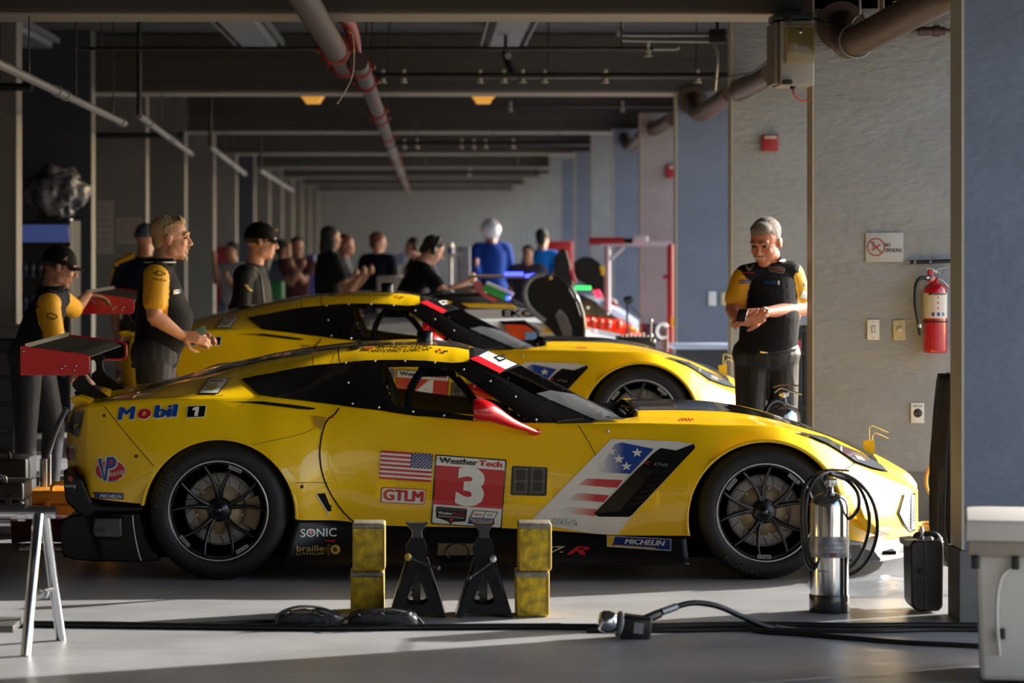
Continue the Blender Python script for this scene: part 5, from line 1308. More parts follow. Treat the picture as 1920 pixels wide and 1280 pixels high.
MB().tube([P(1548, 900, 13.72), P(1552, 880, 13.72)], .012, 0, 10).build('hose_nozzle', M_black, w)
w, X, Y, z0, S, top = silver(1468, 935, 17.8, .104, .80, 'second polished steel extinguisher, on the floor behind the car bonnet')
MB().tube(spline([P(1470, 758, 17.78), P(1455, 752, 17.75), P(1440, 762, 17.72), P(1431, 790, 17.7), P(1432, 840, 17.7)], 6), .014, 0, 10).build('coiled_hose', M_rub, w)
# black hard case
w = thing('hard_case', P(1733, 1147, 13.78), 'upright black hard case with a rounded handle, beside the right-hand column', 'case')
q = [P(a, b, 13.7) for a, b in rounded([(1708, 1022), (1715, 1014), (1768, 1014), (1771, 1024), (1770, 1138), (1762, 1147), (1720, 1147), (1710, 1135)], 8)]
m = MB(); m.prism([(v.x, max(.002, v.z)) for v in q], 13.72, 13.93, bev=.008); m.build('shell', M_black, w)
q = [P(a, b, 13.7) for a, b in [(1734, 1016), (1738, 1016), (1740, 1144), (1735, 1144)]]
MB().prism([(v.x, max(.004, v.z)) for v in q], 13.712, 13.95).build('lid_seam', mat('dark grey plastic', (38, 38, 41), rough=.4), w)
q = [P(a, b, 13.7) for a, b in [(1698, 1014), (1722, 1012), (1724, 1022), (1700, 1026)]]
MB().prism([(v.x, v.z) for v in q], 13.73, 13.9, bev=.004).build('corner_plate', mat('tan scuffed plate', (150, 138, 112), rough=.5), w)
MB().tube(spline([P(1716, 1018, 13.8), P(1718, 1003, 13.8), P(1735, 1000, 13.8), P(1755, 1002, 13.8), P(1765, 1018, 13.8)], 6), .012, 0, 10).build('handle', M_black, w)
MB().ell(P(1728, 1000, 13.8), (.012, .014, .034)).build('latch', M_chip, w)
for x in (1745, 1762): MB().ell(P(x, 1010, 13.78), (.012, .02, .012)).build('latch', M_chip, w)
c = P(1725, 1070, 13.716)
MB().tube([Vector((c.x + .021 * math.cos(t), 13.716, c.z + .021 * math.sin(t))) for t in [2 * PI * k / 24 for k in range(24)]], .0012, 0, 4, closed=True).build('round_logo', M_gry, w)
flat_text('JR', (c.x, 13.717, c.z), .022, .02, M_gry, 'logo_lettering', w)
# white cooler
M_cool = mat('off white cooler plastic', (196, 190, 182), rough=.5)
w = thing('cooler_box', (2.35, 11.75, 0), 'big off-white cooler box with black latches at the lower right corner', 'cooler')
CX0 = P(1832, 0, 11.45).x
m = MB(); zt = P(0, 1010, 11.45).z
m.prism([(CX0, zt), (CX0 + .018, .02), (CX0 + .62, .02), (CX0 + .64, zt)], 11.45, 12.0, bev=.02); m.build('body', M_cool, w)
zt2 = P(0, 985, 11.45).z
MB().box((CX0 + .31, 11.72, (zt + zt2) / 2 + .004), (.70, .62, zt2 - zt + .03), bev=.014).build('lid', M_cool, w)
MB().box((CX0 + .31, 11.435, zt - .04), (.68, .03, .06), bev=.01).build('rim_band', mat('taupe rim', (150, 138, 126), rough=.5), w)
for x in (CX0 - .01, CX0 + .14): MB().box((x + .01, 11.42, zt - .09), (.03, .03, .05), bev=.006).build('latch', M_black, w)
MB().tube(spline([(CX0 + .09, 11.43, .12), (CX0 + .08, 11.42, .30), (CX0 + .10, 11.42, .42), (CX0 + .16, 11.43, .46)], 6), .008, 0, 8).build('moulded_rib', M_cool, w)
MB().box((CX0 + .10, 11.44, .20), (.025, .02, .04), bev=.004).build('drain_plug', M_black, w)
w.rotation_euler.z = R(-10); w.location.x += .05
# yellow cord at the wall base
M_cord = mat('yellow cord', (204, 150, 40), rough=.5)
w = thing('extension_cord', P(1730, 985, 17.4), 'yellow extension cord heaped on the floor and rising beside the black cover', 'cord')
MB().tube(spline([P(1762, 858, 17.3), P(1745, 872, 17.3), P(1737, 895, 17.3), P(1740, 920, 17.3), P(1756, 938, 17.3)], 8), .009, 0, 8).build('rising_cord', M_cord, w)
pts = []
for k in range(46):
    a = k * .9; pts.append((2.86 + .16 * math.cos(a) + .02 * math.sin(3.1 * a), 17.0 + .22 * math.sin(a), .012 + .0011 * k + .01 * (k % 3)))
MB().tube(spline(pts, 5), .011, 0, 8).build('cord_heap', M_cord, w)
# clear sheet crumpled on the floor
mb = MB(); n = 26; vs = []
for i in range(n):
    for j in range(12):
        u, v_ = i / (n - 1), j / 11; vs.append((1.86 + .62 * u, 14.25 + .72 * v_ + .12 * u, .006 + .03 * abs(math.sin(4 * u + 2) * math.sin(11 * v_ + 6 * u)) * max(0, 1 - abs(2 * u - 1)) ** .5 + .004 * random.random()))
mb.add(vs, [[i * 12 + j, i * 12 + j + 1, i * 12 + 13 + j, i * 12 + 12 + j] for i in range(n - 1) for j in range(11)], 0, True)
solo(mb, 'plastic_sheet', glass_mat('clear polythene', (232, 234, 236), .10, .15, haze=.18), 'crumpled clear plastic sheet on the sunlit floor by the black case', 'sheet')
# ================================================================= foreground
M_yblk = mat('scuffed yellow block paint', (226, 184, 14), rough=.5, col2=(158, 130, 24), vscale=22, bump=.3, bscale=40)
M_ysid = mat('bare worn edge', (150, 142, 124), rough=.4, metal=.3, var=.4, vscale=40)
def block(x0, y0, x1, y1, Y, label):
    a, b = P(x0, y0, Y), P(x1, y1, Y); wd = b.x - a.x; w = thing('lift_block', ((a.x + b.x) / 2, Y, b.z), label, 'block', 'scuffed yellow blocks')
    m = MB(); m.box(((a.x + b.x) / 2, Y + .09, (a.z + b.z) / 2), (wd, .18, a.z - b.z), bev=.012); m.build('body', M_yblk, w)
    m = MB(); m.box(((a.x + b.x) / 2, Y + .088, a.z - .012), (wd + .003, .187, .026), bev=.008); m.build('worn_top', M_ysid, w)
    m = MB(); m.box((b.x - .003, Y + .088, (a.z + b.z) / 2 + .004), (.012, .186, (a.z - b.z) * .94), bev=.005); m.build('side_plate', mat('ochre side', (190, 156, 70), rough=.4), w)
zb = lambda Y: VY + H * F / Y
YL = 13.72; YR = 13.58
block(657, 1072, 719, zb(YL), YL, 'bottom yellow block of the left stack, under the red door panel')
block(661, 981, 721, 1071.5, YL, 'top yellow block of the left stack')
block(967, 1072, 1029, zb(YR), YR, 'bottom yellow block of the right stack')
block(972, 981, 1033, 1071.5, YR, 'top yellow block of the right stack')
M_jack = mat('black jack enamel', (22, 23, 26), rough=.3, coat=.4)
def jack(cx, hdl, label, Y=13.56):
    w = thing('jack_stand', (P(cx, 0, Y).x, Y + .11, 0), label, 'jack stand', 'black jack stands')
    zz = lambda py: H - (py - VY) * Y / F
    xx = lambda dx: P(cx + dx, 0, Y).x
    for yy, sg in ((Y, 1), (Y + .22, -1)):       # front and back frames leaning to the neck
        q = [(-53, 1160), (-42, 1160), (-36, 1150), (34, 1150), (42, 1160), (53, 1160), (18, 1062), (19, 1032), (12, 1012), (-12, 1012), (-22, 1032), (-16, 1062)]
        hole = [(0, 1072), (20, 1128), (12, 1134), (-14, 1134), (-20, 1128)]
        P2 = lambda l: [Vector((a, b)) for a, b in l]
        o, h = P2(q), P2(hole); no, nh = len(o), len(h)
        r = delaunay_2d_cdt(o + h, [(i, (i + 1) % no) for i in range(no)] + [(no + i, no + (i + 1) % nh) for i in range(nh)], [], 0, 1e-4)
        fs = [list(f) for f in r[2] if inside(sum(r[0][k][0] for k in f) / 3, sum(r[0][k][1] for k in f) / 3, q) and not inside(sum(r[0][k][0] for k in f) / 3, sum(r[0][k][1] for k in f) / 3, hole)]
        mb = MB(); mb.add([(xx(p[0]), yy + sg * .085 * (zz(p[1]) / .32), max(.001, zz(p[1]))) for p in r[0]], fs)
        ob = mb.build('stand_frame', M_jack, w); md = ob.modifiers.new('s', 'SOLIDIFY'); md.thickness = .005; md.offset = 0
    for s in (-1, 1):
        mb = MB(); mb.add([(xx(s * 53), Y, .001), (xx(s * 53), Y + .22, .001), (xx(s * 19), Y + .145, zz(1050)), (xx(s * 19), Y + .075, zz(1050))], [[0, 1, 2, 3]])
        ob = mb.build('side_web', M_jack, w); md = ob.modifiers.new('s', 'SOLIDIFY'); md.thickness = .005; md.offset = 0
    m = MB(); m.prism([(xx(-8), zz(1140)), (xx(6), zz(1140)), (xx(8), zz(1000)), (xx(-9), zz(1000))], Y + .09, Y + .13, bev=.003)
    for k in range(7): m.box((xx(-9), Y + .11, zz(1120 - 9 * k)), (.012, .04, .010), ry=.5)
    m.build('ratchet_post', M_jack, w)
    m = MB(); q = [(-22, 980), (-14, 984), (14, 984), (21, 979), (21, 983), (9, 998), (10, 1012), (-10, 1012), (-9, 998), (-22, 984)]
    m.prism([(xx(a), zz(b)) for a, b in q], Y + .07, Y + .15, bev=.003); m.build('saddle', M_jack, w)
    m = MB(); pts = [P(a, b, Y - .02 if i < 3 else Y - .03) for i, (a, b) in enumerate(hdl)]
    m.tube(spline(pts, 5), .0075, 0, 10); m.ell(pts[-1], (.013, .013, .013)); m.build('handle', mat('dark steel handle', (80, 82, 88), rough=.25, metal=.7), w)
    MB().lathe([(0, Y - .03), (.013, Y - .03), (.015, Y - .02), (.015, Y + .01)], (pts[0].x, 0, pts[0].z), 'Y', 16).build('pivot', M_gold if cx < 800 else M_chip, w)
jack(782, [(765, 1045), (778, 1050), (795, 1057), (821, 1065)], 'black jack stand left of centre, its handle pointing right')
jack(908, [(925, 1048), (912, 1060), (895, 1072), (880, 1083)], 'black jack stand right of centre, its handle hanging down left')
# silver trestle
w = thing('aluminium_trestle', (P(60, 0, 12.5).x, 12.5, 0), 'polished aluminium trestle with splayed tube legs at the lower left', 'trestle')
top = P(70, 960, 12.55)
MB().tube([(top.x - .9, 12.55, top.z), (P(105, 0, 12.55).x, 12.55, top.z)], .026, 0, 24).build('top_tube', M_chr, w)
MB().tube([(top.x - .9, 12.55, top.z - .045), (P(20, 0, 12.55).x, 12.55, top.z - .045)], .012, 0, 14).build('lower_tube', M_chr, w)
MB().tube([P(34, 960, 12.55), P(48, 960, 12.55)], .036, 0, 20).build('clamp_collar', M_chr, w)
for pts in ([(72, 965, 12.50), (60, 1095, 12.36), (48, 1229, 12.32)], [(84, 966, 12.6), (99, 1085, 12.72), (115, 1200, 12.80)]):
    MB().tube([P(*p) for p in pts], .022, 0, 20).build('leg', M_chr, w)
m = MB(); m.tube(spline([P(62, 1122, 12.36), P(76, 1117, 12.5), P(84, 1108, 12.6), P(100, 1104, 12.72)], 4), .010, 0, 8); m.box(P(80, 1112, 12.55), (.05, .03, .03), ry=.3, bev=.004); m.build('leg_link', M_steel, w)
for dx in (-.62,):
    for pts in ([(72, 965, 12.50), (48, 1229, 12.32)], [(84, 966, 12.6), (115, 1200, 12.80)]):
        MB().tube([P(*p) + Vector((dx, 0, 0)) for p in pts], .022, 0, 20).build('leg', M_chr, w)
MB().box((P(20, 0, 12.6).x - .33, 12.62, P(0, 1172, 12.6).z), (.72, .30, .03), bev=.006).build('lower_shelf', mat('grey plate', (92, 90, 86), rough=.4, metal=.3), w)
# floor cables
def cable(pts, r, label, m=None, name='floor_cable', grp='black cables across the floor'):
    """floor points by picture position: depth follows from the floor; third value lifts"""
    q = []
    for p in pts:
        Y = H * F / (p[1] - VY); v = P(p[0], p[1], Y); v.z = r + (p[2] if len(p) > 2 else 0); q.append(v)
    o = solo(MB().tube(spline(q, 7), r, 0, 10), name, m or M_rub, label, 'cable', grp); return o
cable([(-40, 1180), (60, 1176), (160, 1177), (300, 1179), (450, 1181), (620, 1183), (800, 1181), (1000, 1180), (1150, 1182)], .014, 'thick black cable lying across the floor from the left edge to the centre')
cable([(60, 1171), (200, 1172), (350, 1174), (520, 1168), (640, 1176), (780, 1176), (900, 1177), (1050, 1175)], .009, 'thinner black cable beside the thick one, passing the black pouches')
cable([(1040, 1180), (1200, 1179), (1350, 1176), (1480, 1176), (1600, 1178), (1720, 1177), (1840, 1178), (1960, 1180)], .013, 'black cable running from the centre to the right edge')
cable([(1100, 1186), (1240, 1186), (1380, 1184), (1500, 1186), (1640, 1187), (1760, 1184), (1900, 1186)], .010, 'thinner black cable alongside, nearest the camera at right')
cable([(1414, 1186), (1440, 1189), (1500, 1193), (1600, 1201), (1700, 1209), (1800, 1214), (1960, 1222)], .011, 'black cable with a plug end, curving to the lower right corner')
w = thing('cable_connector', P(1412, 1183, 13.1), 'chunky black cable plug lying beside the floor cables', 'connector')
MB().tube([P(1408, 1180, 13.1), P(1424, 1183, 13.1), P(1434, 1184, 13.1)], [.022, .022, .012], 0, 14).build('plug_body', M_black, w); MB().tube([P(1430, 1184, 13.1), P(1437, 1186, 13.1)], .017, 0, 12).build('plug_collar', M_steel, w)
# wheel gun with its hose
w = thing('wheel_gun', P(1175, 1195, 12.88), 'black wheel gun with a round chrome nose lying on the floor', 'wheel gun')
c = P(1143, 1166, 12.86); m = MB()
ax = (P(1190, 1174, 12.88) - c).normalized(); 
def along(c, ax, prof, n=28):
    pts = [c + ax * h for _, h in prof]; return MB().tube(pts, [r for r, _ in prof], 0, n)
along(c, ax, [(.012, -.045), (.038, -.043), (.045, -.03), (.048, -.01), (.044, .015), (.034, .03), (.03, .06)]).build('socket', M_chr, w)
g = MB(); g.box(c + ax * .115 + Vector((0, 0, -.012)), (.13, .11, .118), ry=.12, bev=.014); g.build('body', mat('dark blue-black housing', (16, 20, 28), rough=.3), w)
along(c, ax, [(.034, .03), (.054, .036), (.054, .046), (.05, .05)]).build('front_ring', mat('pale worn ring', (150, 152, 156), rough=.35), w)
g = MB(); g.box(c + ax * .115 + Vector((.01, -.057, 0)), (.04, .004, .045), ry=.12); g.build('maker_label', mat('worn white print', (150, 150, 152), rough=.5), w)
along(c, ax, [(.05, .155), (.045, .17), (.02, .175)]).build('rear_cap', M_black, w)
MB().tube([P(1210, 1190, 12.86), P(1217, 1192, 12.86)], .014, 0, 12).build('air_fitting', M_steel, w)
MB().tube([P(1205, 1163, 12.88), P(1236, 1150, 12.92), P(1240, 1148, 12.92)], [.02, .02, .014], 0, 12).build('grip', M_black, w)
hp = [(1236, 1149, 12.92), (1262, 1139, 12.96), (1300, 1130, 13.0), (1345, 1136, 13.04), (1390, 1155, 13.08), (1430, 1172, 13.1), (1470, 1181, 13.12), (1510, 1184, 13.1)]
MB().tube(spline([P(*p) for p in hp], 8), .0125, 0, 12).build('air_hose', M_rub, w)
for a, b in (((1240, 1147, 12.92), (1268, 1137, 12.96)), ((1455, 1178, 13.13), (1505, 1185, 13.1))): MB().tube([P(*a), P(*b)], .0165, 0, 12).build('hose_ferrule', M_galv, w)
# padded pouches
def pouch(x0, x1, y0, y1, Y, strap, label):
    a, b = P(x0, y0, Y), P(x1, y1, Y); w = thing('padded_pouch', ((a.x + b.x) / 2, Y, 0), label, 'pouch', 'black padded pouches')
    bm = bmesh.new(); bmesh.ops.create_cube(bm, size=1); bmesh.ops.subdivide_edges(bm, edges=list(bm.edges), cuts=9, use_grid_fill=True)
    L = b.x - a.x; hh = a.z
    for v in bm.verts:
        x, y, z_ = v.co
        k = 1 - .22 * (abs(2 * x)) ** 4; f = 1 + .05 * math.sin(x * 40 + y * 9) + .04 * math.sin(y * 30 + x * 13)
        v.co = Vector(((a.x + b.x) / 2 + x * L * (1 - .06 * (abs(2 * z_)) ** 2), Y + .08 + y * .17 * k, (z_ + .5) * hh * k * (f if z_ > 0 else 1)))
    m = MB(); m.bm(bm, 0, True); m.build('padded_body', mat('navy black padded fabric', (20, 23, 30), rough=.42, bump=.4, bscale=30), w)
    MB().tube(spline([P(*s) for s in strap], 6), .006, 0, 8).build('carry_strap', M_black, w)
    mm = MB()
    for k in range(14):
        x = a.x + L * (.12 + .76 * random.random()); mm.ell((x, Y + .0 + .08 * random.random(), hh * (.80 + .16 * random.random())), (.018 + .012 * random.random(), .012, .008), 0, 8, (0, random.random(), random.random()))
    mm.build('glossy_buckles', mat('glossy black straps', (26, 28, 34), rough=.12, coat=1), w)
pouch(516, 642, 1150, 1181, 13.15, [(516, 1172, 13.12), (524, 1150, 13.12), (560, 1137, 13.15), (605, 1140, 13.2), (636, 1155, 13.2), (644, 1166, 13.2)], 'left one of two black padded pouches on the floor, by the yellow blocks')
pouch(652, 783, 1148, 1181, 13.15, [(646, 1160, 13.15), (680, 1147, 13.12), (730, 1143, 13.15), (775, 1153, 13.2), (795, 1172, 13.2)], 'right one of two black padded pouches, in front of the left yellow stack')
# ================================================================= people
def skin_mat(name, c): return mat(name, c, rough=.5, var=.12, vscale=25)
SK1 = skin_mat('ruddy skin', (196, 128, 104)); SK2 = skin_mat('fair skin', (200, 146, 122)); SK3 = skin_mat('tan skin', (164, 112, 86))
M_nav = mat('black navy polo', (13, 14, 18), spec=.2, rough=.8, bump=.25, bscale=22); M_yc = mat('yellow sleeve cloth', (222, 164, 20), rough=.7, bump=.2, bscale=22)
M_pip = mat('red piping', (170, 30, 24), rough=.6); M_trs = mat('charcoal trousers', (28, 28, 30), spec=.35, rough=.5, bump=.5, bscale=14, stretch=(1, 1, .5)); M_dnm = mat('dark navy trousers', (20, 24, 36), rough=.75, bump=.3, bscale=20)
M_shoe = mat('black shoe', (14, 14, 15), rough=.45)
def rc(mb, a, b, ra, rb, n=14):
    a, b = Vector(a), Vector(b); mb.ell(a, (ra,) * 3, 0, n); mb.ell(b, (rb,) * 3, 0, n); mb.tube([a, b], [ra, rb], 0, n)
def remesh(mb, vox, name, mats, parent, mfun=None, it=3):
    me = bpy.data.meshes.new(name); o3 = Vector(parent['_o'])
    me.from_pydata([tuple(v - o3) for v in mb.v], [], mb.f)
    t = bpy.data.objects.new('tmp', me); COL.objects.link(t)
    m = t.modifiers.new('r', 'REMESH'); m.mode = 'VOXEL'; m.voxel_size = vox; m.use_smooth_shade = True
    s = t.modifiers.new('s', 'SMOOTH'); s.iterations = it; s.factor = .5
    dg = bpy.context.evaluated_depsgraph_get(); n = bpy.data.meshes.new_from_object(t.evaluated_get(dg))
    bpy.data.objects.remove(t); bpy.data.meshes.remove(me); n.name = name
    n.materials.clear()
    for x in (mats if isinstance(mats, (list, tuple)) else [mats]): n.materials.append(x)
    if mfun: n.polygons.foreach_set('material_index', [mfun(p.center + o3) for p in n.polygons])
    else: n.polygons.foreach_set('material_index', [0] * len(n.polygons))
    n.polygons.foreach_set('use_smooth', [True] * len(n.polygons)); n.update()
    ob = bpy.data.objects.new(name, n); COL.objects.link(ob); ob.parent = parent; ob['_o'] = tuple(o3)
    return ob
def segd(p, a, b):
    ab = b - a; t = max(0, min(1, (p - a).dot(ab) / ab.dot(ab))); return (p - a - ab * t).length, t
def skeleton(X, Y, h, yaw, lean=0.0, over=None, z0=0.0):
    Rz = Matrix.Rotation(yaw, 3, 'Z')
    L = dict(hip=(0, 0, .53), hipR=(.052, 0, .505), hipL=(-.052, 0, .505), knR=(.06, .012, .285), knL=(-.06, .012, .285), anR=(.062, -.005, .045), anL=(-.062, -.005, .045),
             toR=(.07, .10, .018), toL=(-.07, .10, .018), waist=(0, .005, .60), chest=(0, .005, .72), neck=(0, -.005, .845), head=(0, .018, .925), shR=(.108, 0, .80), shL=(-.108, 0, .80),
             elR=(.135, -.01, .635), elL=(-.135, -.01, .635), wrR=(.14, .035, .49), wrL=(-.14, .035, .49))
    J = {}
    for k, v in L.items():
        v = Vector(v) * h
        if v.z > .53 * h and lean: 
            p = Vector((0, 0, .53 * h)); v = p + Matrix.Rotation(-lean, 3, 'X') @ (v - p)
        J[k] = Rz @ v + Vector((X, Y, z0))
    for k, v in (over or {}).items(): J[k] = Vector(v)
    return J
def hand(mb, wr, el, J, side, fdir, nrm, curl=.5, sc=1.0, spread=.0):
    """palm and five separate fingers; fdir: where the knuckles point, nrm: out of the back of the hand"""
    f = Vector(fdir).normalized(); n = Vector(nrm); n = (n - f * n.dot(f)).normalized(); s = f.cross(n) * side
    k0 = wr + f * .012 * sc
    for i, (o, ln) in enumerate(((.030, .088), (.010, .094), (-.010, .090), (-.029, .080))):
        kn = wr + f * ln * sc + s * o * sc; rc(mb, k0 + s * o * .6 * sc, kn, .0135 * sc, .0115 * sc, 8)
        fl = (.042, .046, .043, .034)[i] * sc; d = f.copy(); p = kn; r = .0095 * sc
        for q in range(3):
            ang = curl * (.7 + .5 * q); d = (Matrix.Rotation(-ang * (1 if q else .8), 3, n.cross(f)) @ d) if False else (d * math.cos(ang) - n * math.sin(ang)).normalized()
            e = p + d * fl * (1, .68, .52)[q] + s * spread * .004 * (1.5 - i); rc(mb, p, e, r, r * .9, 8); p = e; r *= .9
            n2 = n; 
    t0 = wr + f * .025 * sc + s * .028 * sc; t1 = t0 + (f * .5 + s * .75 - n * .35).normalized() * .042 * sc; t2 = t1 + (f * .85 + s * .15 - n * .5).normalized() * .034 * sc; t3 = t2 + (f * .9 - s * .1 - n * .5).normalized() * .024 * sc
    rc(mb, t0, t1, .014 * sc, .012 * sc, 8); rc(mb, t1, t2, .011 * sc, .0105 * sc, 8); rc(mb, t2, t3, .0105 * sc, .009 * sc, 8)
def headframe(c, yaw, pitch=0, roll=0, sc=1.0):
    M = Matrix.Translation(Vector(c)) @ Matrix.Rotation(yaw, 4, 'Z') @ Matrix.Rotation(roll, 4, 'Y') @ Matrix.Rotation(pitch, 4, 'X') @ Matrix.Scale(sc, 4)
    return M
def head_prims(mb, M, sc, jowl=1.0, fine=True):
    T = lambda x, y, z: M @ Vector((x, y, z)); q = M.to_euler()
    E = lambda c, r: mb.ell(T(*c), tuple(a * sc for a in r), 0, 20, (q.x, q.y, q.z))
    E((0, -.014, .034), (.076, .097, .086)); E((0, .022, -.030), (.063 * jowl, .068, .082)); E((0, .056, -.094), (.030 * jowl, .026, .022))
    for s in (-1, 1):
        E((s * .044 * jowl, .004, -.066), (.022, .034, .030)); E((s * .036, .058, -.024), (.024, .024, .024))
        if fine: E((s * .079, -.012, -.004), (.009, .019, .031)); E((s * .083, -.020, .006), (.006, .012, .018))
    if fine:
        rc(mb, T(0, .086, .014), T(0, .107, -.026), .008 * sc, .0125 * sc, 10); E((-.010, .097, -.033), (.009, .010, .008)); E((.010, .097, -.033), (.009, .010, .008))
        mb.tube(spline([T(-.048, .068, .026), T(-.02, .087, .030), T(0, .088, .026), T(.02, .087, .030), T(.048, .068, .026)], 4), .011 * sc, 0, 8)
        E((0, .083, -.060), (.023, .010, .006)); E((0, .081, -.072), (.020, .011, .007)); E((0, .074, -.05), (.026, .014, .018))
def person(label, J, hy, hp=0, hr=0, hs=1.0, skin=SK2, shirt=None, trouser=M_trs, h=1.8, bulk=1.0, belly=0.0, sleeve=.62, hands=None, vox=.0065, cvox=.011, shirt_fun=None, group=None, fine=True, long_sleeve=False, jowl=1.0, hem=-.12, cat='person', tail=.0):
    root = thing('person', (J['hip'].x, J['hip'].y, 0), label, cat, group)
    M = headframe(J['head'], hy, hp, hr, hs); k = h / 1.8; b = bulk
    fw = (Matrix.Rotation(hy, 3, 'Z') @ Vector((0, 1, 0)))
    tf = (J['shR'] - J['shL']).cross(Vector((0, 0, 1))); tf = Vector((0, 0, 1)).cross(J['shR'] - J['shL']).normalized() * 1.0
    rt = (J['shR'] - J['shL']).normalized()
    up = (J['neck'] - J['hip']).normalized(); yawT = math.atan2(rt.y, rt.x)
    def torso(mb, g, t0=-.12):
        W_ = .150 * k * b + g
        tb = [(-.12, .90, .74, 0), (.0, 1.0, .76, belly * .15), (.22, .98, .78, belly * .75), (.42, 1.0, .78, belly), (.62, 1.06, .76, belly * .35), (.80, 1.06, .66, 0), (.90, .86, .50, -.008), (.97, .50, .40, -.01)]
        fs_ = [pchip([(q_[0], q_[i]) for q_ in tb]) for i in (1, 2, 3)]
        N_ = 28; rn = 22; vs = []
        for i in range(rn + 1):
            t = t0 + (.97 - t0) * i / rn; c = J['hip'].lerp(J['neck'], t) + tf * fs_[2](t)
            for q_ in range(N_):
                a_ = 2 * PI * q_ / N_; vs.append(c + rt * (W_ * fs_[0](t) * math.cos(a_)) + tf * ((W_ * fs_[1](t) + abs(fs_[2](t)) * .6) * math.sin(a_)))
        mb.add(vs, [[i * N_ + q_, i * N_ + (q_ + 1) % N_, (i + 1) * N_ + (q_ + 1) % N_, (i + 1) * N_ + q_] for i in range(rn) for q_ in range(N_)] + [list(range(N_))[::-1], [rn * N_ + q_ for q_ in range(N_)]])
        rc(mb, J['shR'].lerp(J['neck'], .15), J['neck'] - up * .045 * k, .062 * k * b + g, .06 * k + g); rc(mb, J['shL'].lerp(J['neck'], .15), J['neck'] - up * .045 * k, .062 * k * b + g, .06 * k + g)
    def legs(mb, g):
        for s in 'RL':
            rc(mb, J['hip' + s], J['kn' + s], .088 * k * b + g, .060 * k * b + g); rc(mb, J['kn' + s], J['an' + s], .058 * k * b + g, .042 * k + g * 1.2)
        mb.ell(J['hip'].lerp(J['hipR'], .5) + Vector((0, 0, .035)), (.138 * k * b + g, .118 * k * b + g, .13 * k), 0, 16, (0, 0, yawT)); mb.ell(J['hip'].lerp(J['hipL'], .5) + Vector((0, 0, .035)), (.138 * k * b + g, .118 * k * b + g, .13 * k), 0, 16, (0, 0, yawT))
    body = MB(); head_prims(body, M, hs, jowl, fine)
    rc(body, M @ Vector((0, -.022, -.05)), J['neck'] - up * .03, .056 * k * (b * .5 + .5), .062 * k * (b * .5 + .5))
    torso(body, -.014, .08); legs(body, -.010)
    for s in 'RL':
        rc(body, J['sh' + s], J['el' + s], .050 * k * b, .042 * k * b); rc(body, J['el' + s], J['el' + s].lerp(J['wr' + s], .35), .042 * k * b, .041 * k * b); rc(body, J['el' + s].lerp(J['wr' + s], .35), J['wr' + s], .041 * k * b, .027 * k)
        hd = (hands or {}).get(s)
        if hd: hand(body, J['wr' + s], J['el' + s], J, 1 if s == 'R' else -1, hd[0], hd[1], hd[2], hs)
        elif fine:
            d = (J['wr' + s] - J['el' + s]).normalized(); hand(body, J['wr' + s], J['el' + s], J, 1 if s == 'R' else -1, d, (J['sh' + s] - J['neck']), .35, hs)
        else: body.ell(J['wr' + s] + (J['wr' + s] - J['el' + s]).normalized() * .06, (.035, .035, .06), 0, 10)
        rc(body, J['an' + s], J['to' + s].lerp(J['an' + s], .3) + Vector((0, 0, .0)), .04, .03)
    remesh(body, vox, 'body', skin, root, it=2)
    sh = MB(); torso(sh, .012 + tail, hem)
    for s in 'RL':
        e = J['sh' + s].lerp(J['el' + s], 1.0 if long_sleeve else sleeve)
        rc(sh, J['sh' + s].lerp(J['neck'], .04), e - (e - J['sh' + s]).normalized() * .02, .066 * k * b, .064 * k * b if not long_sleeve else .055 * k * b)
        if long_sleeve: rc(sh, J['el' + s], J['wr' + s], .054 * k * b, .040 * k)
    sh.tube([J['neck'] - up * .04, J['neck'] + up * .012], [.078 * k, .070 * k], 0, 20)
    so = remesh(sh, cvox, 'shirt' if not long_sleeve else 'jacket', shirt, root, shirt_fun, it=3)
    tr = MB(); legs(tr, .012)
    remesh(tr, cvox * 1.15, 'trousers', trouser, root, it=3)
    for s in 'RL':
        m = MB(); a, t = J['an' + s], J['to' + s]; d = (t - a); d.z = 0
        rc(m, Vector((a.x, a.y, a.z)) , a + Vector((0, 0, -.0)), .050, .048); m.ell(a + d * .45 + Vector((0, 0, -(a.z) + .045)), (.045, .045, .044), 0, 12); 
        rc(m, a - d.normalized() * .03 + Vector((0, 0, -a.z + .042)), a + d * 1.0 + Vector((0, 0, -a.z + .036)), .040, .034)
        remesh(m, .012, 'shoe', M_shoe, root, it=2)
    return root, M, so
def hair(root, M, hs, m, parts, vox=.006, name='hair'):
    mb = MB(); q = M.to_euler()
    for c, r in parts: mb.ell(M @ Vector(c), tuple(a * hs for a in r), 0, 20, (q.x, q.y, q.z))
    return remesh(mb, vox * hs, name, m, root, it=1)
def eyes(root, M, hs, brow=None, y=.0785):
    q = M.to_euler()
    for s in (-1, 1):
        MB().ell(M @ Vector((s * .031, y, .006)), (.0125 * hs, .008 * hs, .0065 * hs), 0, 12, (q.x, q.y, q.z)).build('eye', mat('eye', (60, 48, 44), rough=.2), root)
        if brow: MB().tube(spline([M @ Vector((s * .014, .0985, .029)), M @ Vector((s * .032, .094, .036)), M @ Vector((s * .050, .080, .031))], 4), .0042 * hs, 0, 6).build('eyebrow', brow, root)
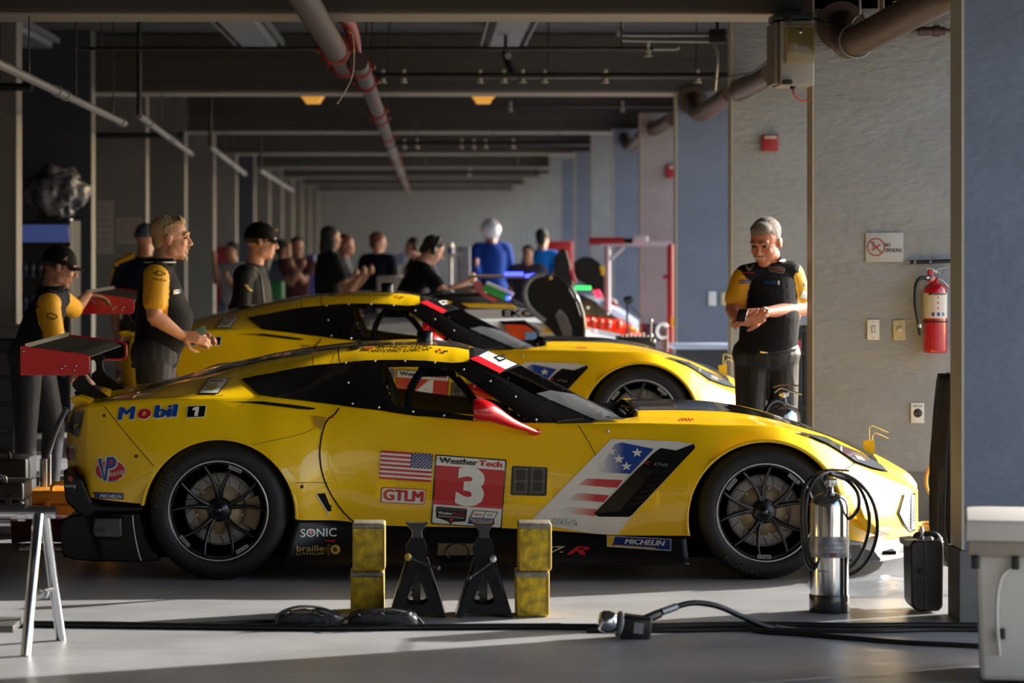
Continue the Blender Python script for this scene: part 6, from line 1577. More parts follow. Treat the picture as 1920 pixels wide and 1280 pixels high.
def cap(root, M, hs, m, tilt=0.0, brim=True, name='cap'):
    c = MB(); n = 28; rings = 10; vs = []
    for i in range(rings + 1):
        a = PI / 2 * i / rings; r = math.cos(a); z_ = math.sin(a)
        for k in range(n):
            an = 2 * PI * k / n; vs.append(M @ Vector((.087 * r ** .8 * math.cos(an), -.012 + .108 * r ** .8 * math.sin(an), .022 + .112 * z_ ** 1.1 if z_ > 0 else .022)))
    c.add(vs, [[i * n + k, i * n + (k + 1) % n, (i + 1) * n + (k + 1) % n, (i + 1) * n + k] for i in range(rings) for k in range(n)], 0, True)
    o = c.build(name, m, root); md = o.modifiers.new('s', 'SOLIDIFY'); md.thickness = .004
    MB().ell(M @ Vector((0, -.012, .135)), (.008, .008, .005)).build('cap_button', m, o)
    if brim:
        b = MB(); vs = []
        for i in range(9):
            u = -1 + 2 * i / 8
            for j in range(7):
                v_ = j / 6; x = .078 * u * (1 - .18 * v_ * v_); y = .086 * math.sqrt(max(0, 1 - (u * .86) ** 2)) - .012 + v_ * .072 * math.sqrt(max(0, 1 - u * u * .75)); z_ = .030 - .012 * v_ - .016 * u * u
                vs.append(M @ Vector((x, y, z_)))
        b.add(vs, [[i * 7 + j, i * 7 + j + 1, (i + 1) * 7 + j + 1, (i + 1) * 7 + j] for i in range(8) for j in range(6)], 0, True)
        ob = b.build('cap_peak', m, o); md = ob.modifiers.new('s', 'SOLIDIFY'); md.thickness = .005
    return o
def glasses(root, M, hs, yo=.0, zo=.006, up=0.0, lens=None):
    T = lambda x, y, z: M @ Vector((x, y + yo, z + zo))
    w = MB()
    for s in (-1, 1):
        w.tube([T(s * .058, .088, .004), T(s * .072, .06, .004), T(s * .083, -.01, .006), T(s * .084, -.03, -.006)], .0024 * hs, 0, 6)
        w.tube([T(s * .034 + .026 * math.cos(a), .099 - .012 * abs(s * .034 + .026 * math.cos(a)) / .06, .002 + .018 * math.sin(a)) for a in [2 * PI * k / 16 for k in range(16)]], .0022 * hs, 0, 6, closed=True)
    w.tube([T(-.010, .098, .006), T(.010, .098, .006)], .0025 * hs, 0, 6)
    fr = w.build('sunglasses', mat('dark glasses frame', (24, 20, 18), rough=.3), root)
    for s in (-1, 1):
        w = MB(); w.add([T(s * .034 + .025 * math.cos(a), .0985 - .012 * abs(s * .034 + .025 * math.cos(a)) / .06, .002 + .017 * math.sin(a)) for a in [2 * PI * k / 16 for k in range(16)]], [list(range(16))]); w.build('lens', lens or mat('dark lens', (14, 12, 12), rough=.06, coat=1), fr)
def bvh_of(o):
    off = Vector(o['_o']); return BVHTree.FromPolygons([tuple(v.co + off) for v in o.data.vertices], [tuple(p.vertices) for p in o.data.polygons])
def bvi(polys, m, name, par, bv, eps=.004, step=6): return drape(polys, eps, m, name, par, step, bv)
# ---- the man with the phone, at right
YA = 18.55
Q = lambda x, y, dy=0.0: P(x, y, YA + dy)
J = skeleton(P(1436, 0, YA).x, YA, 1.80, R(168), 0, None)
J.update(head=Q(1435, 455, -.05), neck=Q(1444, 494, .0), shR=Q(1392, 525, -.03), shL=Q(1487, 517, .03), chest=Q(1440, 560), hip=Q(1436, 668, .02), waist=Q(1436, 640),
         elR=Q(1375, 580, -.08), wrR=Q(1389, 603, -.30), elL=Q(1503, 578, -.02), wrL=Q(1428, 586, -.30), hipR=Q(1411, 680, .02), hipL=Q(1463, 680, .04), knR=Q(1405, 800, -.02), knL=Q(1470, 805, .06))
yl = mat('yellow sleeve cloth', (222, 164, 20))
def polo_fun(J, k=1.0, s_in='RL'):
    def f(p):
        best = 9; tt = 0
        for s in s_in:
            d, t = segd(p, J['sh' + s], J['el' + s])
            if d < best: best = d; tt = t; S = s
        if best < .082 and (tt > .01 or (p.z > J['sh' + S].z and abs(best) < .078)):
            inn = (J['neck'] - J['sh' + S]); inn.z = 0
            side = (p - J['sh' + S].lerp(J['el' + S], tt)); sn = side.dot(inn.normalized())
            if sn > .062 and tt < .45: return 0
            if sn > .054 and tt < .45: return 2
            return 1
        return 0
    return f
mA, MA, sA = person('grey-haired person in black and yellow polo looking down at a phone by the pale pier', J, R(150), R(-20), 0, 1.15, SK1, [M_nav, M_yc, M_pip], M_trs, 1.80, 1.17, .05, .74,
                    {'R': (Vector((.55, -.7, .1)), Vector((-.5, -.3, -.8)), .55), 'L': (Vector((-.9, -.35, -.15)), Vector((.1, -.75, .6)), .55)}, vox=.006, cvox=.008, shirt_fun=polo_fun(J), jowl=1.12, hem=.05)
gh = mat('silver grey hair', (118, 108, 102), rough=.75, bump=.6, bscale=120, stretch=(1, 1, .3))
hair(mA, MA, 1.15, gh, [((0, -.026, .052), (.080, .096, .080)), ((0, .030, .088), (.060, .052, .038)), ((-.066, -.016, .030), (.013, .036, .034)), ((.066, -.016, .030), (.013, .036, .034)), ((0, -.064, -.006), (.060, .042, .056))])
eyes(mA, MA, 1.15, gh)
hair(mA, MA, 1.15, mat('white moustache', (200, 186, 166), rough=.8), [((-.013, .096, -.049), (.018, .010, .008)), ((.013, .096, -.049), (.018, .010, .008))], .004, 'moustache')
def ringband(name, c, ax, r, w_, m, par):
    ax = Vector(ax).normalized(); c = Vector(c); return MB().tube([c - ax * w_, c + ax * w_], r, 0, 20).build(name, m, par)
ringband('wristband', J['wrL'].lerp(J['elL'], .07), J['elL'] - J['wrL'], .034, .007, M_wht, mA)
ph = MB(); ph.box(Q(1391, 591, -.42), (.06, .010, .11), rx=R(-50), rz=R(-20), bev=.005)
tag(ph.build('mobile_phone', M_blk), 'dark phone held in both hands by the grey-haired person at right', 'phone')
bt = MB(); n = 36; zz_ = Q(0, 655).z
pts = [Vector((J['hip'].x + 0.186 * math.cos(a), J['hip'].y - .01 + .150 * math.sin(a), zz_ + .010 * math.cos(a) - .0)) for a in [2 * PI * k / n for k in range(n)]]
vs = []; 
for p in pts: vs += [p + Vector((0, 0, .018)), p - Vector((0, 0, .018))]
bt.add(vs, [[2 * i, 2 * ((i + 1) % n), 2 * ((i + 1) % n) + 1, 2 * i + 1] for i in range(n)], 0, True)
bo = bt.build('belt', mat('black leather', (14, 14, 14), rough=.3), mA); md = bo.modifiers.new('s', 'SOLIDIFY'); md.thickness = .006
MB().box(Vector((J['hip'].x - .03, J['hip'].y - .165, zz_)), (.05, .01, .036), bev=.003).build('belt_buckle', M_steel, bo)
bA = bvh_of(sA)
em = bvi([[(1396, 496), (1400, 497), (1405, 504), (1406, 510), (1402, 507)], [(1416, 495), (1412, 497), (1405, 505), (1405, 509), (1409, 505)]], M_gry, 'shirt_emblem', sA, bA)
drape([[(1391, 511), (1414, 510.5), (1414, 512), (1391, 512.5)]], .004, M_vred, 'shirt_bar', sA, 9, bA)
sb = bvi([[(1386, 525), (1409, 524), (1408, 531), (1385, 532)]], M_navy, 'shirt_patch', sA, bA); drape([[(1385, 526), (1389, 525.5), (1388, 532), (1384, 532)]], .006, M_gold, 'patch_end', sb, 9, bA)
drape_text('MICHELIN', (1390, 530), (1407, 529.3), 3, .006, M_wht, 'patch_lettering', sb, bA)
sb = bvi([[(1442, 500), (1470, 502), (1472, 506), (1468, 513), (1444, 509), (1441, 505)]], M_gry, 'shirt_badge', sA, bA); drape([[(1443.5, 501.3), (1469, 503.2), (1470.5, 506), (1467, 511.7), (1445, 508), (1442.5, 505)]], .006, M_nav, 'badge_face', sb, 6, bA)
drape_text('WeatherTech', (1445, 507), (1467, 508.5), 3, .008, M_vred, 'badge_lettering', sb, bA)
drape_text('Mobil', (1433, 533.5), (1454, 533.5), 7, .005, M_vblu, 'shirt_lettering', sA, bA, bold=.03); drape_text('1', (1458, 534), (1461, 534), 7, .006, M_wht, 'shirt_lettering', sA, bA, bold=.02)
bvi([[(1505, 545), (1516, 547), (1512, 560), (1500, 558)]], M_wht, 'sleeve_badge', sA, bA)
bvi([[(1507, 527), (1513, 527), (1515, 533), (1509, 540), (1505, 536)]], M_vblu, 'sleeve_emblem', sA, bA)
def collar(root, J, k, m, stripe=None, g=0.0):
    c = J['neck']; n = 24; vs = []; up = (J['neck'] - J['hip']).normalized()
    rt = (J['shR'] - J['shL']).normalized(); fw = Vector((0, 0, 1)).cross(rt).normalized(); a0 = .35
    for i in range(n + 1):
        a = a0 + (2 * PI - 2 * a0) * i / n + PI / 2
        d = rt * math.cos(a) + fw * math.sin(a)
        for r_, z_ in ((.066, .035), (.074, .038), (.092, -.004)): vs.append(c + d * (r_ + g) * k + up * z_ * k - fw * .004)
    mb = MB(); mb.add(vs, [[i * 3 + j, i * 3 + j + 1, i * 3 + 4 + j, i * 3 + 3 + j] for i in range(n) for j in range(2)], 0, True)
    o = mb.build('collar', m, root); md = o.modifiers.new('s', 'SOLIDIFY'); md.thickness = .004
    if stripe:
        s2 = []
        for i in range(n + 1): s2 += [vs[i * 3 + 1].lerp(vs[i * 3 + 2], .45) + (vs[i * 3 + 2] - c).normalized() * .005, vs[i * 3 + 1].lerp(vs[i * 3 + 2], .65) + (vs[i * 3 + 2] - c).normalized() * .005]
        MB().add(s2, [[2 * i, 2 * i + 1, 2 * i + 3, 2 * i + 2] for i in range(n)], 0, True).build('collar_stripe', stripe, o)
collar(mA, J, 1.0, M_nav, M_wht, .006)
# ---- the fair-haired man at left
YB = 17.65; Q = lambda x, y, dy=0.0: P(x, y, YB + dy)
J = skeleton(P(300, 0, YB).x, YB, 1.82, R(-88), 0, None)
J.update(head=Q(321, 448, .0), neck=Q(302, 496), shR=Q(292, 520, -.17), shL=Q(300, 518, .17), chest=Q(298, 570), hip=Q(290, 668), waist=Q(294, 630),
         elR=Q(289, 592, -.22), wrR=Q(340, 629, -.16), elL=Q(300, 600, .20), wrL=Q(352, 630, .02), hipR=Q(288, 680, -.09), hipL=Q(296, 680, .09), knR=Q(286, 810, -.10), knL=Q(300, 810, .08))
mB, MBh, sB = person('fair-haired person in a navy polo with a yellow sleeve, standing between the two cars', J, R(-86), R(0), 0, 1.08, SK2, [M_nav, M_yc, M_pip], M_dnm, 1.82, 1.10, .045, .72,
                    {'R': (Vector((.93, .1, -.1)), Vector((0, -.8, .5)), .5), 'L': (Vector((.95, -.1, .1)), Vector((0, .6, .6)), .6)}, vox=.006, cvox=.008, shirt_fun=polo_fun(J, 1, 'RL'), jowl=1.05)
fh = mat('sandy hair', (176, 146, 108), rough=.75, bump=.6, bscale=120, stretch=(1, 1, .3))
hair(mB, MBh, 1.05, fh, [((0, -.030, .050), (.080, .095, .080)), ((0, .028, .092), (.058, .052, .034)), ((-.066, -.018, .030), (.013, .036, .034)), ((.066, -.018, .030), (.013, .036, .034)), ((0, -.066, -.006), (.058, .040, .058))])
hair(mB, MBh, 1.05, mat('grey goatee', (170, 158, 142), rough=.8), [((0, .074, -.102), (.022, .016, .020)), ((0, .094, -.049), (.022, .008, .006))], .004, 'goatee')
eyes(mB, MBh, 1.05, fh)
T = headframe(MBh @ Vector((0, .010, .062)), R(-86), R(28), 0, 1.05)
glasses(mB, T, 1.05, -.03, .02)
collar(mB, J, 1.0, M_nav, M_wht, .008)
bB = bvh_of(sB)
bt_ = [[(289, 510), (294, 510), (295, 507.5), (303, 508), (303, 510.5), (310, 512), (309, 516), (303, 515), (302.5, 517.5), (294, 516.5), (294, 514), (288, 513.5)]]
bo_ = bvi(bt_, M_nav, 'sleeve_emblem', sB, bB); drape([[(290.5, 511.3), (296, 511.6), (296.5, 509), (301.5, 509.4), (301.7, 512), (307.5, 513), (307, 514.7), (301.5, 513.8), (301, 516), (296, 515.2), (295.7, 513), (290, 512.8)]], .006, M_yc, 'emblem_face', bo_, 6, bB)
drape_text('RACING', (287, 524), (311, 528), 3.5, .005, M_nav, 'sleeve_lettering', sB, bB, bold=.02)
sb = bvi([[(324, 544), (338, 542), (338, 550), (324, 552)]], M_navy, 'shirt_patch', sB, bB); drape([[(324, 545), (328, 544), (328, 551), (324, 552)]], .006, M_gold, 'patch_end', sb, 9, bB)
p2 = MB(); p2.box(Q(371, 624, -.14), (.10, .010, .05), ry=R(-28), bev=.003)
tag(p2.build('mobile_phone', mat('teal grey phone', (90, 120, 128), rough=.3)), 'pale teal phone in the hand of the fair-haired person at left', 'phone')
# ---- the capped man leaning at far left
YC_ = 18.7; Q = lambda x, y, dy=0.0: P(x, y, YC_ + dy)
J = skeleton(P(60, 0, YC_).x, YC_, 1.80, R(-70), 0, None)
J.update(head=Q(112, 502, -.0), neck=Q(98, 545), shR=Q(92, 572, -.17), shL=Q(112, 560, .18), chest=Q(85, 590), hip=Q(58, 668), waist=Q(65, 640),
         elR=Q(103, 640, -.22), wrR=Q(140, 690, -.20), elL=Q(140, 580, .75), wrL=Q(165, 552, 1.30), hipR=Q(50, 680, -.09), hipL=Q(70, 680, .09), knR=Q(48, 800, -.12), knL=Q(100, 800, .10), anR=Q(48, 900, -.12), anL=Q(92, 915, .10))
for s in 'RL': J['an' + s].z = .08; J['to' + s] = J['an' + s] + Vector((.18, 0, -.05))
mC, MC, sC = person('person in black cap and yellow-sleeved polo leaning on the farther car wing at left', J, R(-80), R(-14), 0, 1.03, SK3, [mat('navy polo', (16, 23, 38), spec=.2, rough=.8, bump=.25, bscale=22), M_yc, M_pip], M_dnm, 1.8, 1.04, .0, .92,
                    {'L': (Vector((.8, .55, -.15)), Vector((0, 0, 1)), .35), 'R': (Vector((.6, 0, -.8)), Vector((0, -1, 0)), .3)}, vox=.0065, shirt_fun=polo_fun(J, 1, 'RL'))
hair(mC, MC, 1.03, mat('dark brown hair', (52, 38, 30), rough=.8), [((0, -.03, .03), (.080, .088, .06)), ((-.072, -.012, .010), (.012, .034, .034)), ((.072, -.012, .010), (.012, .034, .034))])
eyes(mC, MC, 1.03); cp = cap(mC, MC, 1.03, mat('black cap cloth', (10, 10, 11), rough=.8, spec=.15)); collar(mC, J, 1.0, M_nav, None, .006)
T = lambda a, b: MC @ Vector((.089, a, b))
MB().add([T(.0, .05), T(.012, .052), T(.03, .078), T(.02, .076)], [[0, 1, 2, 3]]).add([T(.02, .05), T(.032, .052), T(.018, .076), T(.01, .07)], [[0, 1, 2, 3]]).build('cap_emblem', mat('pale gold thread', (170, 150, 110), rough=.5), cp)
bC = bvh_of(sC)
bvi([[(62, 532), (70, 529), (78, 532), (74, 536), (64, 536)]], M_vred, 'shirt_patch', sC, bC)
bo_ = bvi([[(88, 588), (96, 586), (106, 590), (108, 596), (100, 600), (90, 596)]], M_nav, 'sleeve_emblem', sC, bC); bvi([[(90, 589.5), (96, 588), (104, 591.5), (105.5, 595.5), (100, 597.8), (91.5, 595)]], M_yc, 'emblem_face', bo_, bC, .006)
# ---- jacketed man with sunglasses beyond the second car
YD = 22.6; Q = lambda x, y, dy=0.0: P(x, y, YD + dy)
J = skeleton(P(465, 0, YD).x, YD, 1.84, R(-70), 0, None)
J.update(head=Q(490, 454), neck=Q(476, 497), shR=Q(455, 520, -.17), shL=Q(480, 516, .18), elR=Q(452, 590, -.2), wrR=Q(470, 640, -.1), hip=Q(462, 670), waist=Q(464, 620))
mD, MD, sD = person('person in a black cap, sunglasses and black jacket beyond the farther yellow car', J, R(-82), R(-4), 0, 1.14, SK2, [mat('black shell jacket', (9, 10, 13), spec=.2, rough=.7, bump=.3, bscale=14)], M_dnm, 1.86, 1.16, .01, .7, long_sleeve=True, vox=.0075)
hair(mD, MD, 1.14, mat('dark brown hair', (52, 38, 30), rough=.8), [((0, -.03, .03), (.080, .090, .06)), ((-.072, -.012, .006), (.012, .034, .036)), ((.072, -.012, .006), (.012, .034, .036))])
cap(mD, MD, 1.14, mat('black cap cloth', (10, 10, 11), rough=.8, spec=.15)); glasses(mD, MD, 1.14)
T = MD; MB().ell(T @ Vector((.035, .085, .085)), (.016, .008, .010)).build('cap_emblem', mat('pale gold thread', (170, 150, 110), rough=.5), mD)
bD = bvh_of(sD)
bvi([[(458, 533), (465, 534), (466, 539), (474, 545), (470, 546), (464, 541)]], M_gold, 'sleeve_emblem', sD, bD)
strip_ = MB().tube(spline([hit(474, 500, .004, bD) or Q(474, 500, -.2), hit(486, 512, .004, bD) or Q(486, 512, -.2), hit(492, 540, .004, bD) or Q(492, 540, -.2), hit(496, 590, .004, bD) or Q(496, 590, -.2)], 5), .005, 0, 6).build('jacket_zip', M_gry, sD)
# ---- farther people: simple poses, blurred in the photograph
HB = mat('black hair', (22, 18, 17), rough=.8); HR = mat('auburn hair', (92, 44, 34), rough=.8)
def far(px, top, Y, label, yaw, shirt, hairm=HB, skin=SK3, tr=M_dnm, arms=None, lean=0, bulk=1.0, ls=False, longhair=False, hat=None, hp=0, hy=None, group='people farther down the garage', dz=0):
    zt = H - (top - VY) * Y / F; h = min(1.92, max(1.5, zt)) if not lean else 1.78
    base = P(px, 0, Y).x; J = skeleton(base, Y, h, yaw, lean)
    if lean:       # set the head over the pixel column by sliding the whole figure
        dx = base - J['head'].x
        for k in J: J[k] = J[k] + Vector((dx, 0, 0))
    for s, w_ in (arms or {}).items():
        w_ = P(*w_); J['wr' + s] = w_; sh = J['sh' + s]; mid_ = sh.lerp(w_, .5); L = .30 * h / 1.8 * 1.0; d = (w_ - sh).length / 2
        J['el' + s] = mid_ + Vector((0, 0, -1)) * math.sqrt(max(0, (.29 * h / 1.8) ** 2 - d * d))
    r, M, s = person(label, J, hy if hy is not None else yaw, hp, 0, h / 1.76, skin, [shirt], tr, h, bulk, .0, .6, None, vox=.016, cvox=.02, group=group, fine=False, long_sleeve=ls)
    k = h / 1.76
    MB().tube([M @ Vector((0, .086, .01)), M @ Vector((0, .102, -.026))], [.008, .013], 0, 8).build('nose', skin, r)
    if hat == 'helmet':
        hh = hair(r, M, k, mat('white helmet', (205, 205, 210), rough=.15, coat=1), [((0, -.005, .03), (.125, .145, .135)), ((0, .03, -.06), (.105, .11, .075))], .012, 'helmet')
        hair(r, M, k, M_blk, [((0, .10, .01), (.09, .055, .035))], .012, 'visor')
    elif hat == 'cap': cap(r, M, k, mat('grey cap cloth', (52, 60, 72), rough=.7))
    else:
        pts = [((0, -.026, .05), (.082, .098, .082)), ((0, -.07, -.01), (.065, .05, .07))]
        if longhair: pts += [((0, -.075, -.08), (.075, .055, .12)), ((.06, -.03, -.06), (.03, .05, .10)), ((-.06, -.03, -.06), (.03, .05, .10))]
        hair(r, M, k, hairm, pts, .014)
    if hat == 'set':
        MB().tube([M @ Vector((.09 * math.cos(a), -.01, .03 + .10 * math.sin(a))) for a in [PI * q / 12 for q in range(13)]], .012, 0, 8).build('headset_band', M_black, r)
        for sd in (-1, 1): MB().ell(M @ Vector((sd * .092, -.01, .0)), (.025, .04, .045)).build('headset_cup', M_black, r)
    return r, J
cl = lambda n, c: mat(n, c, rough=.85, spec=.15)
rE, JE = far(271, 418, 24.2, 'person in a grey cap seen from behind, between the two left piers', R(-15), cl('navy crew shirt', (24, 30, 46)), tr=M_dnm, hat='cap', bulk=1.1, group='people farther down the garage')
MB().tube([JE['shL'] + Vector((-.04, -.03, .03)), JE['shL'].lerp(JE['neck'], .6) + Vector((0, -.03, .06))], .035, 0, 12).build('yellow_yoke', M_yc, rE)
MB().tube([JE['shL'] + Vector((-.05, -.02, -.0)), JE['shL'].lerp(JE['el' + 'L'], .5) + Vector((-.04, 0, 0))], .03, 0, 12).build('yellow_sleeve_panel', M_yc, rE)
far(436, 452, 36, 'distant person in a white shirt with an arm stretched left, behind the jacketed person', R(150), cl('white cotton', (176, 180, 192)), tr=cl('pale denim', (110, 130, 160)), arms={'R': (402, 487, 35.8), 'L': (428, 520, 35.7)})
far(528, 447, 37, 'distant person in pale blue holding a hand to the face, right of the jacketed person', R(-60), cl('grey blue shirt', (86, 100, 118)), arms={'R': (541, 470, 36.8)})
far(557, 442, 36, 'distant dark-haired person in a dark red checked top with folded arms', R(190), cl('plum check shirt', (74, 44, 48)), arms={'R': (565, 500, 35.7), 'L': (550, 498, 35.7)}, tr=cl('indigo trousers', (34, 38, 74)))
far(616, 422, 31.5, 'long-haired person in a black top reaching right, in the middle distance', R(-70), cl('black top', (18, 18, 20)), skin=SK3, arms={'R': (676, 516, 31.2), 'L': (660, 520, 31.7)}, longhair=True, bulk=1.12, ls=False)
far(645, 438, 34, 'distant person with glinting glasses just right of the long-haired person', R(-95), cl('grey tee', (78, 82, 88)), hairm=HR, arms={'R': (690, 512, 33.6)})
far(708, 433, 36, 'distant auburn-haired person in a navy jacket, back turned', R(-25), cl('navy jacket', (18, 22, 36)), hairm=HR, skin=SK2, ls=True, bulk=1.05, hy=R(-60))
far(772, 441, 38, 'distant person bending with an orange headset, left of the headset mechanic', R(120), cl('charcoal top', (40, 40, 46)), lean=R(25), arms={'R': (740, 520, 37.6)}, hat='set')
far(812, 449, 27.0, 'mechanic in a black shirt and black headset bending right over a car', R(-80), cl('black tee', (14, 14, 16)), lean=R(22), arms={'R': (884, 540, 26.6), 'L': (876, 528, 27.3)}, hat='set', bulk=1.2, hp=R(-30), skin=SK2)
far(921, 408, 40, 'driver in a royal blue suit and white helmet, back to the camera', R(12), cl('royal blue race suit', (18, 52, 128)), tr=cl('royal blue race suit', (18, 52, 128)), hat='helmet', ls=True, bulk=1.25, arms={'L': (893, 498, 39.7)})
far(990, 458, 37, 'distant crouching person in a plum top, between the two people in blue', R(170), cl('plum grey top', (58, 50, 66)), bulk=1.25, dz=0)
far(1016, 427, 37.6, 'distant person in a bright blue and white shirt, right of the blue driver', R(-20), cl('sky blue shirt', (30, 118, 205)), arms={'R': (1040, 520, 37.2)}, bulk=1.0)
# ================================================================= equipment and cars farther back
def pf(pts, Y): return [(P(a, b, Y).x, P(a, b, Y).z) for a, b in pts]
def slab(name, pts, Y0, Y1, m, par, bev=.02, ref=None):
    return MB().prism(pf(pts, ref or Y0), Y0, Y1, 0, bev=bev).build(name, m, par)
# tool cabinet, bottom left, with white lettering
w = thing('tool_cabinet', P(0, 900, 19.6), 'black tool cabinet with white lettering, cut by the left edge of the frame', 'cabinet')
w.location.z = 0; w['_o'] = tuple(w.location)
slab('body', [(-140, 633), (30, 633), (30, 935), (-140, 935)], 19.6, 20.2, M_black, w)
slab('top_shelf', [(-140, 615), (42, 612), (42, 634), (-140, 634)], 19.55, 20.25, mat('grey worktop', (70, 70, 72), rough=.5), w, .006)
flat_text('SONIC', P(-37, 800, 19.6), .34, .085, M_wht, 'cabinet_lettering', w, bold=.05)
for k in range(5):
    slab('drawer', [(-138, 660 + 50 * k), (26, 660 + 50 * k), (26, 700 + 50 * k), (-138, 700 + 50 * k)], 19.59, 19.62, M_jack, w, .004)
# cases on the floor at left
def hard(x0, y0, x1, y1, Y, dep, m, label, handle=None, name='equipment_case'):
    zb_ = max(0, H - (y1 - VY) * Y / F); w = thing(name, (P((x0 + x1) / 2, 0, Y).x, Y, zb_), label, 'case')
    a, b = P(x0, y0, Y), P(x1, y1, Y); zt = a.z; hh = zt - zb_
    MB().box(((a.x + b.x) / 2, Y + dep / 2, zb_ + hh * .32 + .002), (b.x - a.x, dep, hh * .64), bev=.015).build('case_base', m, w)
    MB().box(((a.x + b.x) / 2, Y + dep / 2, zb_ + hh * .83), (b.x - a.x, dep, hh * .34), bev=.015).build('case_lid', m, w)
    for t in (.25, .75): MB().box((a.x + (b.x - a.x) * t, Y - .006, zb_ + hh * .66), (.035, .02, .05), bev=.004).build('latch', m, w)
    if handle: MB().tube(spline([(a.x + (b.x - a.x) * .3, Y + .03, zt - .01), (a.x + (b.x - a.x) * .34, Y + .02, zt + .04), (a.x + (b.x - a.x) * .66, Y + .02, zt + .04), (a.x + (b.x - a.x) * .7, Y + .03, zt - .01)], 5), .011, 0, 8).build('handle', handle, w)
    return w
M_org = mat('orange yellow case plastic', (216, 138, 14), rough=.45)
hard(53, 920, 196, 1001, 17.6, .38, M_org, 'orange-yellow hard case on the floor behind the nearer car tail', M_org)
hard(-60, 860, 50, 1000, 17.75, .45, mat('charcoal case plastic', (32, 32, 34), rough=.5), 'charcoal equipment case left of the orange one', M_black)
hard(-70, 905, 44, 1003, 17.1, .38, mat('dark grey case plastic', (48, 46, 44), rough=.5), 'dark grey lower case at the left edge, with a wire handle', M_steel)
w = thing('rolled_blanket', P(120, 1003, 16.8), 'dusky maroon rolled blanket on the floor behind the trestle', 'blanket')
m = MB(); m.tube(spline([(P(20, 0, 16.85).x, 16.85, .075), (P(70, 0, 16.85).x, 16.87, .085), (P(120, 0, 16.85).x, 16.85, .08), (P(150, 0, 16.85).x, 16.85, .076)], 8), .075, 0, 18)
m.build('roll', mat('maroon blanket', (88, 34, 40), rough=.8, bump=.4, bscale=20), w)
w = thing('floor_jack_handle', P(82, 1000, 17.9), 'upright steel jack handle with a wire, left of the nearer car tail', 'jack')
MB().tube([P(82, 985, 17.9), P(82, 860, 17.9)], .026, 0, 16).build('cylinder', M_steel, w); MB().tube([P(93, 985, 17.9), P(93, 852, 17.9)], .010, 0, 10).build('rod', M_steel, w)
MB().tube(spline([P(88, 858, 17.9), P(100, 820, 17.9), P(112, 790, 17.9), P(125, 765, 17.9)], 5), .016, 0, 10).build('handle', mat('blue grey handle', (62, 74, 96), rough=.4), w)
MB().box(P(86, 990, 17.9) + Vector((0, .05, -.01)), (.16, .16, .05), bev=.01).build('foot', M_steel, w)
w = thing('steel_plate', P(90, 1012, 16.5), 'flat silver plate on the floor behind the trestle', 'plate')
MB().box((P(90, 0, 16.5).x, 16.5, .012), (.28, .25, .024), bev=.004).build('plate', M_steel, w)
# fridge with a lit blue header and a wrapped bundle on top
YF = 26.4
w = thing('drinks_fridge', (P(90, 0, YF).x, YF, 0), 'dark display fridge with a blue-lit header, behind the capped person at left', 'fridge')
slab('cabinet', [(36, 412), (134, 412), (134, 811), (36, 811)], YF, YF + .7, M_black, w, .01)
slab('lit_header', [(41, 421), (130, 421), (130, 454), (41, 454)], YF - .015, YF + .01, mat('blue lit header', (70, 86, 132), rough=.3, emit=(80, 100, 170), estr=.10), w, .004)
slab('glass_door', [(41, 462), (130, 462), (130, 780), (41, 780)], YF - .02, YF, mat('dark fridge glass', (20, 26, 34), rough=.08, coat=.5), w, .004)
rnd = random.Random(3)
for r_ in range(4):
    for c_ in range(6):
        x = 48 + 14 * c_; y = 520 + 62 * r_
        MB().lathe([(0, P(0, y, YF).z), (.025, P(0, y, YF).z), (.025, P(0, y - 22, YF).z), (.01, P(0, y - 30, YF).z), (0, P(0, y - 30, YF).z)], (P(x, 0, YF).x, YF - .035, 0), 'Z', 10).build('bottle_display', mat('dim bottle %d' % (c_ % 3), [(40, 60, 84), (70, 74, 80), (52, 40, 40)][c_ % 3], rough=.3), w)
bm = bmesh.new(); bmesh.ops.create_icosphere(bm, subdivisions=5, radius=1)
from mathutils import noise
for v in bm.verts:
    d = v.co.copy(); n_ = noise.noise(d * 2.2) * .22 + noise.noise(d * 5 + Vector((3, 1, 2))) * .10 + abs(noise.noise(d * 3.5 + Vector((9, 0, 0)))) * -.16
    v.co = Vector((d.x * .29, d.y * .28, d.z * .235)) * (1 + n_)
c = P(104, 362, YF + .3); zt = P(0, 412, YF).z
for v in bm.verts:
    v.co += c
    if v.co.z < zt + .006: v.co.z = zt + .006
solo(MB().bm(bm, 0, True), 'wrapped_bundle', mat('grey plastic wrap', (132, 132, 144), rough=.3, col2=(58, 58, 66), vscale=6), 'crumpled grey plastic-wrapped bundle on top of the dark fridge', 'bundle')
solo(MB().ell(P(139, 411, YF - .02), (.022, .02, .022)), 'fridge_knob', M_chr, 'small shiny round knob at the fridge top corner', 'knob') if False else MB().ell(P(131, 411, YF - .02), (.022, .02, .022)).build('hinge_cap', M_chr, bpy.data.objects['drinks_fridge'])
# posters on the second left pier
for x0, y0, x1, y1, l in ((181, 376, 213, 476, 'tall pale notice sheet on the pale left pier'), (217, 408, 266, 456, 'wide pale notice sheet right of the tall one, behind the grey cap')):
    w = thing('notice_sheet', P(x0, y1, 32.7), l, 'notice', 'notice sheets on the left pier')
    slab('paper', [(x0, y0), (x1, y0), (x1, y1), (x0, y1)], 32.685, 32.695, mat('cream paper', (150, 140, 134), rough=.8), w, 0)
    for k in range(7):
        yy = y0 + (y1 - y0) * (k + 1) / 8.5
        slab('print_block', [(x0 + 4, yy), (x1 - 5, yy), (x1 - 5, yy + 2.2), (x0 + 4, yy + 2.2)], 32.68, 32.684, mat('rusty print', (128, 96, 92), rough=.8), w, 0)
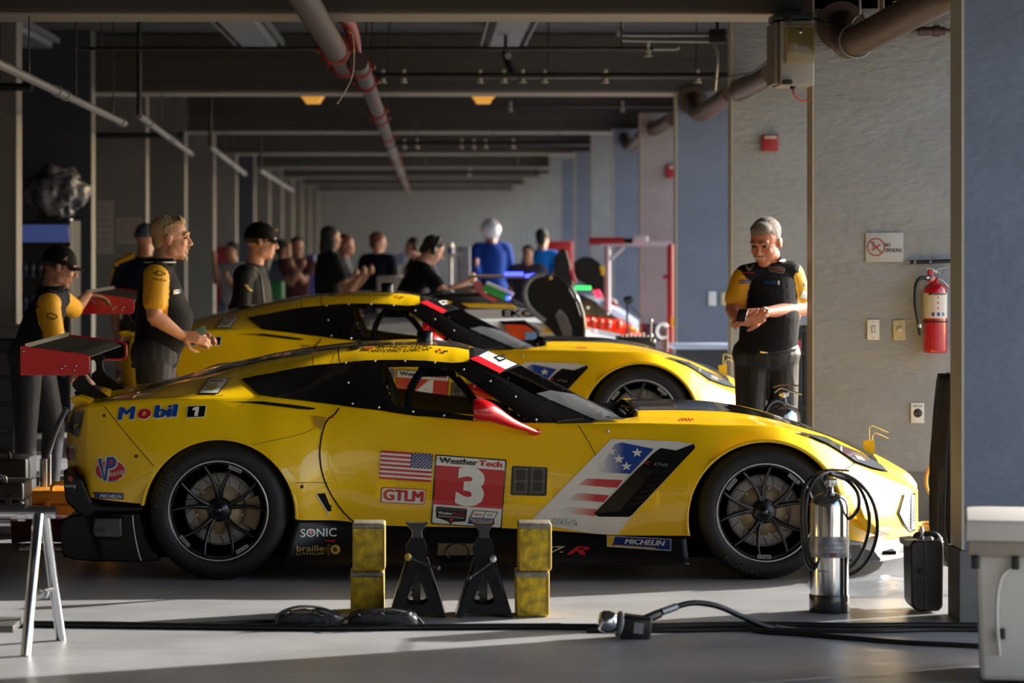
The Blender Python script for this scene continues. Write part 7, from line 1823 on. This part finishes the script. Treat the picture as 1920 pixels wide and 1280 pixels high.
# ---- the white and yellow prototype beyond the second car
M_wp = mat('white race paint', (206, 208, 212), rough=.25, coat=.8); M_or = mat('orange red race paint', (226, 52, 22), rough=.3, coat=.8); M_rdp = mat('crimson paint', (168, 16, 30), rough=.3, coat=.8)
Y3 = 24.6
w = thing('prototype_car', (P(960, 0, Y3).x, Y3 + .9, 0), 'white and yellow race car with a raised black door, behind the farther yellow car', 'race car')
def body(pts, Y0, Y1, m, name, par, crown=.10):
    """a car body from a side outline: rounded across its width"""
    q = pf(pts, Y0); n = len(q); cx = sum(a for a, b in q) / n; zl = min(b for a, b in q); mb = MB(); vs = []
    prof = [(0, .0, .86), (.03, .0, .95), (.12, .0, 1.0), (.5, 0, 1.03), (.88, 0, 1.0), (.97, 0, .95), (1, 0, .86)]
    for u, _, s_ in prof:
        for a, b in q: vs.append((cx + (a - cx) * (1 - (1 - s_) * .25), Y0 + (Y1 - Y0) * u, zl + (b - zl) * s_))
    mb.add(vs, [[i * n + j, i * n + (j + 1) % n, (i + 1) * n + (j + 1) % n, (i + 1) * n + j] for i in range(len(prof) - 1) for j in range(n)] + [list(range(n))[::-1], [(len(prof) - 1) * n + j for j in range(n)]], 0, False)
    return mb.build(name, m, par, weld=True)
zw = lambda Y, z_: VY + (H - z_) * F / Y
fl_ = zw(Y3, .10)
body([(560, 700), (600, 640), (690, 600), (800, 590), (960, 590), (1030, 592), (1060, 600), (1110, 625), (1180, 640), (1230, 665), (1245, 720), (1245, fl_), (560, fl_)], Y3, Y3 + 1.95, M_wp, 'body_shell', w)
body([(720, 600), (770, 560), (830, 548), (905, 548), (960, 560), (1020, 592), (1040, 602)], Y3 + .25, Y3 + 1.7, M_blk, 'canopy', w)
slab('yellow_roof_rail', [(790, 570), (830, 562), (850, 566), (800, 584)], Y3 + .1, Y3 + .2, M_yel, w, .01)
slab('yellow_stripe', [(865, 569), (960, 572), (970, 577), (958, 579), (880, 576)], Y3 - .02, Y3 + .02, M_yel, w, .005)
slab('side_band', [(870, 580), (1015, 579), (1020, 590), (1012, 596), (890, 598)], Y3 - .03, Y3, M_wp, w, .005)
flat_text('EKO', P(972, 587, Y3 - .03), .27, .055, M_blk, 'side_lettering', w, bold=.06)
slab('white_fender', [(985, 603), (1030, 604), (1045, 616), (1047, 623), (1018, 623), (1000, 612)], Y3 - .05, Y3 + .3, M_wp, w, .02)
slab('fender_stripe', [(1015, 617), (1046, 618), (1044, 624), (1020, 624)], Y3 - .06, Y3 - .04, M_yel, w, .004)
for x in (1050,): slab('mirror_pod', [(x + 4, 605), (x + 15, 603), (x + 40, 614), (x + 36, 620), (x + 8, 623)], Y3 - .1, Y3 + .1, M_wp, w, .02)
slab('door_sill_gap', [(935, 602), (985, 600), (1010, 625), (1020, 655), (1000, 660), (980, 622), (950, 612)], Y3 - .02, Y3 + .1, M_matt, w, .01)
slab('red_inner_panel', [(945, 607), (985, 608), (1000, 618), (1005, 640), (970, 640), (950, 620)], Y3 + .0, Y3 - .04, M_or, w, .006)
slab('blue_inner_panel', [(985, 622), (1005, 622), (1012, 650), (985, 640)], Y3 - .05, Y3 - .03, mat('pale blue panel', (120, 160, 210), rough=.4), w, .004)
# raised gullwing door: an outlined dark leaf
dp_ = [(985, 545), (1000, 524), (1018, 515), (1040, 516), (1062, 532), (1080, 562), (1092, 600), (1094, 640), (1090, 662), (1064, 662), (1050, 640), (1030, 615), (1002, 590), (990, 570)]
slab('raised_door', dp_, Y3 - .10, Y3 - .06, mat('dark door skin', (7, 9, 8), rough=.35, spec=.3), w, .01)
MB().tube(spline([P(x, y, Y3 - .12) for x, y in [(1022, 513), (1000, 519), (987, 535), (984, 552), (990, 572), (1006, 590), (1022, 602)]], 6), .022, 0, 10).build('door_frame', mat('grey door frame', (120, 120, 124), rough=.4), w)
MB().tube(spline([P(x, y, Y3 - .12) for x, y in [(1045, 516), (1066, 534), (1084, 564), (1094, 600), (1094, 640), (1088, 690)]], 6), .016, 0, 10).build('door_frame', M_blk, w)
slab('door_window', [(1040, 590), (1050, 578), (1062, 590), (1072, 616), (1070, 650), (1060, 640)], Y3 - .12, Y3 - .10, mat('door glass', (70, 74, 92), rough=.1, coat=1), w, .004)
slab('yellow_disc_decal', [(1028, 519), (1034, 517), (1036, 523), (1030, 526)], Y3 - .125, Y3 - .105, M_gold, w, .002)
# hazard of lights on its roof
M_bl = mat('blue led', (60, 60, 255), rough=.3, emit=(50, 60, 255), estr=2.2); M_gl = mat('green led', (40, 220, 90), rough=.3, emit=(30, 230, 80), estr=1.0)
MB().tube([P(946, 513, Y3 + .3), P(981, 513, Y3 + .3)], .016, 0, 10).build('blue_light_bar', M_bl, w)
MB().tube([P(985, 517, Y3 + .3), P(1003, 515, Y3 + .3)], .014, 0, 10).build('blue_light_bar', M_bl, w)
MB().ell(P(953, 559, Y3 + .1), (.02, .02, .018)).build('blue_marker_light', M_bl, w)
slab('green_panel', [(910, 532), (958, 553), (950, 564), (905, 545)], Y3 + .14, Y3 + .18, mat('green vinyl', (24, 150, 66), rough=.4), w, .004)
slab('white_panel', [(914, 527), (965, 549), (960, 556), (909, 534)], Y3 + .15, Y3 + .19, M_wp, w, .004)
slab('red_panel', [(886, 530), (903, 528), (910, 550), (935, 562), (925, 566), (900, 552)], Y3 + .2, Y3 + .24, M_rdp, w, .004)
slab('rear_wing', [(880, 516), (1000, 516), (1000, 521), (880, 521)], Y3 + .35, Y3 + .7, mat('bronze wing', (120, 100, 70), rough=.4), w, .004)
for x in (905, 975): MB().box(P(x, 532, Y3 + .5), (.02, .2, .12)).build('wing_strut', M_matt, w)
for x in (700, 1150):
    z_ = .33; MB().lathe([(.0, Y3 - .02), (.22, Y3 - .02), (.33, Y3 - .01), (.345, Y3 + .05), (.345, Y3 + .3), (0, Y3 + .3)], (P(x, 0, Y3).x, 0, z_ + .005), 'Y', 32).build('wheel', M_tyre, w)
MB().box((P(900, 0, Y3).x, Y3 + .95, .09), (2.3, 1.4, .17)).build('underfloor', M_matt, w)
# ---- the orange-red car beyond it
Y4 = 29.4
w = thing('prototype_car', (P(1130, 0, Y4).x, Y4 + .9, 0), 'orange-red race car with its black door raised, second behind the yellow cars', 'race car')
f4 = zw(Y4, .08)
body([(900, 640), (960, 595), (1060, 578), (1090, 588), (1150, 597), (1190, 612), (1206, 628), (1210, f4), (900, f4)], Y4, Y4 + 1.9, M_or, 'body_shell', w)
body([(1000, 590), (1050, 560), (1090, 552), (1120, 566), (1160, 598)], Y4 + .2, Y4 + 1.6, M_blk, 'canopy', w)
for k, x in enumerate((1098, 1112, 1126, 1140, 1160)):
    MB().ell(P(x, 605 + k, Y4 - .02), (.035, .03, .05)).build('fender_louvre', mat('bright orange louvre', (255, 84, 50), rough=.4), w)
slab('raised_door', [(1040, 520), (1040, 480), (1052, 466), (1062, 468), (1070, 500), (1076, 540), (1066, 545)], Y4 - .05, Y4, mat('dark door skin', (7, 9, 8), rough=.35, spec=.3), w, .01)
slab('raised_door', [(1076, 520), (1076, 492), (1092, 481), (1110, 482), (1126, 494), (1134, 520), (1134, 560), (1120, 548), (1096, 532)], Y4 + 1.8, Y4 + 1.85, mat('dark door skin', (7, 9, 8), rough=.35, spec=.3), w, .01)
slab('crimson_door_inner', [(1066, 505), (1074, 505), (1082, 530), (1076, 532)], Y4 - .08, Y4 - .06, mat('crimson glow paint', (200, 30, 60), rough=.4), w, .004)
for k in range(5): MB().ell(P(1081 + 6 * k, 539.5, Y4 - .1), (.014, .014, .02), 0, 10).build('green_led', M_gl, w)
slab('yellow_wrap_end', [(1124, 500), (1133, 498), (1135, 513), (1128, 516)], Y4 + 1.75, Y4 + 1.79, mat('yellow tape', (214, 206, 40), rough=.5), w, .003)
slab('pink_tail_light', [(1112, 545), (1124, 543), (1130, 556), (1120, 560)], Y4 - .1, Y4 - .06, mat('pink lamp', (255, 50, 90), rough=.3, emit=(255, 40, 80), estr=.6), w, .004)
for a, b in ((1183, 615), (1192, 620)): MB().ell(P(a, b, Y4 - .1), (.022, .02, .02)).build('yellow_marker', mat('yellow tape', (214, 206, 40), rough=.5), w)
for a, b in ((1101, 577), (1111, 598), (1172, 605), (1139, 588), (1143, 612)): MB().ell(P(a, b, Y4 - .12), (.014, .014, .014), 0, 10).build('polished_fastener', M_chr, w)
for x in (960, 1165): MB().lathe([(.0, Y4 - .02), (.22, Y4 - .02), (.33, Y4 - .01), (.345, Y4 + .05), (.345, Y4 + .3), (0, Y4 + .3)], (P(x, 0, Y4).x, 0, .35), 'Y', 32).build('wheel', M_tyre, w)
MB().box((P(1060, 0, Y4).x, Y4 + .95, .09), (1.3, 1.4, .17)).build('underfloor', M_matt, w)
Y5 = 34.4
w = thing('prototype_car', (P(1150, 0, Y5).x, Y5 + .9, 0), 'pale silver race car with a crimson stripe, farthest of the parked cars', 'race car'); f5 = zw(Y5, .08)
body([(980, 620), (1040, 570), (1100, 560), (1140, 566), (1175, 585), (1202, 604), (1206, f5), (980, f5)], Y5, Y5 + 1.9, mat('pale silver paint', (176, 186, 204), rough=.25, coat=.8), 'body_shell', w)
slab('crimson_stripe', [(1138, 563), (1150, 565), (1166, 575), (1150, 574)], Y5 - .03, Y5 + .05, M_rdp, w, .006)
slab('white_roof_scoop', [(1143, 558), (1154, 561), (1158, 570), (1146, 568)], Y5 + .1, Y5 + .4, M_wp, w, .01)
for x in (1030, 1170): MB().lathe([(.0, Y5 - .02), (.22, Y5 - .02), (.33, Y5 - .01), (.345, Y5 + .05), (.345, Y5 + .3), (0, Y5 + .3)], (P(x, 0, Y5).x, 0, .35), 'Y', 24).build('wheel', M_tyre, w)
# red and white lifting frame
YG = 31.5
w = thing('lifting_frame', (P(1250, 0, YG).x, YG, 0), 'red and white steel frame standing before the right-hand piers', 'frame')
M_rs = mat('red steel tube', (132, 22, 34), rough=.4); M_ws = mat('pale steel tube', (172, 172, 182), rough=.4)
MB().tube([(P(1257, 0, YG).x, YG, 0), P(1257, 458, YG)], .035, 0, 12).build('red_post', M_rs, w); MB().tube([P(1104, 452, YG), P(1170, 452, YG)], .04, 0, 12).build('red_arm', M_rs, w); MB().tube([P(1160, 452, YG), P(1185, 453, YG)], .032, 0, 12).build('grey_sleeve', M_matt, w)
MB().box(P(1192, 457, YG), (.75, .05, .05)).build('white_beam', M_ws, w); MB().box(P(1200, 448, YG), (.16, .08, .06), bev=.01).build('beam_trolley', M_ws, w)
MB().tube([(P(1139, 0, YG).x, YG, 0), P(1139, 460, YG)], .032, 0, 12).build('white_post', M_ws, w); MB().tube([P(1145, 486, YG), P(1170, 462, YG)], .018, 0, 8).build('white_brace', M_ws, w)
MB().tube([P(1257, 517, YG), P(1243, 520, YG)], .02, 0, 8).build('side_peg', M_rs, w); MB().box(P(1264, 604, YG - .05), (.06, .04, .09)).build('yellow_tag', mat('yellow tape', (214, 206, 40), rough=.5), w)
MB().box((P(1198, 0, YG).x, YG, .03), (.8, .12, .06)).build('base_rail', M_rs, w)
# tripod, bin, engine tray
w = thing('microphone_stand', (P(1176, 0, 27.2).x, 27.2, 0), 'thin black stand in front of the pale silver car', 'stand')
MB().tube([(P(1176, 0, 27.2).x, 27.2, .02), P(1176, 565, 27.2)], .010, 0, 8).build('pole', M_black, w); MB().ell(P(1179, 562, 27.2), (.05, .03, .035)).build('head', M_black, w)
MB().tube([P(1176, 568, 27.2), P(1206, 596, 27.2)], .006, 0, 6).build('arm', M_black, w); MB().box((P(1176, 0, 27.2).x, 27.2, .015), (.4, .3, .03)).build('foot', M_black, w)
hard(1206, 607, 1246, 640, 30.2, .4, mat('slate plastic', (46, 54, 72), rough=.5), 'slate blue box beside the red post', None)
bpy.data.objects[[o.name for o in bpy.data.objects if o.name.startswith('equipment_case')][-1]].location.z += 0
w = thing('parts_tray', P(1210, 650, 22.9), 'dark tray of shiny metal parts beyond the farther yellow car bonnet', 'tray'); Yt = 22.9
a, b = P(1160, 632, Yt), P(1230, 652, Yt); MB().box(((a.x + b.x) / 2, Yt + .2, (a.z + b.z) / 2), (b.x - a.x, .4, a.z - b.z), bev=.006).build('tray', mat('dark steel tray', (50, 50, 52), rough=.4, metal=.6), w)
MB().box(((a.x + b.x) / 2, Yt + .2, b.z / 2), (.22, .3, b.z)).build('stand', M_black, w)
for k in range(8): MB().cyl((a.x + .03 + .032 * k, Yt + .05, a.z - .05), (a.x + .03 + .032 * k, Yt + .05, a.z + .015 + .01 * (k % 3)), .010, 0, 8).build('metal_rod', M_chr, w)
for x, y in ((1221, 602), (1221, 630), (1226, 640)): MB().ell(P(x, y, Yt), (.012, .012, .02)).build('shiny_fitting', M_chr, w)
MB().tube([P(1221, 640, Yt), P(1221, 600, Yt)], .006, 0, 6).build('upright_rod', M_chr, w)
# pale bench behind the second car's nose and low machine beyond it
w = thing('work_bench', (P(1320, 0, 25.4).x, 25.4, 0), 'long pale-topped bench in front of the blue-grey pier', 'bench'); Yb = 25.4
a, b = P(1262, 646, Yb), P(1385, 655, Yb)
MB().box(((a.x + b.x) / 2, Yb + .25, a.z - .02), (b.x - a.x, .5, .04), bev=.006).build('bench_top', mat('pale bench top', (150, 158, 180), rough=.4), w)
MB().box(((a.x + b.x) / 2, Yb + .27, (a.z - .04) / 2), (b.x - a.x - .06, .42, a.z - .045)).build('bench_body', mat('dark slate bench', (34, 36, 40), rough=.6), w)
w = thing('air_hose_reel', (P(1243, 0, 26.3).x, 26.3, 0), 'small white coiled hose on a post, left of the pale bench', 'hose reel')
MB().tube([P(1243, 620, 26.3) + Vector((.05 * math.cos(t), 0, .06 * math.sin(t))) for t in [2 * PI * k / 20 * .8 + .6 for k in range(20)]], .014, 0, 8).build('coiled_hose', M_wht, w)
MB().tube([(P(1247, 0, 26.3).x, 26.32, 0), P(1247, 615, 26.32)], .03, 0, 10).build('post', mat('rust brown post', (90, 50, 40), rough=.6), w)
# equipment rack behind the standing man
w = thing('equipment_rack', (P(1500, 0, 19.6).x, 19.6, 0), 'tall black equipment rack between the standing person and the pale pier', 'rack'); Yr = 19.6
a, b = P(1494, 610, Yr), P(1530, 610, Yr)
for x in (1499, 1513): MB().box((P(x, 0, Yr).x, Yr + .05, a.z / 2), (.045, .06, a.z), bev=.004).build('upright', M_black, w)
for z_ in (.25, .6, .95, a.z - .03): MB().box(((a.x + b.x) / 2, Yr + .2, z_), (b.x - a.x, .4, .03)).build('rack_shelf', M_black, w)
MB().box((P(1497, 0, Yr).x, Yr + .02, P(0, 650, Yr).z), (.035, .05, .09)).build('red_switch', M_rdp, w)
MB().box((P(1515, 0, Yr).x + .05, Yr + .2, P(0, 596, Yr).z), (.2, .3, .05)).build('rack_top', mat('pale bench top', (150, 158, 180), rough=.4), w)
# small coloured equipment in the hall
def cab(x0, y0, x1, y1, Y, m, label, name='tool_chest', cat='chest', dep=.5):
    a, b = P(x0, y0, Y), P(x1, y1, Y); zb_ = 0; w = thing(name, ((a.x + b.x) / 2, Y, 0), label, cat)
    MB().box(((a.x + b.x) / 2, Y + dep / 2, (a.z + zb_) / 2), (b.x - a.x, dep, a.z - zb_), bev=.01).build('cabinet', m, w)
    for k in range(4): MB().box(((a.x + b.x) / 2, Y - .008, a.z - .12 - .2 * k), ((b.x - a.x) * .9, .016, .17), bev=.003).build('drawer', m, w)
    return w
cab(405, 462, 432, 560, 38.5, mat('dull red cabinet', (128, 20, 30), rough=.5), 'dull red cabinet left of the jacketed person')
cab(506, 528, 530, 580, 33.0, mat('green bin', (22, 96, 44), rough=.5), 'green bin right of the jacketed person', 'waste_bin', 'bin')
cab(1015, 452, 1074, 560, 44, mat('bright red cabinet', (176, 28, 36), rough=.5), 'bright red cabinet behind the person in bright blue')
cab(576, 478, 590, 560, 40, mat('blue cabinet', (30, 40, 120), rough=.5), 'narrow blue cabinet left of the long-haired person')
cab(706, 518, 762, 560, 33, mat('cream cabinet', (140, 132, 120), rough=.6), 'low cream cabinet between the navy-jacketed person and the headset mechanic')
cab(500, 505, 527, 560, 39, mat('pale grey cabinet', (120, 122, 132), rough=.6), 'pale grey cabinet behind the green bin')
w = thing('fuel_rig_table', (P(845, 0, 34).x, 34, 0), 'small table carrying a blue and white canister, left of the blue driver', 'table')
MB().box(P(845, 478, 34), (.26, .3, .03)).build('table_top', mat('cream cabinet', (140, 132, 120), rough=.6), w); MB().tube([(P(845, 0, 34).x, 34, 0), P(845, 480, 34)], .02, 0, 10).build('table_post', M_galv, w); MB().box((P(845, 0, 34).x, 34, .02), (.3, .3, .04)).build('table_foot', M_galv, w)
w = thing('canister', P(845, 475.5, 34), 'blue and white canister standing on the small far table', 'canister')
MB().cyl(P(845, 475.3, 34), P(845, 464, 34), .038, 0, 16).build('body', M_vblu, w); MB().cyl(P(845, 464, 34), P(845, 455, 34), .038, 0, 16, .03).build('cap', M_wht, w)
cab(858, 462, 882, 560, 35, mat('pale grey cabinet', (120, 122, 132), rough=.6), 'pale grey cabinet right of the canister table')
w = thing('work_screen', (P(748, 0, 37).x, 37, 0), 'pale lavender screen on a post, beside the navy-jacketed person', 'screen')
q = pf([(722, 484), (760, 472), (756, 496), (730, 496)], 36.5); MB().prism(q, 36.5, 36.53).build('panel', mat('lavender screen', (120, 124, 160), rough=.5), w); MB().tube([(P(745, 0, 36.6).x, 36.56, 0), P(745, 484, 36.56)], .02, 0, 8).build('post', M_black, w)
for o in list(bpy.data.objects):
    if '_o' in o: del o['_o']
